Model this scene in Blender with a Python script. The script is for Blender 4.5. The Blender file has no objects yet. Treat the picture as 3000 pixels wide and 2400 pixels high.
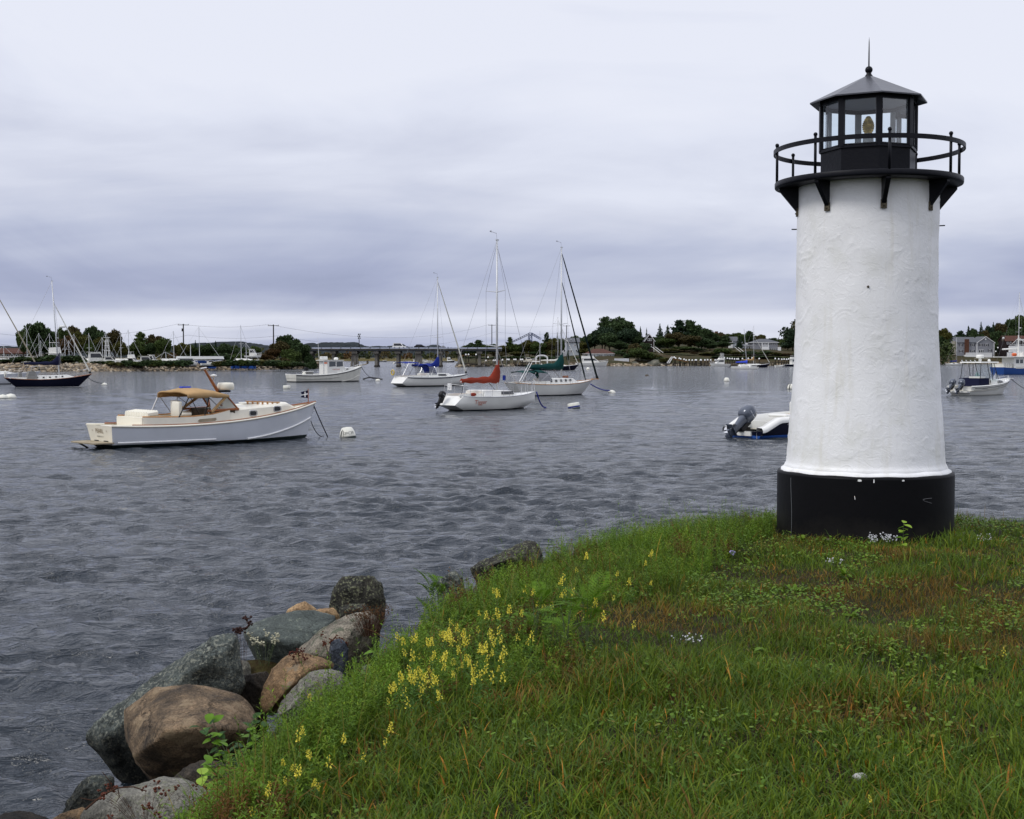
import bpy, bmesh, math, random
import numpy as np
from mathutils import Vector, Matrix, noise as mnoise
PI = math.pi
R = math.radians
scene = bpy.context.scene
col = scene.collection
# ------------------------------------------------------------------ camera, sky, sun, exposure
F = 3800.0                       # focal length in pixels of the 3000 px wide photograph
PITCH = math.atan(150.0 / F)
CAMZ = 3.0
cam_d = bpy.data.cameras.new('camera')
cam_d.sensor_width = 36.0
cam_d.lens = F / 3000.0 * 36.0
cam_d.clip_start = 0.05
cam_d.clip_end = 20000
cam = bpy.data.objects.new('camera', cam_d)
cam.location = (0, 0, CAMZ)
cam.rotation_euler = (PI / 2 - PITCH, 0, 0)
col.objects.link(cam)
scene.camera = cam
SUN_EL, SUN_AZ = R(46), R(-118)  # azimuth from +Y (view direction), clockwise
sun_dir = Vector((math.sin(SUN_AZ) * math.cos(SUN_EL), math.cos(SUN_AZ) * math.cos(SUN_EL), math.sin(SUN_EL)))
sd = bpy.data.lights.new('sun', 'SUN')
sd.energy = 1.5
sd.angle = R(18)
sd.color = (1.0, 0.965, 0.91)
sun = bpy.data.objects.new('sun', sd)
sun.rotation_euler = (-sun_dir).to_track_quat('-Z', 'Y').to_euler()
col.objects.link(sun)
world = bpy.data.worlds.new('World')
scene.world = world
world.use_nodes = True
wn, wl = world.node_tree.nodes, world.node_tree.links
wn.clear()
def nd(nodes, typ, **kw):
 n = nodes.new(typ)
 for k, v in kw.items():
  if k == 'ins':
   for i, x in v.items():
    n.inputs[i].default_value = x
  else:
   setattr(n, k, v)
 return n
def ramp(nodes, pts, interp='LINEAR'):
 n = nodes.new('ShaderNodeValToRGB')
 e = n.color_ramp.elements
 n.color_ramp.interpolation = interp
 while len(e) < len(pts):
  e.new(0.5)
 for k, (p, c) in enumerate(pts):
  e[k].position = p
  e[k].color = (c[0], c[1], c[2], 1) if not isinstance(c, (int, float)) else (c, c, c, 1)
 return n
w_out = nd(wn, 'ShaderNodeOutputWorld')
w_bg = nd(wn, 'ShaderNodeBackground', ins={1: 0.1})
w_sky = nd(wn, 'ShaderNodeTexSky', sky_type='NISHITA', sun_disc=False, sun_elevation=SUN_EL, sun_rotation=SUN_AZ, air_density=1.0, dust_density=2.0)
w_tc = nd(wn, 'ShaderNodeTexCoord')
w_sep = nd(wn, 'ShaderNodeSeparateXYZ')
wl.new(w_tc.outputs['Generated'], w_sep.inputs[0])
# the overcast deck seen in perspective: direction divided by its height
w_h = nd(wn, 'ShaderNodeMath', operation='MAXIMUM', ins={1: 0.0})
wl.new(w_sep.outputs['Z'], w_h.inputs[0])
w_h2 = nd(wn, 'ShaderNodeMath', operation='ADD', ins={1: 0.085})
wl.new(w_h.outputs[0], w_h2.inputs[0])
w_dx = nd(wn, 'ShaderNodeMath', operation='DIVIDE')
wl.new(w_sep.outputs['X'], w_dx.inputs[0]); wl.new(w_h2.outputs[0], w_dx.inputs[1])
w_dy = nd(wn, 'ShaderNodeMath', operation='DIVIDE')
wl.new(w_sep.outputs['Y'], w_dy.inputs[0]); wl.new(w_h2.outputs[0], w_dy.inputs[1])
w_cmb = nd(wn, 'ShaderNodeCombineXYZ')
wl.new(w_dx.outputs[0], w_cmb.inputs[0]); wl.new(w_dy.outputs[0], w_cmb.inputs[1])
w_n1 = nd(wn, 'ShaderNodeTexNoise', ins={'Scale': 0.42, 'Detail': 5.0, 'Roughness': 0.5, 'Distortion': 0.5})
w_n3 = nd(wn, 'ShaderNodeTexNoise', ins={'Scale': 3.4, 'Detail': 7.0, 'Roughness': 0.54, 'Distortion': 0.6})
w_n2 = nd(wn, 'ShaderNodeTexNoise', ins={'Scale': 0.13, 'Detail': 3.0, 'Roughness': 0.5})
w_map = nd(wn, 'ShaderNodeMapping', ins={'Location': (7.3, 3.1, 0.0), 'Scale': (0.8, 1.0, 1.0)})
wl.new(w_cmb.outputs[0], w_map.inputs[0])
w_m3 = nd(wn, 'ShaderNodeMapping', ins={'Location': (1.7, .4, 2.2), 'Scale': (1.0, 1.0, 3.0)})
wl.new(w_tc.outputs['Generated'], w_m3.inputs[0]); wl.new(w_m3.outputs[0], w_n3.inputs['Vector']); wl.new(w_map.outputs[0], w_n1.inputs['Vector']); wl.new(w_map.outputs[0], w_n2.inputs['Vector'])
# brightness of the deck by elevation: pale overhead, heavier and bluer low down
w_el = ramp(wn, [(0.0, .50), (.008, .56), (.016, .78), (.030, .88), (.042, .50), (.055, .46), (.075, .62), (.10, .78), (.15, .76), (.20, .83), (.265, .93), (.5, .95), (1.0, 1.0)], 'EASE')
w_wob = nd(wn, 'ShaderNodeMath', operation='MULTIPLY_ADD', ins={1: 0.05, 2: -0.025})
wl.new(w_n1.outputs['Fac'], w_wob.inputs[0])
w_wk = nd(wn, 'ShaderNodeMath', operation='MULTIPLY')       # the bands wander more where they are higher up
w_wk2 = nd(wn, 'ShaderNodeMath', operation='ADD')
w_wk3 = nd(wn, 'ShaderNodeMath', operation='MULTIPLY_ADD', ins={1: 4.5, 2: 0.25})
wl.new(w_h.outputs[0], w_wk3.inputs[0])
wl.new(w_wob.outputs[0], w_wk.inputs[0]); wl.new(w_wk3.outputs[0], w_wk.inputs[1])
wl.new(w_h.outputs[0], w_wk2.inputs[0]); wl.new(w_wk.outputs[0], w_wk2.inputs[1])
wl.new(w_wk2.outputs[0], w_el.inputs[0])
w_a1 = nd(wn, 'ShaderNodeMath', operation='MULTIPLY_ADD', ins={1: 0.85, 2: -0.425})
wl.new(w_n1.outputs['Fac'], w_a1.inputs[0])
w_a2 = nd(wn, 'ShaderNodeMath', operation='MULTIPLY_ADD', ins={1: 1.1, 2: -0.55})
wl.new(w_n2.outputs['Fac'], w_a2.inputs[0])
w_s1 = nd(wn, 'ShaderNodeMath', operation='ADD')
wl.new(w_a1.outputs[0], w_s1.inputs[0]); wl.new(w_a2.outputs[0], w_s1.inputs[1])
w_a3 = nd(wn, 'ShaderNodeMath', operation='MULTIPLY_ADD', ins={1: 0.95, 2: -0.475})
wl.new(w_n3.outputs['Fac'], w_a3.inputs[0])
w_s3 = nd(wn, 'ShaderNodeMath', operation='ADD')
wl.new(w_s1.outputs[0], w_s3.inputs[0]); wl.new(w_a3.outputs[0], w_s3.inputs[1])
w_s2 = nd(wn, 'ShaderNodeMath', operation='ADD')
wl.new(w_el.outputs[0], w_s2.inputs[0]); wl.new(w_s3.outputs[0], w_s2.inputs[1])
w_col = ramp(wn, [(0.0, (3.0, 3.4, 5.0)), (.28, (4.0, 4.4, 6.2)), (.5, (5.3, 5.7, 7.3)), (.7, (6.8, 7.1, 8.4)), (.86, (7.9, 8.2, 9.4)), (1.0, (8.5, 8.75, 9.8))])
wl.new(w_s2.outputs[0], w_col.inputs[0])
# an overcast sky is brighter towards the zenith
w_z = nd(wn, 'ShaderNodeMapRange', ins={'From Min': 0.26, 'From Max': 0.95, 'To Min': 1.0, 'To Max': 1.6})
w_z.interpolation_type = 'SMOOTHSTEP'
wl.new(w_sep.outputs['Z'], w_z.inputs['Value'])
w_mul = nd(wn, 'ShaderNodeVectorMath', operation='SCALE')
wl.new(w_col.outputs[0], w_mul.inputs[0]); wl.new(w_z.outputs[0], w_mul.inputs['Scale'])
w_mix = nd(wn, 'ShaderNodeMix', data_type='RGBA', ins={'Factor': 0.92})
wl.new(w_sky.outputs[0], w_mix.inputs['A']); wl.new(w_mul.outputs[0], w_mix.inputs['B'])
wl.new(w_mix.outputs['Result'], w_bg.inputs[0])
wl.new(w_bg.outputs[0], w_out.inputs[0])
vs = scene.view_settings
vs.view_transform = 'Standard'
vs.look = 'None'
vs.exposure = 0.0
vs.gamma = 1.0
vs.use_curve_mapping = False
scene.render.engine = 'CYCLES'
cy = scene.cycles
cy.use_denoising = True
try:
 cy.denoiser = 'OPENIMAGEDENOISE'
except Exception:
 pass
cy.max_bounces = 6
cy.diffuse_bounces = 3
cy.glossy_bounces = 3
cy.transmission_bounces = 4
cy.transparent_max_bounces = 10
cy.sample_clamp_indirect = 6.0
# ------------------------------------------------------------------ helpers
_sp, _cp = math.sin(PITCH), math.cos(PITCH)
def ray(px, py):
 a, b = (px - 1500.0) / F, (1200.0 - py) / F
 return Vector((a, _cp + b * _sp, -_sp + b * _cp))
def W(px, py, z=0.0):
 """the point at height z that the photograph shows at this pixel"""
 d = ray(px, py)
 return Vector((0, 0, CAMZ)) + d * ((z - CAMZ) / d.z)
def P(px, py, Y):
 d = ray(px, py)
 return Vector((0, 0, CAMZ)) + d * (Y / d.y)
def tag(o, label=None, cat=None, group=None, kind=None):
 if label: o['label'] = label
 if cat: o['category'] = cat
 if group: o['group'] = group
 if kind: o['kind'] = kind
 return o
def thing(name, label, cat, loc=(0, 0, 0), rz=0.0, group=None):
 o = bpy.data.objects.new(name, None)
 o.empty_display_size = 0.2
 o.location = loc
 o.rotation_euler = (0, 0, rz)
 col.objects.link(o)
 return tag(o, label, cat, group)
def copy_tree(o, parent=None):
 c = o.copy()
 col.objects.link(c)
 if parent: c.parent = parent
 for ch in o.children:
  copy_tree(ch, c)
 return c
class MB:
 """collects shapes, then links them as ONE mesh object"""
 def __init__(s):
  s.v, s.f, s.m, s.smooth = [], [], [], []
  s.mi = 0
  s.sm = False
 def face(s, idx):
  s.f.append(tuple(idx)); s.m.append(s.mi); s.smooth.append(s.sm)
 def poly(s, pts):
  b = len(s.v)
  s.v += [tuple(p) for p in pts]
  s.face(range(b, b + len(pts)))
  return s
 def box(s, c, size, M=None, taper=1.0):
  x, y, z = size[0] / 2, size[1] / 2, size[2] / 2
  pts = [Vector((sx * x * (taper if sz > 0 else 1), sy * y * (taper if sz > 0 else 1), sz * z)) for sz in (-1, 1) for sx, sy in ((-1, -1), (1, -1), (1, 1), (-1, 1))]
  if M is not None: pts = [M @ p for p in pts]
  c = Vector(c)
  b = len(s.v)
  s.v += [tuple(p + c) for p in pts]
  for q in ((3, 2, 1, 0), (4, 5, 6, 7), (0, 1, 5, 4), (1, 2, 6, 5), (2, 3, 7, 6), (3, 0, 4, 7)):
   s.face([b + k for k in q])
  return s
 def box2(s, a, b):
  return s.box([(a[k] + b[k]) / 2 for k in range(3)], [abs(b[k] - a[k]) for k in range(3)])
 def tube(s, pts, rad, n=6, cap=True):
  pts = [Vector(p) for p in pts]
  rs = rad if isinstance(rad, (list, tuple)) else [rad] * len(pts)
  base = len(s.v)
  up = None
  for i, p in enumerate(pts):
   d = (pts[min(i + 1, len(pts) - 1)] - pts[max(i - 1, 0)])
   d = d.normalized() if d.length > 1e-9 else Vector((0, 0, 1))
   if up is None:
    up = Vector((0, 0, 1)) if abs(d.z) < 0.9 else Vector((1, 0, 0))
   u = d.cross(up).normalized()
   w = u.cross(d).normalized()
   up = w
   for k in range(n):
    a = 2 * PI * k / n
    s.v.append(tuple(p + (u * math.cos(a) + w * math.sin(a)) * rs[i]))
  for i in range(len(pts) - 1):
   for k in range(n):
    a, b2 = base + i * n + k, base + i * n + (k + 1) % n
    s.face((a, b2, b2 + n, a + n))
  if cap:
   s.face([base + k for k in range(n)][::-1])
   s.face([base + (len(pts) - 1) * n + k for k in range(n)])
  return s
 def strip(s, rows, closed=False):
  """loft through rows of equal length"""
  b, n = len(s.v), len(rows[0])
  for r in rows: s.v += [tuple(p) for p in r]
  for i in range(len(rows) - 1):
   for k in range(n if closed else n - 1):
    a, c = b + i * n + k, b + i * n + (k + 1) % n
    s.face((a, c, c + n, a + n))
  return s
 def lathe(s, prof, n=32, c=(0, 0, 0), a0=0.0, a1=2 * PI, cap=True):
  full = abs(a1 - a0 - 2 * PI) < 1e-6
  b = len(s.v)
  m = n if full else n + 1
  for r, z in prof:
   for k in range(m):
    a = a0 + (a1 - a0) * k / n
    s.v.append((c[0] + r * math.cos(a), c[1] + r * math.sin(a), c[2] + z))
  for i in range(len(prof) - 1):
   for k in range(n):
    p, q = b + i * m + k, b + i * m + (k + 1) % m
    s.face((p, q, q + m, p + m))
  if cap and full:
   if prof[0][0] > 1e-6: s.face([b + k for k in range(m)][::-1])
   if prof[-1][0] > 1e-6: s.face([b + (len(prof) - 1) * m + k for k in range(m)])
  return s
 def prism(s, pts, y0, y1, ax='y'):
  """polygon in the XZ plane (ax y) / YZ (ax x) / XY (ax z) pushed from y0 to y1"""
  def mk(p, t):
   return (p[0], t, p[1]) if ax == 'y' else ((t, p[0], p[1]) if ax == 'x' else (p[0], p[1], t))
  b, n = len(s.v), len(pts)
  s.v += [mk(p, y0) for p in pts] + [mk(p, y1) for p in pts]
  s.face(range(b, b + n)); s.face([b + n + k for k in range(n)][::-1])
  for k in range(n):
   q = (k + 1) % n
   s.face((b + k, b + n + k, b + n + q, b + q))
  return s
 def ball(s, c, r, n=10, m=7):
  rr = r if isinstance(r, (tuple, list)) else (r, r, r)
  b = len(s.v)
  for i in range(1, m):
   t = PI * i / m
   for k in range(n):
    a = 2 * PI * k / n
    s.v.append((c[0] + rr[0] * math.sin(t) * math.cos(a), c[1] + rr[1] * math.sin(t) * math.sin(a), c[2] - rr[2] * math.cos(t)))
  s.v += [(c[0], c[1], c[2] - rr[2]), (c[0], c[1], c[2] + rr[2])]
  lo, hi = len(s.v) - 2, len(s.v) - 1
  for i in range(m - 2):
   for k in range(n):
    p, q = b + i * n + k, b + i * n + (k + 1) % n
    s.face((p, q, q + n, p + n))
  for k in range(n):
   s.face((lo, b + (k + 1) % n, b + k))
   s.face((b + (m - 2) * n + k, b + (m - 2) * n + (k + 1) % n, hi))
  return s
 def mesh(s, name, mats):
  me = bpy.data.meshes.new(name)
  me.from_pydata(s.v, [], s.f)
  for m in (mats if isinstance(mats, (list, tuple)) else [mats]): me.materials.append(m)
  me.polygons.foreach_set('material_index', s.m)
  me.polygons.foreach_set('use_smooth', s.smooth)
  bm = bmesh.new(); bm.from_mesh(me)
  bmesh.ops.recalc_face_normals(bm, faces=bm.faces)
  bm.to_mesh(me); bm.free()
  me.update()
  return me
 def build(s, name, mats, parent=None, bevel=0.0, auto=None):
  o = bpy.data.objects.new(name, s.mesh(name, mats))
  col.objects.link(o)
  if parent is not None: o.parent = parent
  if bevel:
   bv = o.modifiers.new('bevel', 'BEVEL'); bv.width = bevel; bv.segments = 2; bv.limit_method = 'ANGLE'
  return o
def np_mesh(name, verts, quads=None, tris=None, mat=None, colors=None, smooth=False):
 """fast mesh from arrays; colors per vertex go into the attribute 'tint'"""
 me = bpy.data.meshes.new(name)
 nq = 0 if quads is None else len(quads)
 nt = 0 if tris is None else len(tris)
 me.vertices.add(len(verts))
 me.vertices.foreach_set('co', np.ascontiguousarray(verts, dtype=np.float32).ravel())
 loops = np.concatenate([x.ravel() for x in (quads, tris) if x is not None]).astype(np.int32)
 me.loops.add(len(loops))
 me.loops.foreach_set('vertex_index', loops)
 me.polygons.add(nq + nt)
 starts = np.concatenate([np.arange(nq) * 4, nq * 4 + np.arange(nt) * 3]).astype(np.int32)
 me.polygons.foreach_set('loop_start', starts)
 if smooth: me.polygons.foreach_set('use_smooth', np.ones(nq + nt, dtype=bool))
 if colors is not None:
  at = me.attributes.new('tint', 'FLOAT_COLOR', 'POINT')
  c4 = np.ones((len(verts), 4), dtype=np.float32); c4[:, :3] = colors
  at.data.foreach_set('color', c4.ravel())
 if mat: me.materials.append(mat)
 me.update(calc_edges=True)
 me.validate()
 return me
def link(name, me, parent=None):
 o = bpy.data.objects.new(name, me)
 col.objects.link(o)
 if parent is not None: o.parent = parent
 return o
def mat(name, c, rough=0.5, metal=0.0, var=0.0, vscale=6.0, bump=0.0, bscale=20.0, spec=0.5, c2=None, coat=0.0, coords='Object'):
 """principled with noise-driven colour change and fine relief"""
 if rough >= .75 and spec == .5: spec = .10
 m = bpy.data.materials.new(name); m.use_nodes = True
 n, l = m.node_tree.nodes, m.node_tree.links
 b = n['Principled BSDF']
 b.inputs['Base Color'].default_value = (*c, 1)
 b.inputs['Roughness'].default_value = rough
 b.inputs['Metallic'].default_value = metal
 b.inputs['Specular IOR Level'].default_value = spec
 b.inputs['Coat Weight'].default_value = coat
 if var or bump:
  tc = nd(n, 'ShaderNodeTexCoord')
 if var:
  t = nd(n, 'ShaderNodeTexNoise', ins={'Scale': vscale, 'Detail': 6.0, 'Roughness': 0.6})
  l.new(tc.outputs[coords], t.inputs['Vector'])
  lo = c2 if c2 else tuple(x * (1 - var) for x in c)
  hi = c if c2 else tuple(min(1, x * (1 + var * .6)) for x in c)
  r = ramp(n, [(0.34, lo), (0.66, hi)])
  l.new(t.outputs['Fac'], r.inputs[0]); l.new(r.outputs[0], b.inputs['Base Color'])
 if bump:
  t2 = nd(n, 'ShaderNodeTexNoise', ins={'Scale': bscale, 'Detail': 5.0, 'Roughness': 0.6})
  l.new(tc.outputs[coords], t2.inputs['Vector'])
  bp = nd(n, 'ShaderNodeBump', ins={'Strength': bump, 'Distance': 0.02})
  l.new(t2.outputs['Fac'], bp.inputs['Height']); l.new(bp.outputs[0], b.inputs['Normal'])
 return m
def leaf_mat(name, c=(1, 1, 1), trans=0.3, rough=0.6, spec=0.08):
 """foliage: colour attribute 'tint' times c, some light let through"""
 m = bpy.data.materials.new(name); m.use_nodes = True
 n, l = m.node_tree.nodes, m.node_tree.links
 b = n['Principled BSDF']; out = n['Material Output']
 at = nd(n, 'ShaderNodeAttribute', attribute_name='tint')
 mx = nd(n, 'ShaderNodeMix', data_type='RGBA', blend_type='MULTIPLY', ins={'Factor': 1.0, 'B': (*c, 1)})
 l.new(at.outputs['Color'], mx.inputs['A'])
 l.new(mx.outputs['Result'], b.inputs['Base Color'])
 b.inputs['Roughness'].default_value = rough
 b.inputs['Specular IOR Level'].default_value = spec
 if trans:
  tr = nd(n, 'ShaderNodeBsdfTranslucent')
  l.new(mx.outputs['Result'], tr.inputs['Color'])
  ms = nd(n, 'ShaderNodeMixShader', ins={0: trans})
  l.new(b.outputs[0], ms.inputs[1]); l.new(tr.outputs[0], ms.inputs[2]); l.new(ms.outputs[0], out.inputs[0])
 return m
def glass_mat(name, tint=(0.9, 0.95, 0.97), refl=1.0):
 m = bpy.data.materials.new(name); m.use_nodes = True
 n, l = m.node_tree.nodes, m.node_tree.links
 n.remove(n['Principled BSDF'])
 t = nd(n, 'ShaderNodeBsdfTransparent', ins={0: (*tint, 1)})
 g = nd(n, 'ShaderNodeBsdfGlossy', ins={'Roughness': 0.03, 'Color': (refl, refl, refl, 1)})
 fr = nd(n, 'ShaderNodeFresnel', ins={0: 1.5})
 x = nd(n, 'ShaderNodeMixShader')
 l.new(fr.outputs[0], x.inputs[0]); l.new(t.outputs[0], x.inputs[1]); l.new(g.outputs[0], x.inputs[2])
 l.new(x.outputs[0], n['Material Output'].inputs[0])
 return m
_textn = [0]
def text_mesh(txt, size, mat_, depth=0.0):
 """flat lettering in the XZ plane, left edge at x=0, base line at z=0"""
 cu = bpy.data.curves.new('lettering', 'FONT')
 cu.body = txt; cu.size = size; cu.extrude = depth; cu.resolution_u = 3
 o = bpy.data.objects.new('lettering', cu)
 col.objects.link(o)
 bpy.context.view_layer.update()
 me = bpy.data.meshes.new_from_object(o.evaluated_get(bpy.context.evaluated_depsgraph_get()))
 bpy.data.objects.remove(o); bpy.data.curves.remove(cu)
 for v in me.vertices: v.co = (v.co.x, -v.co.z, v.co.y)
 me.materials.clear(); me.materials.append(mat_)
 return me
# ------------------------------------------------------------------ materials
M = {}
M['white_gel'] = mat('white_gelcoat', (0.74, 0.735, 0.69), 0.28, var=0.05, vscale=1.5)
M['cream'] = mat('cream_gelcoat', (0.76, 0.72, 0.60), 0.35, var=0.06, vscale=2)
M['grey_white'] = mat('pearl_grey_hull', (0.60, 0.62, 0.66), 0.22, var=0.05, vscale=1.2)
M['old_white'] = mat('weathered_white', (0.66, 0.65, 0.58), 0.4, var=0.12, vscale=1.5)
M['navy'] = mat('navy_gelcoat', (0.005, 0.006, 0.018), 0.2, spec=0.3)
M['navy_cloth'] = mat('navy_canvas', (0.010, 0.012, 0.035), 0.8, bump=0.2, bscale=8)
M['blue_cloth'] = mat('blue_canvas', (0.015, 0.03, 0.20), 0.75, var=0.2, bump=0.3, bscale=6)
M['bright_blue'] = mat('bright_blue_canvas', (0.02, 0.06, 0.55), 0.7, bump=0.3, bscale=6)
M['red_cloth'] = mat('brick_red_canvas', (0.23, 0.036, 0.020), 0.8, var=0.15, vscale=2, bump=0.5, bscale=5)
M['green_cloth'] = mat('dark_green_canvas', (0.006, 0.045, 0.042), 0.75, var=0.2, bump=0.4, bscale=5)
M['tan_cloth'] = mat('tan_canvas', (0.40, 0.26, 0.125), 0.85, var=0.12, vscale=3, bump=0.5, bscale=6)
M['grey_cloth'] = mat('grey_canvas', (0.22, 0.22, 0.21), 0.85, bump=0.3, bscale=5)
M['teak'] = mat('varnished_wood', (0.27, 0.085, 0.02), 0.35, var=0.3, vscale=5)
M['teak_light'] = mat('oiled_wood', (0.42, 0.20, 0.06), 0.5, var=0.25, vscale=5)
M['wood_grey'] = mat('weathered_timber', (0.10, 0.085, 0.065), 0.85, var=0.35, vscale=2, bump=0.4)
M['wood_pale'] = mat('pale_timber', (0.32, 0.27, 0.19), 0.85, var=0.25, vscale=3)
M['alu'] = mat('mast_aluminium', (0.55, 0.56, 0.57), 0.4, metal=0.25)
M['steel'] = mat('stainless_steel', (0.6, 0.6, 0.6), 0.25, metal=0.8)
M['wire'] = mat('rigging_wire', (0.28, 0.28, 0.29), 0.4, metal=0.4)
M['black'] = mat('black_paint', (0.008, 0.008, 0.009), 0.4, spec=.25)
M['black_rubber'] = mat('black_plastic', (0.008, 0.008, 0.009), 0.45, spec=.25)
M['bottom_green'] = mat('dark_bottom_paint', (0.006, 0.016, 0.014), 0.6)
M['bottom_black'] = mat('black_bottom_paint', (0.008, 0.008, 0.010), 0.6)
M['bottom_blue'] = mat('blue_bottom_paint', (0.02, 0.09, 0.36), 0.5)
M['win_dark'] = mat('dark_glazing', (0.012, 0.014, 0.017), 0.08, spec=0.7)
M['win_grey'] = mat('grey_glazing', (0.05, 0.06, 0.07), 0.08, spec=0.8)
M['glass'] = glass_mat('clear_glass')
M['vinyl'] = glass_mat('clear_vinyl', (0.86, 0.88, 0.90), .35)
M['green_glass'] = glass_mat('green_tinted_glass', (0.55, 0.80, 0.72))
M['engine_grey'] = mat('outboard_grey', (0.075, 0.088, 0.115), 0.22, metal=0.3, coat=0.4)
M['gold'] = mat('gold_leaf', (0.20, 0.12, 0.035), 0.4, metal=0.3)
M['letter_red'] = mat('red_lettering', (0.45, 0.08, 0.03), 0.5)
M['letter_dark'] = mat('dark_lettering', (0.02, 0.02, 0.025), 0.5)
M['letter_grey'] = mat('silver_lettering', (0.40, 0.42, 0.46), 0.4)
M['rope'] = mat('dark_rope', (0.03, 0.03, 0.035), 0.9)
M['rope_blue'] = mat('blue_rope', (0.02, 0.03, 0.25), 0.9)
M['white_paint'] = mat('white_paint', (0.78, 0.78, 0.76), 0.5, var=0.06, vscale=3)
M['orange'] = mat('orange_buoy', (0.75, 0.13, 0.02), 0.5)
M['buoy_white'] = mat('buoy_white', (0.72, 0.71, 0.62), 0.5, var=0.15, vscale=4)
M['trawler_blue'] = mat('trawler_blue', (0.02, 0.07, 0.26), 0.2)
M['concrete'] = mat('concrete', (0.20, 0.185, 0.16), 0.85, var=0.3, vscale=0.6, bump=0.3, bscale=3)
M['bridge_deck'] = mat('bridge_girder', (0.07, 0.075, 0.085), 0.7, var=0.2, vscale=0.3)
M['bridge_rail'] = mat('bridge_rail', (0.40, 0.44, 0.55), 0.5, var=0.1)
M['pole_wood'] = mat('pole_timber', (0.045, 0.042, 0.04), 0.9, var=0.3)
M['tar'] = mat('tarred_pile', (0.035, 0.03, 0.025), 0.9, var=0.4, vscale=1)
M['shingle_roof'] = mat('grey_shingle_roof', (0.11, 0.115, 0.125), 0.9, var=0.2, vscale=1.5)
M['brown_roof'] = mat('brown_roof', (0.085, 0.042, 0.032), 0.9, var=0.2, vscale=1)
M['grey_siding'] = mat('grey_siding', (0.22, 0.225, 0.245), 0.8, var=0.07, vscale=1)
M['white_siding'] = mat('white_siding', (0.62, 0.63, 0.65), 0.7, var=0.06, vscale=1)
M['blue_siding'] = mat('pale_blue_siding', (0.40, 0.43, 0.46), 0.7, var=0.06, vscale=1)
M['dark_siding'] = mat('dark_brown_siding', (0.022, 0.016, 0.016), 0.85, var=0.2, vscale=1)
M['tan_siding'] = mat('tan_siding', (0.30, 0.28, 0.23), 0.8, var=0.1)
M['brick'] = mat('chimney_brick', (0.10, 0.048, 0.032), 0.9, var=0.35, vscale=2)
M['trim'] = mat('white_trim', (0.70, 0.70, 0.69), 0.6)
M['shutter'] = mat('black_shutter', (0.02, 0.02, 0.028), 0.6)
M['bark'] = mat('tree_bark', (0.045, 0.036, 0.028), 0.95, var=0.3, vscale=4)
M['land_grass'] = mat('shore_scrub', (0.028, 0.034, 0.012), 0.95, c2=(0.05, 0.032, 0.014), var=0.3, vscale=0.15, bump=0.6, bscale=0.7, coords='Object')
M['lawn_far'] = mat('far_lawn', (0.045, 0.075, 0.02), 0.95, var=0.3, vscale=0.2)
M['ledge'] = mat('shore_ledge', (0.20, 0.185, 0.145), 0.9, c2=(0.07, 0.075, 0.06), var=0.4, vscale=0.35, bump=0.8, bscale=0.8)
M['riprap'] = mat('riprap_stone', (0.30, 0.235, 0.16), 0.9, c2=(0.11, 0.085, 0.06), var=0.4, vscale=0.35, bump=0.6, bscale=3)
M['hill'] = mat('hill_woodland', (0.022, 0.029, 0.032), 0.95, var=0.35, vscale=0.03)  # woodland colour, darkened and blued to stand in for distance haze
M['marsh'] = mat('marsh_reed', (0.13, 0.10, 0.035), 0.95, c2=(0.06, 0.055, 0.02), var=0.4, vscale=0.05)
M['furled_green'] = mat('furled_dark_sail', (0.006, 0.014, 0.014), 0.85)
M['furled_tan'] = mat('furled_tan_sail', (0.34, 0.30, 0.22), 0.85)
TREE_COL = {
 'dark': leaf_mat('dark_green_leaves', (0.036, 0.058, 0.022), 0.15),
 'green': leaf_mat('mid_green_leaves', (0.050, 0.073, 0.020), 0.15),
 'olive': leaf_mat('olive_leaves', (0.066, 0.066, 0.017), 0.15),
 'rust': leaf_mat('rust_leaves', (0.064, 0.038, 0.015), 0.15),
 'brown': leaf_mat('bronze_leaves', (0.056, 0.047, 0.018), 0.15),
 'pine': leaf_mat('pine_needles', (0.023, 0.040, 0.021), 0.1),
}
# ------------------------------------------------------------------ number fields
rng = np.random.default_rng(7)
def vnoise(x, y, scale, seed=0):
 """smooth lattice noise 0..1"""
 g = np.random.default_rng(seed).random((64, 64))
 u, v = np.asarray(x) / scale, np.asarray(y) / scale
 i, j = np.floor(u).astype(int), np.floor(v).astype(int)
 a, b = u - i, v - j
 a, b = a * a * (3 - 2 * a), b * b * (3 - 2 * b)
 g00, g10, g01, g11 = g[i % 64, j % 64], g[(i + 1) % 64, j % 64], g[i % 64, (j + 1) % 64], g[(i + 1) % 64, (j + 1) % 64]
 return (g00 * (1 - a) + g10 * a) * (1 - b) + (g01 * (1 - a) + g11 * a) * b
_O1 = 'first second third fourth fifth sixth seventh eighth ninth tenth eleventh twelfth thirteenth fourteenth fifteenth sixteenth seventeenth eighteenth nineteenth'.split()
def ordw(n):
 if n < 19: return _O1[n]
 t, u = divmod(n + 1, 10)
 return ('twentieth thirtieth fortieth fiftieth sixtieth'.split()[t - 2]) if u == 0 else 'twenty thirty forty fifty sixty'.split()[t - 2] + '-' + _O1[u - 1]
def sstep(a, b, x):
 t = np.clip((x - a) / (b - a), 0, 1)
 return t * t * (3 - 2 * t)
def in_poly(x, y, poly):
 x, y = np.asarray(x), np.asarray(y)
 r = np.zeros(x.shape, bool)
 n = len(poly)
 for i in range(n):
  x0, y0 = poly[i][0], poly[i][1]
  x1, y1 = poly[(i + 1) % n][0], poly[(i + 1) % n][1]
  if y0 == y1: continue
  c = ((y0 > y) != (y1 > y)) & (x < (x1 - x0) * (y - y0) / (y1 - y0) + x0)
  r ^= c
 return r
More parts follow.
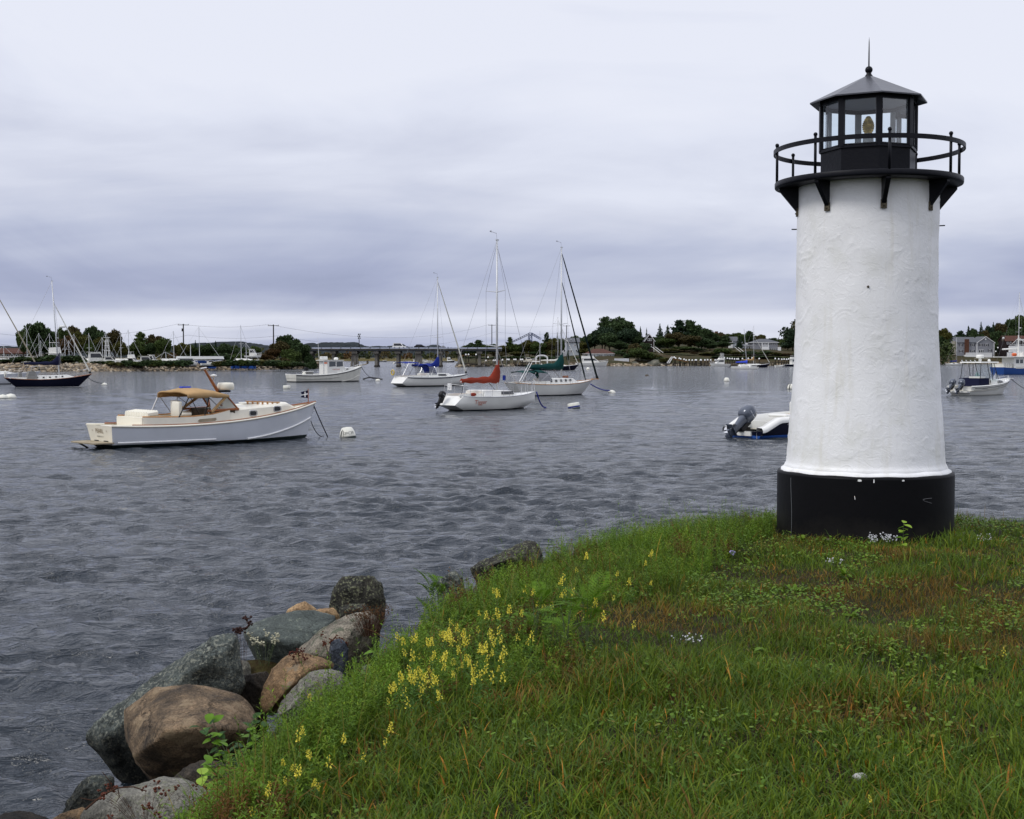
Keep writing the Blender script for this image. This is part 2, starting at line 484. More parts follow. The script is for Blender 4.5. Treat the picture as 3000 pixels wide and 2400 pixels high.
# ------------------------------------------------------------------ water
def make_water():
 dense = np.linspace(R(-27), R(27), 430)
 rest = np.linspace(R(27), R(333), 40)[1:]
 th = np.concatenate([dense, rest])                # clockwise from +Y
 r1 = np.exp(np.linspace(math.log(5.0), math.log(420), 1180))
 r2 = np.exp(np.linspace(math.log(420), math.log(9000), 60))[1:]
 rr = np.concatenate([[0.5], r1, r2])
 nr, nt = len(rr), len(th)
 RR, TT = np.meshgrid(rr, th, indexing='ij')
 X, Y = RR * np.sin(TT), RR * np.cos(TT)
 dth = np.concatenate([np.full(430, R(54) / 430), np.full(nt - 430, R(306) / 40)])
 dr = np.gradient(rr)
 sp = np.maximum(dr[:, None], RR * dth[None, :])
 g = np.random.default_rng(11)
 Z = np.zeros_like(X)
 DX, DY = np.zeros_like(X), np.zeros_like(X)
 n = 84
 wind = math.atan2(-0.95, -0.32)                   # the boats lie head to wind
 warpx = (vnoise(X, Y, 3.1, 5) - .5) * .8
 warpy = (vnoise(X, Y, 2.7, 6) - .5) * .8
 patch = 0.78 + 0.55 * vnoise(X * .7, Y, 5.0, 9) * vnoise(X, Y, 14.0, 10) * 1.6
 near = (RR < 420)
 sel = np.where(near.all(axis=1))[0]
 k1 = sel[-1] + 1
 for i in range(n):
  lam = 0.15 * (1.8 / 0.15) ** ((i + g.random()) / n)
  a = wind + g.normal(0, 0.42)
  k = 2 * PI / lam
  slope = 0.33 / math.sqrt(n) * 1.414 * math.exp(-(math.log(lam / .42) / 1.1) ** 2) * 1.25
  amp = slope / k
  ph = g.random() * 2 * PI
  cx, cy_ = math.cos(a), math.sin(a)
  wgt = sstep(2.0, 4.5, lam / sp[:k1])
  arg = k * (cx * (X[:k1] + warpx[:k1]) + cy_ * (Y[:k1] + warpy[:k1])) + ph
  s_ = np.sin(arg)
  Z[:k1] += amp * wgt * s_
  q = 0.65 * amp
  c_ = np.cos(arg) * wgt
  DX[:k1] += q * cx * c_
  DY[:k1] += q * cy_ * c_
 Z *= patch; DX *= patch; DY *= patch
 v = np.stack([X + DX, Y + DY, Z], -1).reshape(-1, 3)
 i, j = np.meshgrid(np.arange(nr - 1), np.arange(nt), indexing='ij')
 a = i * nt + j
 b = i * nt + (j + 1) % nt
 q = np.stack([a, a + nt, b + nt, b], -1).reshape(-1, 4)
 m = bpy.data.materials.new('harbour_water'); m.use_nodes = True
 n_, l = m.node_tree.nodes, m.node_tree.links
 bs = n_['Principled BSDF']
 bs.inputs['Base Color'].default_value = (0.013, 0.019, 0.026, 1)
 bs.inputs['Roughness'].default_value = 0.085
 bs.inputs['IOR'].default_value = 1.333
 tc = nd(n_, 'ShaderNodeTexCoord')
 mp = nd(n_, 'ShaderNodeMapping', ins={'Rotation': (0, 0, R(-16)), 'Scale': (0.40, 1.0, 1.0)})
 l.new(tc.outputs['Object'], mp.inputs[0])
 t1 = nd(n_, 'ShaderNodeTexNoise', ins={'Scale': 7.0, 'Detail': 4.0, 'Roughness': 0.6, 'Distortion': 0.6})
 t2 = nd(n_, 'ShaderNodeTexNoise', ins={'Scale': 1.05, 'Detail': 6.0, 'Roughness': 0.62, 'Distortion': 0.4})
 l.new(mp.outputs[0], t1.inputs['Vector']); l.new(mp.outputs[0], t2.inputs['Vector'])
 b1 = nd(n_, 'ShaderNodeBump', ins={'Strength': 0.8, 'Distance': 0.065})
 b2 = nd(n_, 'ShaderNodeBump', ins={'Strength': 1.0, 'Distance': 0.32})
 l.new(t1.outputs['Fac'], b1.inputs['Height']); l.new(t2.outputs['Fac'], b2.inputs['Height'])
 l.new(b2.outputs[0], b1.inputs['Normal']); l.new(b1.outputs[0], bs.inputs['Normal'])
 o = link('water', np_mesh('water', v, quads=q, mat=m, smooth=True))
 tag(o, kind='structure')
make_water()
# ------------------------------------------------------------------ the near bank
EDGE = np.array([(-1.45, -10), (-1.2, 3.4), (-1.04, 4.6), (-.86, 6.0), (-.58, 7.6), (-.40, 8.6), (-.10, 9.5), (0.27, 10.4), (0.92, 11.7), (1.65, 12.6), (2.7, 13.3), (4.0, 13.6), (5.1, 13.1), (8.2, 12.0), (13, 9.5)])
def bank_sd(x, y):
 """distance to the edge of the lawn: negative on the lawn"""
 best = np.full(np.shape(x), 1e9); sg = np.ones(np.shape(x))
 for k in range(len(EDGE) - 1):
  ax, ay = EDGE[k]; bx, by = EDGE[k + 1]
  dx, dy = bx - ax, by - ay
  t = np.clip(((x - ax) * dx + (y - ay) * dy) / (dx * dx + dy * dy), 0, 1)
  qx, qy = x - ax - t * dx, y - ay - t * dy
  d = np.hypot(qx, qy)
  c = dx * qy - dy * qx
  m = d < best - 1e-9
  best = np.where(m, d, best); sg = np.where(m, np.sign(c), sg)
 return best * sg
def ground_z(x, y):
 x, y = np.asarray(x, float), np.asarray(y, float)
 d = bank_sd(x, y)
 z = 1.40 + 0.07 * (vnoise(x + 40, y + 40, 1.6, 21) - .5) + 0.05 * (vnoise(x + 40, y + 40, .45, 22) - .5)
 z = z - 0.10 * sstep(-0.7, 0.0, d)
 out = np.clip(d, 0, None)
 z = z - 0.80 * out - 0.06 * out * (vnoise(x + 40, y + 40, .35, 23) - .5) * np.clip(out, 0, 2)
 return np.maximum(z, -1.2)
def gz(x, y):
 return float(ground_z(np.array([x]), np.array([y]))[0])
def G(px, py):
 """where the ground shows at this pixel"""
 z = 1.4
 for _ in range(6):
  p = W(px, py, z)
  z = gz(p.x, p.y)
 p.z = z
 return p
def make_bank():
 xs = np.arange(-5, 13.01, 0.08); ys = np.arange(-9.5, 18.01, 0.09)
 X, Y = np.meshgrid(xs, ys, indexing='ij')
 Z = ground_z(X, Y)
 v = np.stack([X, Y, Z], -1).reshape(-1, 3)
 nx, ny = len(xs), len(ys)
 i, j = np.meshgrid(np.arange(nx - 1), np.arange(ny - 1), indexing='ij')
 a = i * ny + j
 q = np.stack([a, a + ny, a + ny + 1, a + 1], -1).reshape(-1, 4)
 m = mat('bank_soil', (0.026, 0.020, 0.009), 0.95, c2=(0.016, 0.020, 0.007), var=0.3, vscale=2.5, bump=0.8, bscale=14)
 tag(link('ground', np_mesh('ground', v, quads=q, mat=m, smooth=True)), kind='structure')
make_bank()
# ------------------------------------------------------------------ lighthouse
LX, LY, LZ = 3.235, 11.87, 1.32
LR = R(42.2)                                            # turn of the octagon seen from above
def lighthouse():
 root = thing('lighthouse', 'small white plaster lighthouse with black base, gallery and lantern on the grass bank', 'lighthouse', (LX, LY, 0))
 # plaster
 mp = bpy.data.materials.new('white_plaster'); mp.use_nodes = True
 n, l = mp.node_tree.nodes, mp.node_tree.links
 b = n['Principled BSDF']; b.inputs['Roughness'].default_value = 0.42; b.inputs['Specular IOR Level'].default_value = 0.4
 tc = nd(n, 'ShaderNodeTexCoord')
 t0 = nd(n, 'ShaderNodeTexNoise', ins={'Scale': 2.2, 'Detail': 6.0, 'Roughness': 0.62})
 l.new(tc.outputs['Object'], t0.inputs['Vector'])
 r0 = ramp(n, [(0.30, (0.70, 0.70, 0.66)), (0.5, (0.80, 0.80, 0.795)), (0.75, (0.84, 0.84, 0.84))])
 l.new(t0.outputs['Fac'], r0.inputs[0])
 # chips and pin holes
 tv = nd(n, 'ShaderNodeTexVoronoi', ins={'Scale': 13.0, 'Randomness': 1.0})
 l.new(tc.outputs['Object'], tv.inputs['Vector'])
 rv = ramp(n, [(0.0, (0.25, 0.24, 0.22)), (0.035, (0.45, 0.44, 0.42)), (0.06, (1, 1, 1))])
 l.new(tv.outputs['Distance'], rv.inputs[0])
 mx = nd(n, 'ShaderNodeMix', data_type='RGBA', blend_type='MULTIPLY', ins={'Factor': 0.45})
 l.new(r0.outputs[0], mx.inputs['A']); l.new(rv.outputs[0], mx.inputs['B'])
 ms_ = nd(n, 'ShaderNodeMapping', ins={'Scale': (9.0, 9.0, .8)})
 l.new(tc.outputs['Object'], ms_.inputs[0])
 ts_ = nd(n, 'ShaderNodeTexNoise', ins={'Scale': 1.0, 'Detail': 4.0, 'Roughness': 0.6})
 l.new(ms_.outputs[0], ts_.inputs['Vector'])
 rs_ = ramp(n, [(0.55, 0.0), (0.75, .42)])
 l.new(ts_.outputs['Fac'], rs_.inputs[0])
 mz_ = nd(n, 'ShaderNodeMix', data_type='RGBA', ins={'B': (.58, .55, .44, 1)})
 l.new(rs_.outputs[0], mz_.inputs['Factor']); l.new(mx.outputs['Result'], mz_.inputs['A'])
 l.new(mz_.outputs['Result'], b.inputs['Base Color'])
 t1 = nd(n, 'ShaderNodeTexNoise', ins={'Scale': 6.5, 'Detail': 5.0, 'Roughness': 0.55, 'Distortion': 1.8})
 l.new(tc.outputs['Object'], t1.inputs['Vector'])
 t2 = nd(n, 'ShaderNodeTexNoise', ins={'Scale': 38.0, 'Detail': 4.0, 'Roughness': 0.6})
 l.new(tc.outputs['Object'], t2.inputs['Vector'])
 rr_ = ramp(n, [(0.0, 0.0), (0.46, 0.15), (0.52, 0.62), (0.60, 0.45), (1.0, 1.0)])
 l.new(t1.outputs['Fac'], rr_.inputs[0])
 b1 = nd(n, 'ShaderNodeBump', ins={'Strength': 0.17, 'Distance': 0.02})
 b2 = nd(n, 'ShaderNodeBump', ins={'Strength': 0.16, 'Distance': 0.01})
 l.new(rr_.outputs[0], b1.inputs['Height']); l.new(t2.outputs['Fac'], b2.inputs['Height'])
 l.new(b1.outputs[0], b2.inputs['Normal']); l.new(b2.outputs[0], b.inputs['Normal'])
 # displaced plaster shell
 prof = [(2.02, .725), (2.045, .708), (2.10, .700), (2.35, .682), (2.65, .658), (2.95, .641), (3.25, .631), (3.7, .627), (4.60, .622)]
 zs = np.concatenate([np.linspace(2.0, 2.12, 8), np.linspace(2.13, 4.60, 190)])
 rs = np.interp(zs, [p[0] for p in prof], [p[1] for p in prof])
 na = 300
 A = np.linspace(0, 2 * PI, na, endpoint=False)
 ZZ, AA = np.meshgrid(zs, A, indexing='ij')
 U = AA * .66
 def per(sc, sd):                                  # noise that closes round the tower
  w = AA / (2 * PI)
  return vnoise(U + 50, ZZ + 50, sc, sd) * (1 - w) + vnoise(U + 50 - 2 * PI * .66, ZZ + 50, sc, sd) * w
 D = (per(.55, 31) - .5) * .012 + (per(.16, 32) - .5) * .008
 ridge = np.abs(per(.22, 33) - .5)
 D += .0035 * np.exp(-(ridge / .02) ** 2) * sstep(.55, .8, per(.45, 34))
 blob = per(.05, 35) * per(.3, 36)
 ridge2 = np.abs(per(.075, 38) - .5)
 D += .0048 * np.exp(-(ridge2 / .016) ** 2) * sstep(.56, .76, per(.26, 39))
 D += .0035 * sstep(.54, .62, blob) * per(.02, 40)
 # trowel arcs on the side that faces the water path
 for (a0, z0, r0_, s0) in ((R(238), 3.30, .15, 1), (R(266), 2.9, .12, -1)):
  du, dz = (AA - a0) * .64, (ZZ - z0)
  rad = np.hypot(du, dz)
  ang = np.arctan2(dz, du * s0)
  msk = sstep(.6, 1.2, ang) * (1 - sstep(2.3, 2.9, ang)) * sstep(.04, .07, rad) * (1 - sstep(r0_ * .8, r0_, rad))
  D += .0022 * np.sin(rad * 190 + 5 * per(.06, 37)) * msk
 RR = rs[:, None] + D
 v = np.stack([RR * np.cos(AA), RR * np.sin(AA), ZZ], -1).reshape(-1, 3)
 i, j = np.meshgrid(np.arange(len(zs) - 1), np.arange(na), indexing='ij')
 q = np.stack([i * na + j, i * na + (j + 1) % na, (i + 1) * na + (j + 1) % na, (i + 1) * na + j], -1).reshape(-1, 4)
 o = link('tower_wall', np_mesh('tower_wall', v, quads=q, mat=mp, smooth=True), root)
 # white fillet smeared onto the black drum
 fb = MB(); fb.sm = True
 rows = []
 random.seed(4)
 wob = [.005 * math.sin(k * .157 * 3 + 1) + .003 * math.sin(k * .0393 * 29) + random.uniform(-.0015, .002) for k in range(160)]
 for r_, z_, k_ in ((.69, 2.03, 0), (.722, 2.012, .3), (.752, 1.992, 1.0), (.756, 1.978, 1.0)):
  rows.append([((r_ + wob[k] * k_) * math.cos(2 * PI * k / 160), (r_ + wob[k] * k_) * math.sin(2 * PI * k / 160), z_ + .003 * math.sin(k * .0393 * 11) * k_) for k in range(160)])
 fb.strip(rows, closed=True)
 fb.build('plaster_fillet', mp, root)
 # drum
 md = bpy.data.materials.new('black_drum_paint'); md.use_nodes = True
 n, l = md.node_tree.nodes, md.node_tree.links
 b = n['Principled BSDF']; b.inputs['Roughness'].default_value = 0.5; b.inputs['Specular IOR Level'].default_value = 0.10
 tc = nd(n, 'ShaderNodeTexCoord')
 tv = nd(n, 'ShaderNodeTexVoronoi', ins={'Scale': 9.0})
 l.new(tc.outputs['Object'], tv.inputs['Vector'])
 rv = ramp(n, [(0.0, (0.35, 0.36, 0.38)), (0.018, (0.12, 0.12, 0.13)), (0.03, (0.004, 0.004, 0.005))])
 l.new(tv.outputs['Distance'], rv.inputs[0])
 tg = nd(n, 'ShaderNodeTexNoise', ins={'Scale': 3.0, 'Detail': 7.0, 'Roughness': 0.7}); l.new(tc.outputs['Object'], tg.inputs['Vector'])
 sz = nd(n, 'ShaderNodeSeparateXYZ'); l.new(tc.outputs['Object'], sz.inputs[0])
 ag = nd(n, 'ShaderNodeMath', operation='MULTIPLY_ADD', ins={1: -.55}); l.new(tg.outputs['Fac'], ag.inputs[0]); l.new(sz.outputs['Z'], ag.inputs[2])
 rg = ramp(n, [(0.0, .35), (0.35, 0.0)])
 mg_ = nd(n, 'ShaderNodeMapRange', ins={'From Min': 1.08, 'From Max': 1.9}); l.new(ag.outputs[0], mg_.inputs['Value']); l.new(mg_.outputs[0], rg.inputs[0])
 md_ = nd(n, 'ShaderNodeMix', data_type='RGBA', ins={'B': (.040, .036, .028, 1)}); l.new(rg.outputs[0], md_.inputs['Factor']); l.new(rv.outputs[0], md_.inputs['A'])
 l.new(md_.outputs['Result'], b.inputs['Base Color'])
 tb = nd(n, 'ShaderNodeTexNoise', ins={'Scale': 7.0, 'Detail': 6.0, 'Roughness': 0.6})
 l.new(tc.outputs['Object'], tb.inputs['Vector'])
 bb = nd(n, 'ShaderNodeBump', ins={'Strength': 0.16, 'Distance': 0.02})
 l.new(tb.outputs['Fac'], bb.inputs['Height']); l.new(bb.outputs[0], b.inputs['Normal'])
 d = MB(); d.sm = True
 d.lathe([(.786, 1.2), (.786, 1.955)], 96, cap=False)
 d.lathe([(.786, 1.955), (.781, 1.972), (.770, 1.976), (.60, 1.975)], 96, cap=False)
 base = d.build('base_drum', md, root)
 # paint flecks and a scratch on the drum, drip over its rim
 def on_drum(ang, z, w, h, turn, name, m_, r_=.7885):
  k = MB()
  c, s_ = math.cos(ang), math.sin(ang)
  t = Vector((-s_, c, 0)); u = Vector((0, 0, 1)); o_ = Vector((c * r_, s_ * r_, z))
  pts = [(-.5, -.4), (0, -.5), (.5, -.3), (.4, .3), (.05, .5), (-.45, .35)]
  ct, st = math.cos(turn), math.sin(turn)
  k.poly([o_ + t * (a * w * ct - b_ * h * st) + u * (a * w * st + b_ * h * ct) for a, b_ in pts])
  ob = k.build(name, m_, base)
  return ob
 toward = math.atan2(-LY, -LX)
 on_drum(toward - .10, 1.80, .006, .035, .15, 'paint_fleck', M['white_paint'])
 on_drum(toward + .10, 1.947, .010, .035, 0, 'paint_drip', M['white_paint'])
 on_drum(toward - .05, 1.950, .034, .020, 0, 'paint_drip', M['white_paint'])
 on_drum(toward + .42, 1.952, .024, .015, 0, 'paint_drip', M['white_paint'])
 sc_ = MB(); pts = []
 for k in range(15):
  t = k / 14
  a = toward + .80 - .13 * math.sin(t * PI)
  z = 1.79 - .045 * t + (.012 * math.sin(t * PI * 1.0))
  pts.append((.787 * math.cos(a), .787 * math.sin(a), z))
 sc_.tube(pts, .0018, 4)
 sc_.build('scratch', mat('scratch_grey', (.12, .12, .13), .5), base)
 seam = MB(); a = toward - .93
 seam.tube([(.787 * math.cos(a + .012 * math.sin(z * 9)), .787 * math.sin(a + .012 * math.sin(z * 9)), z) for z in np.linspace(1.34, 1.93, 12)], .0022, 4)
 seam.build('drum_seam', mat('seam_grey', (.14, .15, .16), .4), base)
 # gallery deck
 bk = mat('black_ironwork', (0.0035, 0.004, 0.007), 0.42, bump=0.15, bscale=30, spec=0.17)
 g = MB(); g.sm = True
 g.lathe([(.55, 4.555), (.80, 4.548), (.826, 4.556), (.830, 4.566), (.830, 4.600), (.826, 4.606), (.30, 4.604)], 96, cap=False)
 g.build('gallery_deck', bk, root)
 # brackets
 for k in range(8):
  a = LR + k * PI / 4 - PI
  b = MB()
  b.prism([(.600, 4.552), (.800, 4.548), (.800, 4.528), (.660, 4.36), (.632, 4.325), (.600, 4.325)], -.020, .020)
  ob = b.build('bracket', bk, root, bevel=.003)
  ob.rotation_euler = (0, 0, a)
  p = MB(); p.box((.634, 0, 4.330), (.014, .052, .075)); p.ball((.645, 0, 4.318), .008, 8, 5)
  pl = p.build('anchor_plate', mat('rusty_plate', (.10, .085, .06), .8, var=.5, vscale=30), ob)
 for a in (R(0) - .0, ):
  pass
 for a in (toward - PI / 2 - .02, toward + PI / 2 + .02):
  b = MB(); b.tube([(.60 * math.cos(a), .60 * math.sin(a), 4.19), (.675 * math.cos(a), .675 * math.sin(a), 4.192)], .006, 6)
  b.build('anchor_bolt', bk, root)
 # a small lifting eye under the plaster lip
 b = MB(); a = toward + .02; b.ball((.633 * math.cos(a), .633 * math.sin(a), 3.62), .011, 8, 6)
 b.build('eye_bolt', M['wood_grey'], root)
 # rail: flat hoop + posts
 h = MB(); h.sm = True
 r0_, r1_ = .828, .842
 h.lathe([(r0_, 4.862), (r1_, 4.862), (r1_, 4.902), (r0_, 4.902), (r0_, 4.862)], 96, cap=False)
 ho = h.build('rail_hoop', bk, root)
 ho.data.polygons.foreach_set('use_smooth', [False] * len(ho.data.polygons))
 for k in range(8):
  a = LR + k * PI / 4 - PI
  x, y = .818 * math.cos(a), .818 * math.sin(a)
  p = MB(); p.sm = True
  p.tube([(x, y, 4.60), (x, y, 4.925)], .0125, 10)
  p.ball((x, y, 4.938), .0185, 12, 9)
  p.build('rail_post', bk, root)
 # lantern room: octagon
 def oc(r, k): return (r * math.cos(LR + k * PI / 4 - PI), r * math.sin(LR + k * PI / 4 - PI))
 lo = MB()
 lo.strip([[(*oc(.425, k), z) for k in range(8)] for z in (4.603, 4.862)], closed=True)
 lo.build('lantern_base', bk, root)
 si = MB()
 for zA, zB, rA in ((4.862, 4.884, .442),):
  si.strip([[(*oc(r_, k), z) for k in range(8)] for r_, z in ((.415, zA), (rA, zA), (rA, zB), (.39, zB))], closed=True)
 si.build('lantern_sill', bk, root)
 ins = mat('grey_inside_paint', (.42, .43, .44), .6, var=.15, vscale=5)
 for k in range(8):
  x, y = oc(.424, k)
  p = MB(); p.box((0, 0, 5.09), (.030, .056, .43))
  ob = p.build('lantern_post', bk, root, bevel=.003); ob.location = (x, y, 0); ob.rotation_euler = (0, 0, LR + k * PI / 4)
  p = MB(); p.box((.0172, 0, 5.09), (.004, .050, .425)); p.build('post_lining', ins, ob)
  a_, b_ = Vector((*oc(.418, k), 0)), Vector((*oc(.418, k + 1), 0))
  e = (b_ - a_).normalized() * .022
  pn = MB()
  pn.poly([a_ + e + Vector((0, 0, 4.884)), b_ - e + Vector((0, 0, 4.884)), b_ - e + Vector((0, 0, 5.30)), a_ + e + Vector((0, 0, 5.30))])
  pn.build('glass_pane', M['glass'], root)
  for z in (4.892, 5.296):
   fr = MB(); fr.tube([a_ + Vector((0, 0, z)), b_ + Vector((0, 0, z))], .009, 4); fr.build('pane_frame', bk, root)
 hd = MB()
 hd.strip([[(*oc(r_, k), z) for k in range(8)] for r_, z in ((.437, 5.285), (.437, 5.345), (.40, 5.345), (.40, 5.285), (.437, 5.285))], closed=True)
 hd.build('lantern_head', bk, root)
 ce = MB(); ce.poly([(*oc(.40, k), 5.318) for k in range(8)]); ce.build('lantern_ceiling', mat('ceiling_paint', (.33, .34, .37), .6), root)
 fl = MB(); fl.poly([(*oc(.41, k), 4.872) for k in range(8)]); fl.build('lantern_floor', ins, root)
 # roof: eight sheets, thin eave with a dark soffit
 rm = mat('slate_grey_roof_sheet', (.050, .052, .062), .34, metal=.25, var=.2, vscale=4, bump=.15, bscale=9)
 for k in range(8):
  s_ = MB()
  A_, B_ = Vector((*oc(.527, k), 5.320)), Vector((*oc(.527, k + 1), 5.320))
  A2, B2 = Vector((*oc(.030, k), 5.556)), Vector((*oc(.030, k + 1), 5.556))
  s_.poly([A_, B_, B2, A2])
  dn = Vector((0, 0, -.012))
  s_.poly([A_ + dn, B_ + dn, B_, A_])
  s_.poly([A_ + dn, B_ + dn, B2 + dn * 2, A2 + dn * 2])
  s_.build('roof_sheet', [rm], root)
 fi = MB(); fi.sm = True
 fi.lathe([(.040, 5.535), (.034, 5.560), (.024, 5.572), (.020, 5.588)], 16, cap=False)
 fi.ball((0, 0, 5.612), .034, 18, 12)
 fi.lathe([(.007, 5.64), (.006, 5.76), (.004, 5.86), (.0006, 5.905)], 8, cap=False)
 fi.build('finial', bk, root)
 # lens
 gl = mat('amber_lens_glass', (.62, .42, .09), .15, metal=.45, spec=.9, var=.4, vscale=24)
 ln = MB(); ln.sm = False
 prof = []
 for i in range(19):
  t = i / 18
  r_ = .058 * math.sin(PI * (0.12 + .80 * t)) ** .8 * (1 - .25 * t)
  prof.append((r_ * (1.10 if i % 2 else .97), 5.035 + .16 * t))
 ln.lathe(prof, 20)
 ln.build('lens', gl, root)
 pd = MB(); pd.sm = True
 pd.lathe([(.050, 4.872), (.048, 5.0), (.055, 5.012), (.050, 5.036)], 16)
 pd.build('lens_pedestal', mat('pedestal_white', (.55, .55, .54), .5, var=.3, vscale=14), root)
 return root
lighthouse()
# ------------------------------------------------------------------ shore rocks
def rock_mat(name, c1, c2, lichen=None, lscale=14.0, lamt=0.5, bump=0.7, bscale=9.0):
 m = bpy.data.materials.new(name); m.use_nodes = True
 n, l = m.node_tree.nodes, m.node_tree.links
 b = n['Principled BSDF']; b.inputs['Roughness'].default_value = 0.85; b.inputs['Specular IOR Level'].default_value = 0.3
 tc = nd(n, 'ShaderNodeTexCoord')
 t = nd(n, 'ShaderNodeTexNoise', ins={'Scale': 4.5, 'Detail': 8.0, 'Roughness': 0.65, 'Distortion': 0.4})
 l.new(tc.outputs['Object'], t.inputs['Vector'])
 r = ramp(n, [(0.36, c2), (0.5, tuple((a + b_) / 2 for a, b_ in zip(c1, c2))), (0.62, c1)])
 l.new(t.outputs['Fac'], r.inputs[0])
 last = r.outputs[0]
 g = nd(n, 'ShaderNodeTexNoise', ins={'Scale': 75.0, 'Detail': 3.0, 'Roughness': 0.7})
 l.new(tc.outputs['Object'], g.inputs['Vector'])
 rg = ramp(n, [(0.30, 0.35), (0.5, 1.0), (0.7, 1.5)])
 l.new(g.outputs['Fac'], rg.inputs[0])
 mg = nd(n, 'ShaderNodeMix', data_type='RGBA', blend_type='MULTIPLY', ins={'Factor': 1.0})
 l.new(last, mg.inputs['A']); l.new(rg.outputs[0], mg.inputs['B']); last = mg.outputs['Result']
 if lichen:
  v = nd(n, 'ShaderNodeTexNoise', ins={'Scale': lscale, 'Detail': 5.0, 'Roughness': 0.65})
  l.new(tc.outputs['Object'], v.inputs['Vector'])
  rl = ramp(n, [(0.60 - .12 * lamt, 0.0), (0.66 - .12 * lamt, 1.0)])
  l.new(v.outputs['Fac'], rl.inputs[0])
  ml = nd(n, 'ShaderNodeMix', data_type='RGBA', ins={'B': (*lichen, 1)})
  l.new(rl.outputs[0], ml.inputs['Factor']); l.new(last, ml.inputs['A']); last = ml.outputs['Result']
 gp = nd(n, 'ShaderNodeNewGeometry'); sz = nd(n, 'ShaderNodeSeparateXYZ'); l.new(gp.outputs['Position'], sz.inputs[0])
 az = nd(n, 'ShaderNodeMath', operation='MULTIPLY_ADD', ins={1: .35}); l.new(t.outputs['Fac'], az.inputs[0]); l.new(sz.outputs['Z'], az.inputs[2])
 wet_shade = ramp(n, [(0.48, (.27, .26, .24)), (0.66, (1, 1, 1))]); l.new(az.outputs[0], wet_shade.inputs[0])  # wet tide band, set high to paint shade under the brown boulder too
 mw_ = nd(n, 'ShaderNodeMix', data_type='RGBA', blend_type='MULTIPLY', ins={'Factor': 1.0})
 l.new(last, mw_.inputs['A']); l.new(wet_shade.outputs[0], mw_.inputs['B']); last = mw_.outputs['Result']
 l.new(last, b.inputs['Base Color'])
 bt = nd(n, 'ShaderNodeTexNoise', ins={'Scale': bscale, 'Detail': 8.0, 'Roughness': 0.7})
 l.new(tc.outputs['Object'], bt.inputs['Vector'])
 bp = nd(n, 'ShaderNodeBump', ins={'Strength': min(1, bump * 1.2), 'Distance': 0.075})
 dv = nd(n, 'ShaderNodeMix', data_type='RGBA', ins={'Factor': .16}); l.new(tc.outputs['Object'], dv.inputs['A']); l.new(bt.outputs['Color'], dv.inputs['B'])
 cr = nd(n, 'ShaderNodeTexVoronoi', feature='DISTANCE_TO_EDGE', ins={'Scale': 3.4}); l.new(dv.outputs['Result'], cr.inputs['Vector'])
 rc = ramp(n, [(0.0, 0.0), (0.035, 1.0)]); l.new(cr.outputs['Distance'], rc.inputs[0])
 bc = nd(n, 'ShaderNodeBump', ins={'Strength': 0.45, 'Distance': 0.03}); l.new(rc.outputs[0], bc.inputs['Height'])
 l.new(bt.outputs['Fac'], bp.inputs['Height']); l.new(bc.outputs[0], bp.inputs['Normal']); l.new(bp.outputs[0], b.inputs['Normal'])
 return m
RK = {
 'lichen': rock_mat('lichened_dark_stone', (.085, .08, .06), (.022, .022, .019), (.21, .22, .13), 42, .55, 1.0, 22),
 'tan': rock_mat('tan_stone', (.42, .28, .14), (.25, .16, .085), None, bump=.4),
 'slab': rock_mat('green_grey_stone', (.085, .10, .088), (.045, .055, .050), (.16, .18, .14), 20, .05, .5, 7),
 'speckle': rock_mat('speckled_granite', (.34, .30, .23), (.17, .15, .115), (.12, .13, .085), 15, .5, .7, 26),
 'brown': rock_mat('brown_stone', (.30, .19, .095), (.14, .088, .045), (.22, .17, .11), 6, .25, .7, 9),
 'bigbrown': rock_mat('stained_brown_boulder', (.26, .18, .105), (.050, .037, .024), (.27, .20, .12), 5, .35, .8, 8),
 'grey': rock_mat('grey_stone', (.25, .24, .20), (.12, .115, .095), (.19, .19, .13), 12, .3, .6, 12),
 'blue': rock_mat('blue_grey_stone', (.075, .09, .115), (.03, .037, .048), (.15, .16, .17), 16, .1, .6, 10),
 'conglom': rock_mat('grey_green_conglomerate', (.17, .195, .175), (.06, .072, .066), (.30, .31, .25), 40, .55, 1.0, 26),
 'dark': rock_mat('dark_wet_stone', (.075, .06, .042), (.022, .019, .016), None, bump=.6),
}
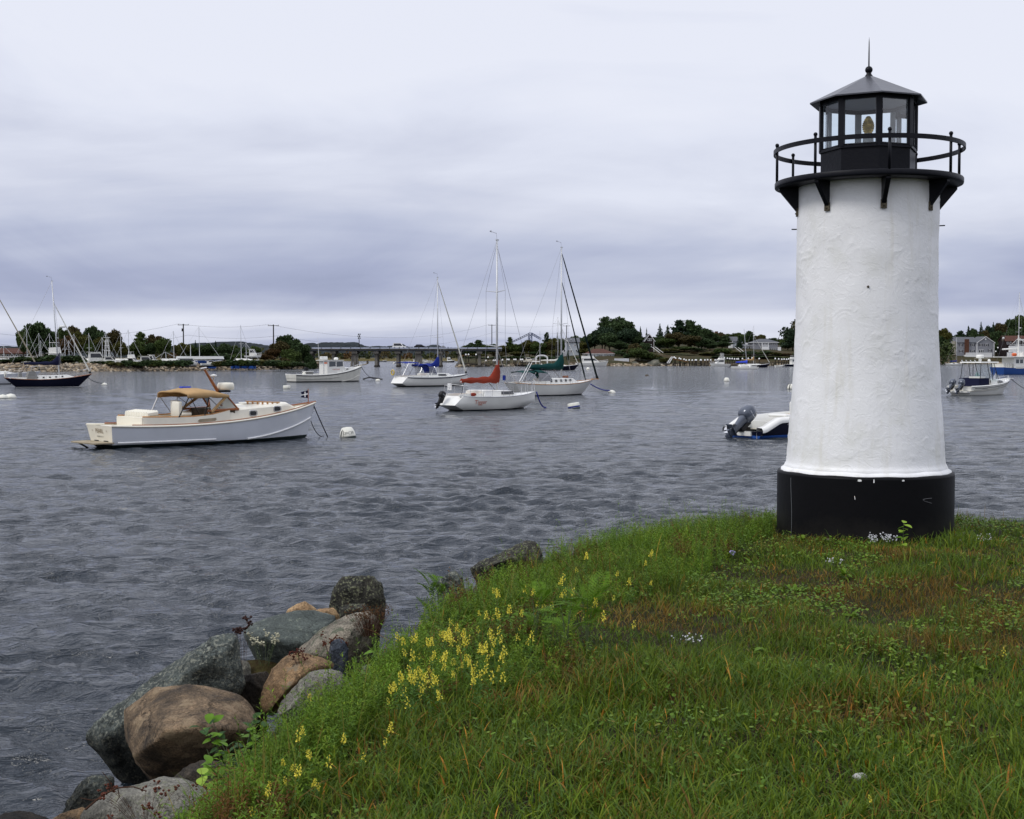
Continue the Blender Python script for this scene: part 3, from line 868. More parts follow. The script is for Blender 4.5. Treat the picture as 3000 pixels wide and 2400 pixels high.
def rock(label, outline, Y, m, front=None, thick=None, seed=1, lump=.018, lscale=5.0, back=.78, lift=0.0, name='rock', group='boulders along the bank', ext=0.0, cut=.84):
 cx = sum(p[0] for p in outline) / len(outline); cy_ = sum(p[1] for p in outline) / len(outline)
 w = (max(p[0] for p in outline) - min(p[0] for p in outline)) * Y / F
 t = thick or .6 * w
 pts = [P(x, y, Y) for x, y in outline]
 if front:
  pts += [P(x, y, Y + d) for x, y, d in front]
 else:
  pts += [P(cx + (x - cx) * .6, cy_ + (y - cy_) * .55 + 4, Y - t * .38) for x, y in outline[::2]]
 pts += [P(cx + (x - cx) * back, cy_ + (y - cy_) * back, Y + t * .55) + Vector((0, 0, 0)) for x, y in outline[::2]]
 lowp = min(pts, key=lambda p: p.z); cxw = sum(p.x for p in pts) / len(pts)
 gl_ = gz(cxw, Y + t * .2) - .06
 if lowp.z > gl_ + .22:                           # carry the stone down to the slope behind its visible foot
  for sx in (-.12, .16):
   for dy in (.25, .55): pts.append(Vector((cxw + (sx + ext) * w, Y + t * dy, gl_)))
 c = sum(pts, Vector()) / len(pts)
 bm = bmesh.new()
 for p in pts: bm.verts.new(p - c)
 res = bmesh.ops.convex_hull(bm, input=bm.verts)
 bmesh.ops.delete(bm, geom=[g for g in res['geom_interior'] if isinstance(g, bmesh.types.BMVert)], context='VERTS')
 bmesh.ops.triangulate(bm, faces=bm.faces)
 for _ in range(6):                                # even out triangle size
  lim = max(w * .042, .012)
  es = [e for e in bm.edges if e.calc_length() > lim]
  if not es: break
  bmesh.ops.subdivide_edges(bm, edges=es, cuts=1)
  bmesh.ops.triangulate(bm, faces=bm.faces)
  if len(bm.verts) > 6500: break
 rr_ = random.Random(seed * 17)
 base_ = [v.co.copy() for v in bm.verts][::7]
 planes = []
 for _ in range(30):                               # broken faces: planes cut into the stone
  nn = Vector((rr_.gauss(0, 1), rr_.gauss(0, 1), rr_.gauss(0, 1))).normalized()
  planes.append((nn, max(q.dot(nn) for q in base_) * rr_.uniform(.955 if front else cut, .99)))
 for v in bm.verts:
  r_ = v.co.length
  if r_ < 1e-6: continue
  u = v.co / r_
  f_ = min([r_] + [d_ / u.dot(nn) for nn, d_ in planes if u.dot(nn) > .05])
  v.co = u * f_
 bmesh.ops.smooth_vert(bm, verts=bm.verts, factor=.25, use_axis_x=True, use_axis_y=True, use_axis_z=True)
 bm.normal_update()
 off = Vector((seed * 3.7, seed * 1.3, seed * 7.1))
 for v in bm.verts:
  q = v.co * (lscale / 2.2)
  d = mnoise.noise(q + off) * lump * 1.6 + mnoise.noise(q * 3.1 + off) * lump * .8 - abs(mnoise.noise(q * 5 + off)) * lump * .9 + abs(mnoise.noise(q * 11 + off)) * lump * .6
  v.co += v.normal * d
 me = bpy.data.meshes.new(name); bm.to_mesh(me); bm.free()
 me.polygons.foreach_set('use_smooth', [True] * len(me.polygons))
 me.materials.append(RK[m])
 o = link(name, me)
 o.location = c + Vector((0, 0, lift))
 tag(o, label, 'rock', group)
 return o
rock('dark boulder crusted with pale lichen, standing highest among the shore rocks', [(962, 1765), (975, 1715), (1000, 1685), (1035, 1669), (1068, 1672), (1105, 1690), (1128, 1720), (1132, 1765), (1100, 1795), (1040, 1800), (985, 1790)], 10.8, 'lichen', seed=3, lump=.014, lscale=7)
rock('small pale tan stone peaking behind the green slab', [(830, 1792), (872, 1768), (902, 1756), (925, 1768), (950, 1790), (945, 1815), (850, 1812)], 11.0, 'tan', seed=4, lump=.006)
rock('flat tan stone under the lichen boulder', [(905, 1785), (945, 1776), (992, 1772), (998, 1800), (960, 1815), (915, 1812)], 10.6, 'tan', seed=5, lump=.008)
rock('low mottled grey stone at the foot of the lichen boulder', [(985, 1780), (1020, 1766), (1075, 1768), (1098, 1782), (1090, 1806), (1020, 1815), (985, 1808)], 10.3, 'lichen', seed=6, lump=.01)
rock('wide smooth grey green slab with an undercut front edge', [(712, 1850), (735, 1828), (800, 1805), (870, 1786), (908, 1782), (950, 1790), (992, 1803), (960, 1850), (920, 1895), (885, 1945), (830, 1935), (790, 1895), (720, 1868)], 10.0, 'slab',
     front=[(716, 1862, -.30), (770, 1868, -.42), (840, 1884, -.48), (900, 1885, -.40), (950, 1845, -.28), (880, 1935, -.02), (810, 1920, -.05)], thick=.75, seed=7, lump=.009, lscale=4, ext=.18)
rock('rounded speckled granite boulder sloping down from the weeds', [(858, 1925), (880, 1895), (930, 1850), (985, 1815), (1040, 1797), (1085, 1793), (1110, 1810), (1090, 1860), (1040, 1920), (985, 1960), (910, 1970), (870, 1950)], 9.5, 'speckle',
     front=[(905, 1915, -.22), (965, 1865, -.26), (1030, 1830, -.22), (960, 1930, -.34), (1020, 1890, -.3)], seed=8, lump=.010, lscale=5)
rock('orange brown boulder with a sharp upright edge below the granite one', [(760, 2070), (770, 2010), (795, 1960), (840, 1918), (880, 1908), (930, 1922), (985, 1945), (960, 1990), (900, 2030), (850, 2060), (800, 2095), (775, 2098)], 8.9, 'brown',
     front=[(800, 2005, -.20), (848, 1935, -.12), (850, 2010, -.34), (900, 1960, -.26), (800, 2070, -.24)], seed=9, lump=.010, lscale=4)
rock('rounded grey boulder half buried under weeds beside the orange brown one', [(800, 2105), (820, 2055), (870, 2000), (925, 1955), (968, 1945), (1010, 1960), (1030, 2020), (1000, 2080), (930, 2120), (840, 2135)], 8.4, 'grey', seed=10, lump=.012, lscale=5)
rock('fist sized blue grey stone wedged on top of the speckled granite', [(960, 1892), (975, 1874), (1008, 1868), (1022, 1885), (1018, 1912), (988, 1930), (966, 1918)], 9.05, 'blue', seed=11, lump=.008, lscale=9)
rock('long jagged grey green slab crusted with pale flakes, reaching to the water', [(252, 2165), (272, 2125), (345, 2055), (440, 1985), (550, 1905), (640, 1862), (690, 1848), (704, 1872), (702, 1930), (715, 2000), (700, 2050), (600, 2110), (450, 2190), (345, 2262), (290, 2215)], 8.9, 'conglom',
     front=[(300, 2170, -.16), (420, 2060, -.22), (560, 1965, -.20), (660, 1900, -.16), (680, 1990, -.12)], thick=.7, seed=12, lump=.024, lscale=8)
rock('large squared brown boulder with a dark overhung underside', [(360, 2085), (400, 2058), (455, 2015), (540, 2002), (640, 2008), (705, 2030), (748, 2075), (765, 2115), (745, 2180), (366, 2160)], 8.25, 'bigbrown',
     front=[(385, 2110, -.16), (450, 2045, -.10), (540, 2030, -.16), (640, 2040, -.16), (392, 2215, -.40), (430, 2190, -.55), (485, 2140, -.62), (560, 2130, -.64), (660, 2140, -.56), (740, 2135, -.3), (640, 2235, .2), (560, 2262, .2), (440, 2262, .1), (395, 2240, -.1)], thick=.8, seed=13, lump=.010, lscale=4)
rock('dark brown stone in the gap between the jagged slab and the orange brown boulder', [(670, 1990), (700, 1968), (760, 1962), (798, 1970), (795, 2010), (775, 2070), (735, 2080), (690, 2040)], 9.25, 'dark', seed=14, lump=.012)
rock('small grey stone behind the dried flower stems', [(690, 1950), (702, 1925), (728, 1922), (738, 1950), (722, 1975), (695, 1972)], 9.5, 'grey', seed=24, lump=.008)
rock('blue grey stone showing through the weeds at the lawn edge', [(935, 2185), (955, 2140), (990, 2108), (1035, 2083), (1065, 2086), (1060, 2120), (1020, 2165), (985, 2200), (945, 2210)], 6.0, 'blue', seed=15, lump=.012, lscale=7)
rock('big grey boulder at the bottom of the pile with a pale split face', [(215, 2420), (245, 2365), (320, 2322), (420, 2290), (480, 2272), (550, 2285), (620, 2320), (660, 2370), (650, 2440), (500, 2480), (280, 2470)], 7.3, 'grey', seed=16, lump=.016, lscale=4, front=[(260, 2400, -.15), (380, 2330, -.22), (480, 2300, -.2), (600, 2340, -.25), (480, 2420, -.4)])
rock('mossy grey stone at the water edge below the jagged slab', [(160, 2400), (195, 2340), (235, 2285), (290, 2262), (335, 2275), (330, 2330), (270, 2390), (210, 2425)], 7.9, 'conglom', seed=17, lump=.018, lscale=8)
rock('black wet stone under the big brown boulder', [(480, 2300), (530, 2250), (600, 2222), (670, 2230), (700, 2280), (650, 2340), (560, 2340)], 7.55, 'dark', seed=18, lump=.014)
rock('dark flat stone in the corner beside the water', [(-60, 2430), (-20, 2385), (50, 2370), (110, 2376), (165, 2402), (200, 2450), (80, 2490)], 7.5, 'dark', seed=19, lump=.012)
rock('orange stained ledge stone between the corner rock and the grey boulder', [(130, 2420), (180, 2380), (240, 2365), (300, 2390), (280, 2450), (170, 2470)], 7.35, 'brown', seed=20, lump=.010)
rock('angular grey boulder at the far edge of the flower patch', [(1372, 1668), (1410, 1644), (1480, 1616), (1520, 1594), (1548, 1578), (1575, 1588), (1592, 1622), (1594, 1665), (1500, 1720), (1410, 1720)], 10.3, 'lichen', seed=21, lump=.016, lscale=6,
     front=[(1440, 1655, -.2), (1510, 1630, -.22), (1548, 1598, -.08), (1570, 1650, -.15)])
rock('low dark stone beside the tall ferny weed', [(1270, 1705), (1288, 1682), (1328, 1668), (1358, 1682), (1368, 1725), (1300, 1745)], 9.7, 'conglom', seed=22, lump=.012)
# pale stones on the lawn
for k, (px, py, s, lab) in enumerate(((2520, 2292, .035, 'pale quartz stone lying in the lawn by the yellow flower'), (2795, 1580, .045, 'white rubble stone against the black base'), (2822, 1572, .040, 'larger rubble stone beside the black base'), (2846, 1583, .032, 'grey rubble stone a step away from the black base'), (2812, 1590, .03, 'small flat rubble chip near the black base'), (2425, 1588, .03, 'white stone chip at the front of the black base'), (2460, 1592, .022, 'tiny stone chip at the front of the black base'))):
 p = G(px, py)
 o = rock(lab, [(px + s * F / p.y * math.cos(a) * (1 + .2 * math.sin(3 * a + k)), py - s * .6 * F / p.y * math.sin(a)) for a in np.linspace(0, 2 * PI, 9)[:-1]], p.y, 'grey', seed=40 + k, lump=.004, lscale=30, name='stone', group='pale stones in the grass')
 o.location.z = p.z + s * .5
 o.data.materials[0] = RK['speckle'] if k else mat('pale_quartz', (.46, .45, .43), .7, var=.3, vscale=30)
# ------------------------------------------------------------------ grass and weeds
def blades(name, x, y, h, w, col_, lean=0.55, seed=3, m=None, segs=3):
 """bent grass blades as one mesh: two quads and a tip each"""
 g = np.random.default_rng(seed)
 n = len(x)
 z = ground_z(x, y)
 a = g.random(n) * 2 * PI                          # lean direction
 tw = a + PI / 2 + g.normal(0, .5, n)              # blade width direction
 ln = np.clip(np.abs(g.normal(0, .28, n) + lean), .05, 1.7)
 ts = np.array([0, .4, .75, 1.0])
 V = np.zeros((n, 7, 3), np.float32)
 C = np.zeros((n, 7, 3), np.float32)
 for k, t in enumerate(ts):
  hor = h * ln * t ** 1.8
  up = h * (t - .38 * ln * t * t)
  cx, cy_, cz = x + np.cos(a) * hor, y + np.sin(a) * hor, z + up - .01
  ww = w * (1.0, .85, .55, 0)[k]
  if k < 3:
   V[:, 2 * k, 0], V[:, 2 * k, 1], V[:, 2 * k, 2] = cx - np.cos(tw) * ww, cy_ - np.sin(tw) * ww, cz
   V[:, 2 * k + 1, 0], V[:, 2 * k + 1, 1], V[:, 2 * k + 1, 2] = cx + np.cos(tw) * ww, cy_ + np.sin(tw) * ww, cz
  else:
   V[:, 6, 0], V[:, 6, 1], V[:, 6, 2] = cx, cy_, cz
 C[:] = col_[:, None, :]
 b = np.arange(n)[:, None] * 7
 q = np.concatenate([b + np.array([[0, 1, 3, 2]]), b + np.array([[2, 3, 5, 4]])])
 t_ = b + np.array([[4, 5, 6]])
 return np_mesh(name, V.reshape(-1, 3), quads=q, tris=t_, mat=m, colors=C.reshape(-1, 3))
WEED_POLY = [tuple(W(px, py, 1.5).xy) for px, py in ((545, 2330), (700, 2310), (930, 2130), (1150, 2010), (1420, 1985), (1640, 1960), (1720, 1880), (1540, 1790), (1850, 1730), (2050, 1650), (2180, 1580), (2290, 1530), (2290, 1455), (1900, 1470), (1600, 1490), (1250, 1600), (900, 1740), (800, 1990), (660, 2140), (560, 2290))]
LEAF = leaf_mat('grass_and_weeds', (1.32, 1.28, .82), .28, .5, .12)
def pick(g, n, cols, p):
 cols = np.array(cols)
 return cols[g.choice(len(cols), n, p=np.array(p) / sum(p))]
def make_grass():
 g = np.random.default_rng(17)
 xs, ys = [], []
 for (y0, y1, dens) in ((3.0, 5.2, 6800), (5.2, 7.0, 5200), (7.0, 9.0, 3700), (9.0, 11.5, 3300), (11.5, 14.6, 2600)):
  xa, xb = -1.6, .50 * y1 + .6
  n = int((xb - xa) * (y1 - y0) * dens)
  xs.append(g.uniform(xa, xb, n)); ys.append(g.uniform(y0, y1, n))
 x, y = np.concatenate(xs), np.concatenate(ys)
 # tufts: pull blades towards clump centres
 tx, ty = (vnoise(x, y, .13, 51) - .5), (vnoise(x, y, .13, 52) - .5)
 x, y = x + tx * .08, y + ty * .08
 d = bank_sd(x, y)
 keep = (d < .02 + .12 * (vnoise(x, y, .3, 53) - .5))
 keep &= np.hypot(x - LX, y - LY) > .80
 keep &= g.random(len(x)) < .55 + .6 * vnoise(x, y, .38, 54)     # thin and thick places
 weed = in_poly(x, y, WEED_POLY)
 keep &= ~(weed & (g.random(len(x)) < .45))
 x, y, weed = x[keep], y[keep], weed[keep]
 n = len(x)
 dist = np.hypot(x, y)
 tall = vnoise(x, y, .55, 55)
 near = 1 - sstep(5.5, 8.0, dist)
 h = (.040 + .115 * tall ** 1.8 + .035 * near) * g.uniform(.6, 1.3, n)
 h = np.where(weed, h * 1.25, h)
 w = (.0016 + .0010 * near * (1 - 0)) * g.uniform(.7, 1.4, n) * (1 + .06 * np.clip(dist - 5, 0, 10))
 wide = g.random(n) < .12
 w = np.where(wide, w * 1.7, w)
 # colours: blue green, mid green, yellow green, then rusty and straw blades by patches
 c = pick(g, n, [(.060, .104, .014), (.076, .120, .014), (.106, .140, .018), (.044, .080, .018), (.058, .108, .032)], [3, 3.2, 1.8, 1.6, 1.6])
 fld = .55 * vnoise(x, y, .8, 56) + .45 * vnoise(x, y, .28, 57)
 zone = sstep(4.6, 6.4, y) * (1 - .55 * sstep(9.5, 12, y)) * sstep(-.9, .9, x)
 pr = sstep(.38, .72, fld) * (.17 + .70 * zone)
 pr = np.where(weed, pr * .35, pr)
 dry = g.random(n) < pr
 cd = pick(g, n, [(.145, .088, .026), (.110, .064, .022), (.19, .125, .045), (.105, .082, .024), (.105, .104, .024)], [3, 3, 1.5, 2, 2])
 c = np.where(dry[:, None], cd, c)
 straw = g.random(n) < .018
 c = np.where(straw[:, None], pick(g, n, [(.33, .15, .035), (.36, .20, .06), (.25, .10, .02)], [2, 1, 1]), c)
 c = c * g.uniform(.75, 1.25, n)[:, None] * (.80 + .4 * vnoise(x, y, .5, 58))[:, None]
 # thatch lying flat and a few long arching blades
 th = g.random(n) < .10
 lean = np.where(th, 1.5, .62)
 h = np.where(th, h * .55, h)
 c = np.where(th[:, None], pick(g, n, [(.17, .125, .06), (.12, .085, .04), (.22, .17, .09)], [2, 2, 1]), c)
 lg = (g.random(n) < .03) & ~th
 h = np.where(lg, h * 1.7, h)
 me = blades('grass', x, y, h, w, c, lean, 3, LEAF)
 tag(link('grass', me), kind='stuff')
make_grass()
def make_clover():
 g = np.random.default_rng(41)
 n = 60000
 y = g.uniform(3.6, 13.4, n); x = g.uniform(-1.0, .52 * y + .4)
 f = .6 * vnoise(x + 20, y, .34, 65) + .4 * vnoise(x + 20, y, 1.1, 66)
 k = (f > .57) & (bank_sd(x, y) < -.05) & (np.hypot(x - LX, y - LY) > .82) & (g.random(n) < .35 + .65 * sstep(5, 8, y))
 x, y = x[k], y[k]; n = len(x)
 z = ground_z(x, y) + g.uniform(.015, .075, n)
 s = g.uniform(.006, .014, n)
 a = g.random(n) * 6.28; tl = g.uniform(-.5, .5, n); t2 = g.uniform(-.5, .5, n)
 V = []
 for da, rr in ((0, 1.0), (.9, .8), (2.2, .8), (3.14, 1.0), (4.0, .8), (5.4, .8)):
  dx, dy = np.cos(a + da) * s * rr, np.sin(a + da) * s * rr
  V.append(np.stack([x + dx, y + dy, z + dx * tl + dy * t2], -1))
 V = np.stack(V, 1).reshape(-1, 3)
 b = np.arange(n)[:, None] * 6
 Q = np.concatenate([b + np.array([[0, 1, 2, 3]]), b + np.array([[0, 3, 4, 5]])])
 c = pick(g, n, [(.085, .155, .022), (.105, .165, .030), (.065, .125, .022), (.13, .12, .03)], [3, 2, 3, .6]) * g.uniform(.75, 1.2, (n, 1))
 tag(link('clover', np_mesh('clover', V, quads=Q, mat=LEAF, colors=np.repeat(c, 6, 0))), kind='stuff')
make_clover()
def stems(x, y, h, g, c, leaf_len=.034, leaf_w=.0030, nl=26, flop=.35, ground=True):
 """upright weeds with many narrow leaves; vertices, quads, colours"""
 n = len(x)
 z0 = ground_z(x, y) if ground else np.zeros(n)
 a = g.random(n) * 2 * PI
 ln = np.abs(g.normal(0, flop, n))
 ts = np.linspace(0, 1, 4)
 V, Q, C = [], [], []
 def at(t):
  return np.stack([x + np.cos(a) * ln * h * t * t, y + np.sin(a) * ln * h * t * t, z0 + h * t * (1 - .25 * ln * t) - .01], -1)
 base = 0
 sw = .0016
 side = np.stack([np.cos(a + 1.3), np.sin(a + 1.3), np.zeros(n)], -1)
 rows = []
 for t in ts:
  p = at(t)
  rows += [p - side * sw * (1.2 - t), p + side * sw * (1.2 - t)]
 S = np.stack(rows, 1)
 V.append(S.reshape(-1, 3))
 b = np.arange(n)[:, None] * 8
 for k in range(3):
  Q.append(b + np.array([[2 * k, 2 * k + 1, 2 * k + 3, 2 * k + 2]]))
 C.append(np.repeat(c * np.array([[.9, .85, .8]]), 8, 0))
 base = n * 8
 for k in range(nl):
  t = .10 + .90 * (k + g.random(n)) / nl
  p = at(t)
  b_ = a + k * 2.4 + g.normal(0, .3, n)
  up = g.uniform(.15, .95, n) + (t > .85) * .5
  L = leaf_len * g.uniform(.6, 1.25, n) * (1.15 - .45 * t)
  d = np.stack([np.cos(b_), np.sin(b_), up], -1)
  d /= np.linalg.norm(d, axis=1)[:, None]
  s_ = np.stack([-np.sin(b_), np.cos(b_), g.normal(0, .35, n)], -1)
  lw = leaf_w * g.uniform(.7, 1.3, n)[:, None]
  tip = p + d * L[:, None] - np.array([[0, 0, 1]]) * (L * .16)[:, None]
  mid = p + d * (L * .45)[:, None]
  V.append(np.stack([p, mid - s_ * lw, tip, mid + s_ * lw], 1).reshape(-1, 3))
  Q.append(base + np.arange(n)[:, None] * 4 + np.array([[0, 1, 2, 3]]))
  C.append(np.repeat(c * g.uniform(.75, 1.3, (n, 1)), 4, 0))
  base += n * 4
 return np.concatenate(V), np.concatenate(Q), np.concatenate(C)
def make_weeds():
 g = np.random.default_rng(23)
 lo, hi = np.min(WEED_POLY, 0), np.max(WEED_POLY, 0)
 n = 26000
 x, y = g.uniform(lo[0] - .3, hi[0] + .3, n), g.uniform(lo[1] - .3, hi[1] + .3, n)
 k = in_poly(x, y, WEED_POLY) & (bank_sd(x, y) < .12) & (np.hypot(x - LX, y - LY) > .84)
 k &= g.random(n) < .30 + .75 * vnoise(x, y, .42, 61)
 x, y = x[k][:6000], y[k][:6000]
 ex = g.uniform(-2.0, -.6, 9000); ey = g.uniform(4.2, 9.6, 9000); ed = bank_sd(ex, ey)
 kk = (ed > -.25) & (ed < .36 - .34 * sstep(5.6, 6.8, ey)) & (g.random(9000) < .9 - .8 * sstep(.15, .45, ed))
 kk &= ~((ex < -1.12) & (ey < 7.4) & (ey > 5.9))
 x, y = np.concatenate([x, ex[kk]]), np.concatenate([y, ey[kk]])
 m = len(x)
 h = g.uniform(.07, .22, m) * (.5 + .8 * vnoise(x, y, .5, 62)) * np.where(g.random(m) < .06, 1.7, 1)
 c = pick(g, m, [(.085, .155, .020), (.068, .130, .018), (.115, .175, .024), (.080, .145, .036)], [3, 3, 2, 1.4])
 red = vnoise(x, y, .33, 64) > .80
 c = np.where(red[:, None], np.array([[.085, .042, .018]]), c)
 c = c * (.75 + .5 * vnoise(x, y, .5, 63))[:, None]
 V, Q, C = stems(x, y, h, g, c)
 sx_ = g.uniform(-2.6, 2.6, 16000); sy_ = g.uniform(2.5, 13.5, 16000); sd_ = bank_sd(sx_, sy_)
 k3 = (sd_ > .10) & (sd_ < 1.25) & (g.random(16000) < (.25 + .9 * vnoise(sx_ + 9, sy_, .4, 68)) * (1 - .6 * sstep(.5, 1.25, sd_)))
 sx_, sy_ = sx_[k3], sy_[k3]
 c3 = pick(g, len(sx_), [(.085, .135, .024), (.06, .105, .02), (.11, .09, .03), (.09, .05, .02)], [3, 3, 1.5, 1])
 V3, Q3, C3 = stems(sx_, sy_, g.uniform(.03, .085, len(sx_)), g, c3, .030, .0036, 12)
 tag(link('slope_weeds', np_mesh('slope_weeds', V3, quads=Q3, mat=LEAF, colors=C3)), kind='stuff')
 gx, gy = x[::3] + g.normal(0, .05, len(x[::3])), y[::3] + g.normal(0, .05, len(x[::3]))
 nb = len(gx)
 cb_ = pick(g, nb, [(.10, .15, .03), (.16, .14, .05), (.13, .07, .03), (.06, .10, .02)], [3, 2, 1, 3])
 tag(link('tall_grass', blades('tall_grass', gx, gy, g.uniform(.14, .32, nb), g.uniform(.0015, .003, nb), cb_, .5, 9, LEAF)), kind='stuff')
 tag(link('weeds', np_mesh('weeds', V, quads=Q, mat=LEAF, colors=C)), kind='stuff')
make_weeds()
# --- plants one can count -------------------------------------------------------
YEL = mat('pale_yellow_petals', (.74, .64, .05), .6, c2=(.80, .68, .08), var=.2, vscale=60)
def flower_kind(seed, h, nfl):
 g = np.random.default_rng(seed); r = random.Random(seed)
 V, Q, C = stems(np.zeros(1), np.zeros(1), np.array([h]), g, np.array([(.052, .112, .035)]), .036, .003, 30, .12, False)
 st = np_mesh('stem', V, quads=Q, mat=LEAF, colors=C)
 mb = MB(); topz = h * .985
 for k in range(nfl):
  t = k / max(1, nfl - 1)
  a = k * 2.4 + r.random()
  rad = .0075 * (1.05 - .55 * t)
  c = Vector((math.cos(a) * rad, math.sin(a) * rad, topz - .036 + .046 * t))
  u = Vector((math.cos(a), math.sin(a), .25)).normalized()
  s_ = u.cross(Vector((0, 0, 1))).normalized()
  w = u.cross(s_)
  q = .0066 * (1.1 - .4 * t)
  # two lips and a short spur
  mb.poly([c, c + u * q + s_ * q * .75 + w * q * .3, c + u * q * 1.35 - w * q * .5, c + u * q - s_ * q * .75 + w * q * .3])
  mb.poly([c, c + u * q * .5 + s_ * q * .6 - w * q * .9, c + u * q * .8 - w * q * 1.6, c + u * q * .5 - s_ * q * .6 - w * q * .9])
  mb.poly([c + w * .001, c - u * q * .3 + w * q * 1.2, c + s_ * q * .3 + w * q * .3])
 fl = mb.mesh('flower_spike', YEL)
 return st, fl
FK = [flower_kind(80 + k, (.24, .28, .20, .26)[k], (11, 14, 8, 17)[k]) for k in range(4)]
def place_flowers(pts, label, group, hs=1.0, seed=1, frm=''):
 r = random.Random(seed)
 pts = sorted(pts)
 for n_, (px, py) in enumerate(pts):
  st, fl = FK[r.randrange(4)]
  h = .26 * hs * r.uniform(.65, 1.25)
  # the flower head is seen at the pixel: walk down to the ground below it
  p = G(px, py)
  for _ in range(8):
   p = W(px, py, gz(p.x, p.y) + h * .93)
  z = gz(p.x, p.y)
  t = thing('yellow_flower_plant', label if len(pts) == 1 else f'{ordw(n_)} {label} from {frm}', 'wildflower', (p.x, p.y, z - .01), r.uniform(0, 6.28), group)
  s_ = h / .26
  t.scale = (s_, s_, s_)
  t.rotation_euler.x = r.uniform(-.28, .28); t.rotation_euler.y = r.uniform(-.28, .28)
  o = link('stem', st, t); f = link('flower_spike', fl, t)
  f.location = st_top[st.name]
  o.location = (0, 0, 0)
st_top = {k[0].name: (0, 0, 0) for k in FK}
for st, fl in FK:                                     # move the spikes onto the bent stem tips
 co = np.zeros(len(st.vertices) * 3); st.vertices.foreach_get('co', co); co = co.reshape(-1, 3)
 tip = co[6:8].mean(0)
 fz = max(v.co.z for v in fl.vertices)
 st_top[st.name] = (float(tip[0]), float(tip[1]), float(tip[2]) - fz + .012)
DENSE = [(1217, 1884), (1240, 1858), (1262, 1870), (1275, 1835), (1290, 1850), (1302, 1825), (1315, 1845), (1355, 1850), (1360, 1830), (1300, 1880), (1345, 1872), (1288, 1888), (1205, 1848), (1212, 1843), (1320, 1832), (1385, 1885), (1400, 1900), (1440, 1880), (1450, 1850), (1425, 1910), (1448, 1853), (1417, 1848), (1462, 1728), (1466, 1715), (1330, 1725), (1318, 1735), (1480, 1785), (1470, 1800), (1500, 1790), (1445, 1800), (1430, 1790), (1418, 1805), (1455, 1792), (1478, 1815), (1510, 1810), (1525, 1843), (1538, 1846), (1545, 1840), (1495, 1770)]
PATCH = [(1262, 1900), (1265, 1915), (1280, 1912), (1335, 1912), (1345, 1920), (1332, 1928), (1380, 1925), (1385, 1938), (1395, 1880), (1245, 1950), (1230, 1965), (1262, 1958), (1290, 1948), (1190, 1968), (1180, 1978), (1200, 1972), (1212, 1985), (1235, 1990), (1250, 1982), (1175, 1995), (1190, 2002), (1228, 1998), (1258, 1968), (1310, 1968), (1330, 1965), (1382, 1985), (1470, 1952), (1452, 1950), (1390, 1955), (1215, 1962)]
FAR = [(1632, 1552), (1650, 1562), (1645, 1572), (1660, 1565), (1682, 1548), (1705, 1562), (1720, 1572), (1765, 1530), (1790, 1532), (1740, 1575), (1830, 1530), (1760, 1575), (1690, 1585), (1715, 1620), (1650, 1640), (1700, 1650), (1520, 1660), (1538, 1708), (1545, 1730), (1568, 1760), (1625, 1692), (1655, 1712), (1640, 1735), (1665, 1690), (1712, 1765), (1725, 1752), (1765, 1782), (1840, 1785), (1800, 1672), (1875, 1610), (1890, 1640), (1858, 1692), (1893, 1695), (1785, 1722), (1580, 1750), (1855, 1530), (1880, 1555), (1600, 1730)]
EDGEF = [(1200, 1660), (1158, 1720), (1160, 1735), (1190, 1728), (1340, 1665), (1380, 1680), (1405, 1690), (1165, 1800), (1045, 1860), (1080, 1825), (1062, 1920), (1055, 1945), (1145, 1868), (1090, 1960), (1015, 1980), (1100, 2125), (1050, 2155), (985, 2165), (1105, 2122)]
NEARF = [(830, 2235), (845, 2260), (838, 2245), (835, 2250), (878, 2262), (790, 2285), (770, 2295), (935, 2250), (920, 2205), (955, 2175), (905, 2190), (790, 2320), (765, 2300), (870, 2040), (862, 2060), (905, 2065), (910, 2075), (835, 2100), (875, 2130), (900, 2140), (840, 2205)]
_rd = random.Random(77)
DENSE += [(int(_rd.gauss(1330, 70)), int(_rd.gauss(1865, 40))) for _ in range(26)]
PATCH += [(int(_rd.gauss(1230, 40)), int(_rd.gauss(1965, 30))) for _ in range(12)]
place_flowers(DENSE, 'yellow wildflower of the thick drift', 'yellow wildflowers in the thick drift', .95, 1, 'the boulders')
place_flowers(PATCH, 'yellow wildflower along the lawn side of the drift', 'yellow wildflowers at the lawn side of the drift', .85, 2, 'the boulders')
place_flowers(FAR, 'scattered yellow wildflower on the far green slope', 'scattered yellow wildflowers on the far slope', .9, 3, 'the ferny weed')
place_flowers(EDGEF, 'yellow wildflower along the bank edge above the boulders', 'yellow wildflowers above the boulders', .95, 4, 'the blue grey stone')
place_flowers(NEARF, 'yellow wildflower among feathery weeds by the leafy shrub', 'yellow wildflowers by the leafy shrub', .75, 5, 'the shrub')
place_flowers([(2572, 2318)], 'single yellow wildflower standing alone in the lawn next to a pale stone', None, .55, 6)
place_flowers([(2975, 1862)], 'yellow wildflower pair at the outer edge of the brownish lawn, away from the others', None, .7, 7)
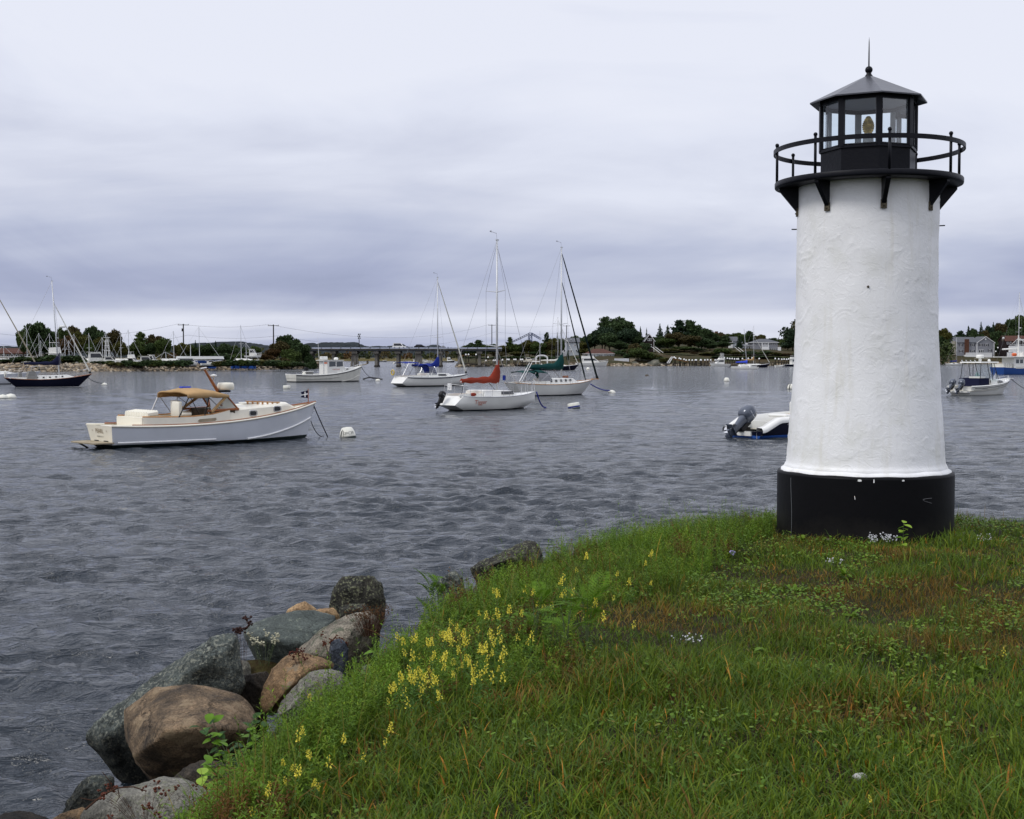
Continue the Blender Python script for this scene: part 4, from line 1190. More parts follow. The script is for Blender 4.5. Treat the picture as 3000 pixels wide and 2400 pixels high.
# --- leaves as parts ------------------------------------------------------------
def leaf_mesh(name, L, w, c, fold=.25, droop=.25, n=5, lobes=0.0, seed=1):
 """an ovate leaf along +X, folded at the midrib"""
 r = random.Random(seed)
 V, Q, C = [], [], []
 for i in range(n + 1):
  t = i / n
  ww = w * math.sin(PI * min(1, (t * .96 + .04)) ** .8) ** .8 * (1 + (lobes * (1 if i % 2 else -1) if 0 < i < n else 0))
  z = -droop * L * t * t
  V += [(L * t, -ww, z + fold * ww), (L * t, 0, z), (L * t, ww, z + fold * ww)]
  k = 1 + r.uniform(-.1, .1)
  C += [(c[0] * k, c[1] * k, c[2] * k)] * 3
 V, C = np.array(V), np.array(C)
 for i in range(n):
  b = i * 3
  Q += [(b, b + 3, b + 4, b + 1), (b + 1, b + 4, b + 5, b + 2)]
 return np_mesh(name, V, quads=np.array(Q), mat=LEAF, colors=C)
def frond_mesh(name, L, c, pairs=11, seed=1):
 r = random.Random(seed)
 mb_v, q, cc = [], [], []
 def quad(a, b, c_, d, k):
  s_ = len(mb_v); mb_v.extend([a, b, c_, d]); q.append((s_, s_ + 1, s_ + 2, s_ + 3)); cc.extend([(c[0] * k, c[1] * k, c[2] * k)] * 4)
 def rib(t): return Vector((L * t, 0, L * (.35 * t - .55 * t * t)))
 for i in range(pairs):
  t0, t1 = i / pairs, (i + 1) / pairs
  a, b = rib(t0), rib(t1)
  quad(a - Vector((0, .0016, 0)), a + Vector((0, .0016, 0)), b + Vector((0, .001, 0)), b - Vector((0, .001, 0)), .8)
  if i < 1: continue
  l_ = L * .30 * math.sin(PI * (t0 * .82 + .14)) ** .8
  for s_ in (-1, 1):
   tip = a + Vector((l_ * .55, s_ * l_, -.1 * l_))
   mid = a + (tip - a) * .5
   n_ = Vector((.065 * l_, -s_ * .035 * l_, .02 * l_))
   quad(a, mid + n_, tip, mid - n_, r.uniform(.8, 1.25))
   for f_ in (.35, .65):                     # side teeth
    m2 = a + (tip - a) * f_
    for k_ in (-1, 1):
     t2 = m2 + Vector((.15 * l_ * (1 if k_ > 0 else -.4), s_ * .12 * l_, 0)) + n_ * k_ * .5
     quad(m2 - n_ * .25, m2 + n_ * .25, t2, m2 + (tip - a) * .1, r.uniform(.8, 1.2))
 return np_mesh(name, np.array([tuple(v) for v in mb_v]), quads=np.array(q), mat=LEAF, colors=np.array(cc))
GREEN_STEM = mat('green_stem', (.06, .085, .03), .6)
BROWN_STEM = mat('brown_stem', (.06, .030, .018), .8)
L_BRIGHT = [leaf_mesh('leaf', .058, .021, (.085, .175, .022), seed=k) for k in range(2)]
L_PALE = [leaf_mesh('leaf', .066, .026, (.20, .31, .06), seed=k, droop=.1) for k in range(2)]
L_DARK = [leaf_mesh('leaf', .055, .020, (.030, .072, .028), seed=k) for k in range(2)]
L_WEED = [leaf_mesh('leaf', .085, .019, (.085, .155, .018), .3, .35, 7, .16, k) for k in range(2)]
L_WEED2 = [leaf_mesh('leaf', .070, .020, (.105, .170, .024), .3, .4, 6, .08, k) for k in range(2)]
FROND = [frond_mesh('frond', .19, (.075, .150, .018), 13, k) for k in range(2)]
FROND_S = [frond_mesh('frond', .12, (.060, .125, .030), 9, 5 + k) for k in range(2)]
def leafy_plant(name, label, cat, base, n, spread, height, kinds, seed, stem=True, up=(.1, 1.0), group=None, whorl=None, lsc=(.8, 1.15), fl=None):
 r = random.Random(seed)
 t = thing(name, label, cat, base, 0, group)
 if stem:
  mb = MB()
  tips = []
  for s_ in range(whorl or 1):
   a = 2 * PI * s_ / (whorl or 1) + r.random()
   q = spread * .7 if (whorl or 1) > 1 else .01
   pts = [Vector((math.cos(a) * q * u ** 1.4, math.sin(a) * q * u ** 1.4, height * u * r.uniform(.9, 1.1))) for u in (0, .35, .7, 1.0)]
   mb.tube(pts, [.0035, .003, .0024, .0012], 5); tips.append(pts)
  mb.build('stem', GREEN_STEM if name != 'bramble' else BROWN_STEM, t)
 for k in range(n):
  if stem:
   pts = tips[k % len(tips)]
   u = r.uniform(.25, 1.0) if (whorl or 1) > 1 else (k + 1) / n
   f_ = u * 3; i = min(2, int(f_)); p = pts[i].lerp(pts[i + 1], f_ - i)
  else:
   p = Vector((r.gauss(0, .008), r.gauss(0, .008), .004))
  o = link('leaf' if 'leaf' in kinds[0].name else 'frond', r.choice(kinds), t)
  o.location = p
  sc = r.uniform(*lsc)
  o.scale = (sc, sc, sc)
  a = k * 2.4 + r.uniform(-.4, .4)
  o.rotation_euler = (r.uniform(-.35, .35), -r.uniform(*up), a)
 if fl:
  fl(t, tips, r)
 return t
# leafy shrub beside the big brown boulder: three colours of leaf
def shrub(px, py, Y, spread, height, n, kinds, label, seed, wh):
 p = P(px, py, Y); p.z = gz(p.x, p.y) - .02
 return leafy_plant('leafy_shrub', label, 'shrub', p, n, spread, height, kinds, seed, True, (-.35, .7), None, wh, (.85, 1.3))
shrub(700, 2235, 7.0, .30, .44, 90, L_DARK + L_BRIGHT, 'leafy green shrub with round leaves in front of the big brown boulder', 1, 7)
shrub(665, 2325, 6.75, .19, .27, 42, L_BRIGHT, 'low bright green leafy sprig below the round-leaved shrub', 2, 6)
shrub(622, 2318, 6.55, .10, .25, 13, L_PALE, 'pale yellow green sprig at the water side of the leafy shrubs', 3, 4)
shrub(700, 2380, 5.8, .14, .14, 18, L_DARK + L_BRIGHT, 'dark creeping leaves at the corner of the lawn by the grey boulder', 4, 5)
shrub(1130, 2020, 8.0, .10, .12, 18, L_DARK + L_BRIGHT, 'dark round-leaved sprig in the hollow under the thickest yellow flowers', 5, 5)
shrub(2645, 1612, 10.7, .03, .27, 12, L_PALE + L_BRIGHT, 'slender yellow green seedling standing against the black lighthouse base', 6, 1)
# ferny weeds
def ferny(px, py, n, sc, label, seed, h=None):
 p = G(px, py)
 t = leafy_plant('ferny_weed', label, 'weed', p, n, .05 * sc, .26 * sc if h is None else h, FROND, seed, True, (.15, 1.1), None, 3, (.7 * sc, 1.05 * sc))
leafy_plant('ferny_weed', 'tall ferny weed standing up against the water at the bank edge', 'weed', G(1240, 1790), 52, .24, .30, FROND, 1, True, (.0, 1.1), None, 8, (.6, .95))
ferny(1285, 1800, 15, 1.3, 'broad low ferny weed at the foot of the tall one', 2)
ferny(1570, 1880, 11, .95, 'ferny weed with spread fronds on the lawn side of the flower drift', 3)
ferny(1720, 1895, 14, 1.15, 'largest ferny weed on the lawn, bright green against the rusty grass', 4)
ferny(1660, 1915, 10, 1.0, 'ferny weed between the two others on the lawn side of the flowers', 5)
ferny(1980, 1505, 8, .8, 'ferny weed on the skyline of the bank before the lighthouse', 6, .2)
ferny(2105, 1510, 8, .8, 'ferny weed on the skyline closest to the goldenrod', 7, .2)
WEEDS = [(2470, 1700, 13, 'widest broad-leaved weed on the lawn before the black base'), (2400, 1738, 9, 'low broad-leaved weed beside the widest one'), (2330, 1735, 10, 'broad-leaved weed in the row toward the flower slope'), (2250, 1722, 8, 'small broad-leaved weed in the rusty grass'), (2200, 1650, 9, 'broad-leaved weed at the edge of the flower slope'), (2185, 1825, 10, 'bright lobed weed alone in the rusty grass'), (2610, 1905, 14, 'large lobed weed in the middle of the lawn'), (2580, 1870, 8, 'small lobed weed just behind the large one'), (2660, 1998, 7, 'pale wilting weed with yellowish leaves'), (2860, 1985, 11, 'broad-leaved weed with upright leaves at the outer lawn'), (2830, 2015, 6, 'low weed rosette in front of the upright-leaved weed'), (2690, 1670, 8, 'weed rosette on the path line to the lighthouse'), (2810, 1745, 8, 'grassy broad weed on the outer lawn'), (2930, 1790, 9, 'weed clump farthest out on the lawn edge'), (2500, 1810, 6, 'single upright weed with narrow leaves in mid lawn'), (2020, 1640, 9, 'broad-leaved weed among the far green slope'), (1950, 1580, 8, 'low leafy weed near the top of the slope'), (1830, 2075, 7, 'small weed where the lawn turns dark green'), (2230, 1930, 8, 'narrow-leaved weed in the middle of the dry patch'), (2960, 1655, 7, 'weed by the outer edge of the bank'), (2750, 1905, 7, 'small weed in the dry grass between the large ones'), (2350, 1590, 8, 'dark leafy weed tucked by the black base'), (2555, 1640, 8, 'leafy weed among the white asters')]
for k, (px, py, n, lab) in enumerate(WEEDS):
 leafy_plant('broadleaf_weed', lab, 'weed', G(px, py), n, .04, .05 + .03 * (k % 3), (L_WEED, L_WEED2)[k % 2], 20 + k, k % 3 == 0, (.1, 1.05), 'broad-leaved weeds in the lawn', None, (.6, 1.0))
# white aster clumps, goldenrod gone to seed, dried stems
WHITE_P = mat('aster_petals', (.70, .70, .72), .6)
def tufts(label, px, py, n, spread, height, pm, seed, size=.006, name='aster_clump', cat='wildflower', per=3, sm=GREEN_STEM, group=None, p=None):
 r = random.Random(seed)
 p = p or G(px, py)
 t = thing(name, label, cat, p, 0, group)
 st, fl = MB(), MB()
 for k in range(n):
  a, q = r.uniform(0, 2 * PI), spread * math.sqrt(r.random())
  b = Vector((q * .35 * math.cos(a), q * .35 * math.sin(a), -.01)); e = Vector((q * math.cos(a), q * math.sin(a), height * r.uniform(.7, 1.1)))
  st.tube([b, b.lerp(e, .5) + Vector((0, 0, .02)), e], [.0014, .0012, .0008], 3, cap=False)
  for j in range(4):
   u = r.uniform(.25, .9); m_ = b.lerp(e, u); aa = r.uniform(0, 6.28)
   d = Vector((math.cos(aa), math.sin(aa), .5)) * .022
   s_ = Vector((-math.sin(aa), math.cos(aa), 0)) * .0035
   st.poly([m_, m_ + d * .5 + s_, m_ + d, m_ + d * .5 - s_])
  for j in range(per):
   c = e + Vector((r.gauss(0, .012), r.gauss(0, .012), r.gauss(0, .010)))
   s_ = size * r.uniform(.7, 1.3)
   nn = [c + Vector((s_ * math.cos(i * PI / 3 + j) , s_ * math.sin(i * PI / 3 + j), s_ * .35 * (i % 2) + .002)) for i in range(6)]
   fl.poly(nn)
   fl.poly([c + Vector((s_ * math.cos(i * PI / 2), s_ * .3, s_ * math.sin(i * PI / 2))) for i in range(4)])
 st.build('stem', sm, t); f = fl.build('flower_head', pm, t)
 return t
tufts('clump of tiny white asters at the front of the black base', 2568, 1605, 18, .13, .09, WHITE_P, 1)
tufts('second white aster clump on the sapling side of the first', 2600, 1598, 9, .07, .08, WHITE_P, 2)
tufts('sparse white asters in mid lawn below the black base', 2442, 1665, 7, .08, .06, WHITE_P, 3, .005)
tufts('short streak of white asters in the dry grass', 2010, 1888, 8, .09, .035, WHITE_P, 4, .005)
tufts('few white asters at the back corner of the bank', 2900, 1590, 9, .2, .05, WHITE_P, 5, .005)
tufts('lilac aster head in the far weeds', 2142, 1645, 2, .02, .08, mat('lilac_petals', (.40, .36, .62), .6), 6, .008)
SEED = mat('seed_fluff', (.30, .25, .17), .8, var=.3, vscale=40)
tufts('goldenrod gone to seed standing beside the black lighthouse base', 2248, 1500, 17, .20, .42, SEED, 7, .010, 'seeding_goldenrod', 'wildflower', 9)
tufts('thin seed stalk on the skyline behind the lighthouse', 2803, 1470, 4, .06, .32, SEED, 8, .006, 'seed_stalk', 'wildflower', 5)
DRY = mat('dried_seed_heads', (.050, .026, .022), .9)
tufts('dried dark brown dock stem on the rocks against the water', 0, 0, 6, .07, .30, DRY, 9, .009, 'dried_dock', 'weed', 14, BROWN_STEM, None, P(712, 1945, 9.5))
tufts('white-topped flowering weed in the gap between the boulders', 0, 0, 11, .13, .20, mat('cream_flowers', (.45, .43, .30), .7), 10, .008, 'flowering_weed', 'weed', 8, GREEN_STEM, None, P(775, 1945, 9.5))
tufts('rusty dried sorrel growing on the granite boulder', 0, 0, 12, .10, .16, mat('rusty_seed', (.10, .035, .020), .9), 11, .006, 'rusty_sorrel', 'weed', 9, BROWN_STEM, None, P(975, 1935, 9.1))
tufts('rusty dried weed low on the orange brown boulder', 0, 0, 8, .09, .07, mat('rusty_seed_dark', (.085, .025, .018), .9), 12, .006, 'rusty_sorrel', 'weed', 8, BROWN_STEM, None, P(880, 1945, 8.7))
tufts('red stemmed weed spreading over the grey boulder in the corner', 0, 0, 16, .32, .12, mat('red_weed_leaves', (.10, .035, .022), .8), 13, .008, 'red_weed', 'weed', 6, BROWN_STEM, None, P(430, 2400, 6.9))
tufts('dead brown tussock hanging over the granite boulder', 0, 0, 70, .17, .17, mat('dead_grass', (.10, .05, .02), .9), 14, .004, 'dead_tussock', 'grass tuft', 4, BROWN_STEM, None, P(1085, 1860, 9.0))
b = MB()
for (pts, rr) in ((((250, 2372), (300, 2330), (345, 2308), (390, 2305), (430, 2318)), .006), (((330, 2312), (322, 2290), (300, 2262)), .003), (((290, 2340), (270, 2345), (235, 2338)), .003), (((345, 2308), (350, 2335), (340, 2350)), .003)):
 q = [P(x, y, 6.95) for x, y in pts]
 b.tube(q, [rr * (1 - .6 * k / len(q)) for k in range(len(q))], 5)
tag(b.build('bramble_stem', BROWN_STEM), 'arched thorny bramble stem over the grey boulder in the corner', 'bramble')
# mossy soil pocket in the gap between boulders
tt = MB(); c = P(765, 1975, 9.7)
tt.sm = True
tt.ball((0, 0, 0), (.30, .24, .10), 18, 10)
o = tt.build('moss_cushion', mat('moss', (.055, .050, .016), .95, c2=(.035, .022, .010), var=.4, vscale=14, bump=1.0, bscale=40)); o.location = c
tag(o, 'brown green moss cushion in the gap between the boulders', 'moss')
# ------------------------------------------------------------------ far shores
def shore(pts):
 q = [W(px, py) for px, py in pts]
 return np.array([p.x for p in q]), np.array([p.y for p in q])
LSX, LSY = shore([(-900, 1092), (-300, 1090.5), (0, 1089.5), (400, 1088), (700, 1084.5), (850, 1081.5), (932, 1080)])
RSX, RSY = shore([(1335, 1075), (1500, 1074), (1650, 1073), (1800, 1072.5), (1900, 1072), (2060, 1072), (2200, 1072), (2340, 1072), (2500, 1070.5), (2760, 1067), (2900, 1066.5), (3050, 1066), (3500, 1066)])
L_OFF, L_Z = [-3, 0, 2.5, 5, 30, 75, 95, 120], [-1.4, -.05, 1.0, 1.7, 2.2, 2.4, 0, -1.5]
R_OFF, R_Z = [-4, 0, 3, 10, 25, 50, 90, 160, 300, 420], [-1.4, -.05, .8, 2.0, 3.8, 6.0, 8.0, 11.0, 13, -2]
R_MX = [float(RSX[0]) - 1, float(RSX[1]), float(RSX[2]), float(RSX[4]), float(RSX[7]), float(RSX[9]), float(RSX[10]), float(RSX[12])]
R_MV = [.35, .40, .5, 1.0, 1.0, .75, .85, 1.3]
def left_z(x, y):
 off = np.asarray(y) - np.interp(x, LSX, LSY)
 tap = np.interp(x, [LSX[-2], LSX[-1]], [1.0, .30])
 return np.interp(off / tap, L_OFF, L_Z) * np.where(off > 0, np.interp(x, [LSX[-2], LSX[-1]], [1, .85]), 1)
def right_z(x, y):
 off = np.asarray(y) - np.interp(x, RSX, RSY)
 m = np.interp(x, R_MX, R_MV)
 z = np.interp(off, R_OFF, R_Z)
 return np.where(off > 3, .8 + (z - .8) * m, z)
def land_mesh(name, sx, sy, offs, zf, m, nx, kx):
 xs = np.linspace(sx[0], sx[-1], nx)
 ys0 = np.interp(xs, sx, sy)
 o_ = np.array(sorted(set(list(offs) + list(np.linspace(0, offs[-1], 26)))))
 X = np.repeat(xs[:, None], len(o_), 1)
 tap = np.ones(nx) if kx is None else np.interp(xs, [sx[-2], sx[-1]], [1, kx])
 Y = ys0[:, None] + o_[None, :] * tap[:, None]
 Z = zf(X, Y) + .35 * (vnoise(X + 900, Y, 5, 71) - .5) * (o_[None, :] > 3)
 v = np.stack([X, Y, Z], -1).reshape(-1, 3)
 i, j = np.meshgrid(np.arange(nx - 1), np.arange(len(o_) - 1), indexing='ij')
 a = i * len(o_) + j
 q = np.stack([a, a + len(o_), a + len(o_) + 1, a + 1], -1).reshape(-1, 4)
 tag(link(name, np_mesh(name, v, quads=q, mat=m, smooth=True)), kind='structure')
land_mesh('spit', LSX, LSY, L_OFF, left_z, M['land_grass'], 120, .30)
land_mesh('far_bank', RSX, RSY, R_OFF, right_z, M['land_grass'], 160, None)
def ridge(name, pts, Y, depth, m, jag=1.0, seed=1, base=-2):
 """wooded hill: ridge line through pixels at distance Y"""
 xs = np.arange(pts[0][0], pts[-1][0] + .1, 1.5)
 tops = np.interp(xs, [p[0] for p in pts], [p[1] for p in pts])
 g = np.random.default_rng(seed)
 V = []
 jit = vnoise(xs, xs * 0 + 3, 9, seed) * 3.2 + vnoise(xs, xs * 0 + 3, 3.2, seed + 1) * 2.2
 for x, t, jj in zip(xs, tops, jit):
  p = P(x, t - (jj - 2.4) * jag, Y)
  V += [(p.x, Y - depth, base), (p.x, Y - depth * .5, base + (p.z - base) * (.62 + .1 * g.random())), (p.x, Y - depth * .12, base + (p.z - base) * (.93 + .05 * g.random())), tuple(p), (p.x, Y + depth, base)]
 n = len(xs)
 i, j = np.meshgrid(np.arange(n - 1), np.arange(4), indexing='ij')
 a = i * 5 + j
 q = np.stack([a, a + 5, a + 6, a + 1], -1).reshape(-1, 4)
 tag(link(name, np_mesh(name, np.array(V), quads=q, mat=m)), kind='structure')
ridge('hills', [(-400, 1030), (0, 1014), (60, 1016), (140, 1024), (480, 1022), (560, 1008), (600, 1005), (640, 1003), (690, 1001), (730, 1004), (770, 1010), (800, 1016), (850, 1019), (885, 1012), (915, 1005), (940, 1010), (950, 1004), (1000, 1003), (1045, 1003), (1065, 1013), (1085, 1017), (1105, 1014), (1130, 1015), (1170, 1010), (1182, 1010), (1200, 1017), (1250, 1016), (1265, 1011), (1285, 1012), (1300, 1019), (1420, 1018), (1500, 1012), (1620, 1010), (1800, 1020), (2150, 1010), (2330, 1000), (2700, 990), (2800, 1010), (3300, 1010)], 2600, 420, M['hill'], 1.0, 3)
# reed bank beyond the bridge
xs_ = np.linspace(-700, 1000, 90)
Vm = []
for x in xs_:
 e = 1400 + 25 * math.sin(x * .02) + 12 * math.sin(x * .07)
 Vm += [(x, e - 8, -1), (x, e, .1), (x, e + 6, 1.6), (x, e + 60, 2.2), (x, e + 900, 4.0)]
i, j = np.meshgrid(np.arange(89), np.arange(4), indexing='ij'); a = i * 5 + j
tag(link('marsh', np_mesh('marsh', np.array(Vm), quads=np.stack([a, a + 5, a + 6, a + 1], -1).reshape(-1, 4), mat=M['marsh'])), kind='structure')
def cards(P0, size, g, C, flat=.5):
 """leaf clump quads at points"""
 n = len(P0)
 d = g.normal(size=(n, 3)); d /= np.linalg.norm(d, axis=1)[:, None]
 e = g.normal(size=(n, 3)); e -= d * (e * d).sum(1)[:, None]; e /= np.linalg.norm(e, axis=1)[:, None]
 s = (size * g.uniform(.6, 1.3, n))[:, None]
 f = s * g.uniform(.45, .9, n)[:, None]
 V = np.stack([P0 - d * s * .9, P0 - e * f * .8, P0 + d * s * .9 + e * f * .3, P0 + e * f], 1).reshape(-1, 3)
 Q = np.arange(n)[:, None] * 4 + np.array([[0, 1, 2, 3]])
 return V, Q, np.repeat(C, 4, 0)
gw = np.random.default_rng(91)
nW = 11000
xw = gw.uniform(-420, 260, nW); blob = np.round(xw / 13)
rb = np.random.default_rng(5).random(400)
hb = 7 + 8.5 * rb[(blob.astype(int) * 7) % 400]
yw = 1440 + gw.random(nW) * 45
ph = (xw / 13 - blob) * PI
zw = 1.5 + hb * np.cos(ph) ** .5 * np.sqrt(gw.random(nW)) * (1 - .0)
cb = np.array([(.045, .05, .018), (.035, .045, .02), (.07, .055, .02), (.085, .05, .018), (.05, .055, .016)])[(blob.astype(int) * 3) % 5] * gw.uniform(.7, 1.3, (nW, 1))
V_, Q_, C_ = cards(np.stack([xw, yw, zw], -1), np.full(nW, 1.5), gw, cb)
tag(link('far_wood', np_mesh('far_wood', V_, quads=Q_, mat=leaf_mat('far_wood_leaves', (1, 1, 1), .1), colors=C_)), kind='stuff')
# riprap on the spit: stones of a few pixels, one mesh
def riprap(name, sx, sy, zf, n, smin, smax, wide, seed, m, taper=None):
 g = np.random.default_rng(seed)
 bm = bmesh.new(); bmesh.ops.create_icosphere(bm, subdivisions=1, radius=1.0)
 bv = np.array([v.co[:] for v in bm.verts]); bf = np.array([[v.index for v in f.verts] for f in bm.faces]); bm.free()
 x = g.uniform(sx[0], sx[-1], n)
 off = g.uniform(-.6, wide, n)
 tap = np.ones(n) if taper is None else np.interp(x, [sx[-2], sx[-1]], [1, taper])
 y = np.interp(x, sx, sy) + off * tap
 z = zf(x, y)
 s = g.uniform(smin, smax, n)
 V = bv[None] * (1 + g.uniform(-.35, .35, (n, len(bv), 1)))
 V = V * (s[:, None, None] * np.stack([np.ones(n) * 1.1, np.ones(n), g.uniform(.5, .8, n)], -1)[:, None, :])
 a = g.random(n) * 6.28
 c, s_ = np.cos(a)[:, None], np.sin(a)[:, None]
 V = np.stack([V[..., 0] * c - V[..., 1] * s_, V[..., 0] * s_ + V[..., 1] * c, V[..., 2]], -1)
 V += np.stack([x, y, z + .05], -1)[:, None, :]
 T = (np.arange(n)[:, None, None] * len(bv) + bf[None]).reshape(-1, 3)
 C = np.repeat(pick(g, n, [(.36, .29, .20), (.26, .20, .13), (.18, .15, .11), (.42, .37, .29), (.10, .085, .065)], [2, 3, 3, 1, 2]), len(bv), 0)
 tag(link(name, np_mesh(name, V.reshape(-1, 3), tris=T, mat=m, colors=C)), kind='stuff')
def wood(name, px0, px1, Y0, zf, top, n, seed):
 g = np.random.default_rng(seed)
 x0, x1 = P(px0, 1050, Y0).x, P(px1, 1050, Y0).x
 x = g.uniform(x0, x1, n); y = g.uniform(Y0 - 30, Y0 + 60, n)
 b = np.round(x / 9 + 3 * np.round(y / 22)); r_ = np.random.default_rng(seed + 1).random(500)
 h = top * (.55 + .45 * r_[(b.astype(int) * 13) % 500])
 ph_ = (x / 9 + 3 * np.round(y / 22) - b) * PI
 z = zf(x, y) + h * np.cos(ph_) ** .5 * np.sqrt(g.random(n))
 c = np.array([(.028, .044, .020), (.040, .056, .017), (.056, .05, .018), (.022, .034, .018)])[(b.astype(int) * 3) % 4] * g.uniform(.7, 1.3, (n, 1))
 V, Q, C = cards(np.stack([x, y, z], -1), np.full(n, .95), g, c)
 tag(link(name, np_mesh(name, V, quads=Q, mat=leaf_mat('wood_leaves', (1, 1, 1), .1), colors=C)), kind='stuff')
wood('shore_wood', 2352, 2740, 640, right_z, 15, 16000, 95)
wood('shore_wood', 3075, 3480, 730, right_z, 17, 12000, 97)
RIPM = leaf_mat('riprap_stones', (1, 1, 1), 0, .9, .2)
riprap('riprap', LSX, LSY, left_z, 3600, .25, .62, 4.6, 4, RIPM, .5)
_g = np.random.default_rng(55); _m = 2600
_x, _y = _g.uniform(-3.4, 4.5, _m), _g.uniform(3.0, 15.5, _m); _d = bank_sd(_x, _y)
_k = (_d > .55) & (_d < 2.3) & (_g.random(_m) < .75); _x, _y = _x[_k], _y[_k]; _n = len(_x)
_b = bmesh.new(); bmesh.ops.create_icosphere(_b, subdivisions=2, radius=1.0)
_bv = np.array([v.co[:] for v in _b.verts]); _bf = np.array([[v.index for v in f.verts] for f in _b.faces]); _b.free()
_s = .035 + .10 * _g.random(_n) ** 2
_q = np.sign(_bv) * np.abs(_bv) ** .75
_V = _q[None] * (1 + _g.uniform(-.16, .16, (_n, len(_bv), 1))) * (_s[:, None, None] * np.stack([np.ones(_n), _g.uniform(.7, 1.1, _n), _g.uniform(.5, .8, _n)], -1)[:, None, :])
_a = _g.random(_n) * 6.28; _c, _sn = np.cos(_a)[:, None], np.sin(_a)[:, None]
_V = np.stack([_V[..., 0] * _c - _V[..., 1] * _sn, _V[..., 0] * _sn + _V[..., 1] * _c, _V[..., 2]], -1) + np.stack([_x, _y, ground_z(_x, _y)], -1)[:, None, :]
_T = (np.arange(_n)[:, None, None] * len(_bv) + _bf[None]).reshape(-1, 3)
_C = np.repeat(pick(_g, _n, [(.20, .17, .12), (.12, .12, .105), (.08, .085, .08), (.26, .19, .11), (.055, .05, .042)], [2, 3, 3, 1.3, 2]), len(_bv), 0)
tag(link('rubble', np_mesh('rubble', _V.reshape(-1, 3), tris=_T, mat=RIPM, colors=_C)), kind='stuff')
riprap('shore_stones', RSX, RSY, right_z, 1500, .3, .8, 2.6, 6, RIPM)
# ------------------------------------------------------------------ trees
def tree_parts(kind, seed):
 """unit crown (height 1, width 1) and trunk with limbs"""
 g = np.random.default_rng(seed); r = random.Random(seed)
 tk = MB()
 if kind == 'round':
  lobes = [(0, 0, .60, .34, .34)] + [(.30 * math.cos(a + r.random()), .30 * math.sin(a + r.random()), r.uniform(.42, .80), r.uniform(.15, .24), r.uniform(.14, .22)) for a in np.linspace(0, 5.6, 8)] + [(r.uniform(-.12, .12), r.uniform(-.12, .12), .86, .20, .14)]
  pts = []
  for lx, ly, lz, lr, lh in lobes:
   n = int(5200 * lr * lr) + 120
   d = g.normal(size=(n, 3)); d /= np.linalg.norm(d, axis=1)[:, None]
   rad = g.uniform(.55, 1.06, n)[:, None]
   pts.append(np.array([lx, ly, lz]) + d * rad * np.array([lr, lr, lh]))
  p = np.concatenate(pts); size = .046
  tk.tube([(0, 0, -.03), (0.01, 0, .25), (0, .01, .6)], [.034, .024, .012], 7)
  for k in range(7):
   a = k * 2.4
   tk.tube([(0, 0, .18 + .05 * k), (.14 * math.cos(a), .14 * math.sin(a), .34 + .05 * k), (.30 * math.cos(a), .30 * math.sin(a), .45 + .05 * k)], [.014, .009, .003], 5)
 elif kind == 'bush':
  pts = []
  for k in range(9):
   a = k * 2.4; q = .30 * (k > 0)
   n = 260
   d = g.normal(size=(n, 3)); d /= np.linalg.norm(d, axis=1)[:, None]; d[:, 2] = np.abs(d[:, 2]) * 1.0 - .15
   pts.append(np.array([q * math.cos(a), q * math.sin(a), r.uniform(.25, .5)]) + d * g.uniform(.5, 1.05, n)[:, None] * np.array([.24, .24, .46]))
  p = np.concatenate(pts); p[:, 2] = np.maximum(p[:, 2], .02); size = .075
  for k in range(4):
   a = k * 1.7
   tk.tube([(.03 * math.cos(a), .03 * math.sin(a), -.03), (.12 * math.cos(a), .12 * math.sin(a), .6)], [.016, .004], 5)
 elif kind == 'conifer':
  pts = []
  for k in range(26):
   t = k / 25; z = .10 + .87 * t
   rad = .5 * (1 - t) ** .85 * r.uniform(.75, 1.1) + .015
   nb = max(4, int(11 * (1 - t) + 4))
   for b_ in range(nb):
    a = b_ * 2 * PI / nb + k * 1.3 + r.uniform(-.3, .3)
    ll = rad * r.uniform(.6, 1.1)
    m_ = max(2, int(9 * ll / .5) + 2)
    u = np.linspace(.15, 1, m_)
    pts.append(np.stack([math.cos(a) * ll * u, math.sin(a) * ll * u, z - .09 * ll * u * 2 + .05 * ll * u * u + g.normal(0, .006, m_)], -1))
  p = np.concatenate(pts); p = np.concatenate([p, np.array([[0, 0, .97], [0, 0, .985], [0, 0, 1.0]])]); size = .045
  tk.tube([(0, 0, -.03), (0, 0, .5), (0, 0, .98)], [.026, .016, .003], 6)
 elif kind == 'pine':
  pts = []
  tk.tube([(0, 0, -.03), (.012, 0, .45), (-.01, .01, .93)], [.028, .018, .005], 6)
  for k in range(17):
   t = k / 16; z = .25 + .70 * t
   a = k * 2.4 + r.random()
   ll = (.50 * (1 - t) ** .7 + .06) * r.uniform(.6, 1.1)
   e = (math.cos(a) * ll, math.sin(a) * ll, z + .05)
   tk.tube([(0, 0, z - .02), e], [.008, .002], 4)
   for j_ in range(4):
    u = .35 + .65 * j_ / 3
    n = 60
    d = g.normal(size=(n, 3)) * np.array([.07, .07, .020])
    pts.append(np.array([e[0] * u, e[1] * u, z - .01 + .055 * u]) + d)
  p = np.concatenate(pts); size = .045
 c = g.uniform(.70, 1.35, (len(p), 1)) * np.ones((1, 3))
 cl = vnoise(p[:, 0] * 1 + 3, p[:, 2] + 3, .09, seed)[:, None]
 c *= .72 + .6 * cl
 V, Q, C = cards(p, np.full(len(p), size), g, c)
 return np_mesh('crown', V, quads=Q, mat=TREE_COL['green'], colors=C), tk.mesh('trunk', M['bark'])
TREES = {k: [tree_parts(k, s * 10 + i) for i in range(3)] for i, (k, s) in enumerate((('round', 1), ('bush', 2), ('conifer', 3), ('pine', 4))) for s in (s,)}
TREES = {k: [tree_parts(k, s + 3 * q) for q in range(3)] for k, s in (('round', 1), ('bush', 20), ('conifer', 40), ('pine', 60))}
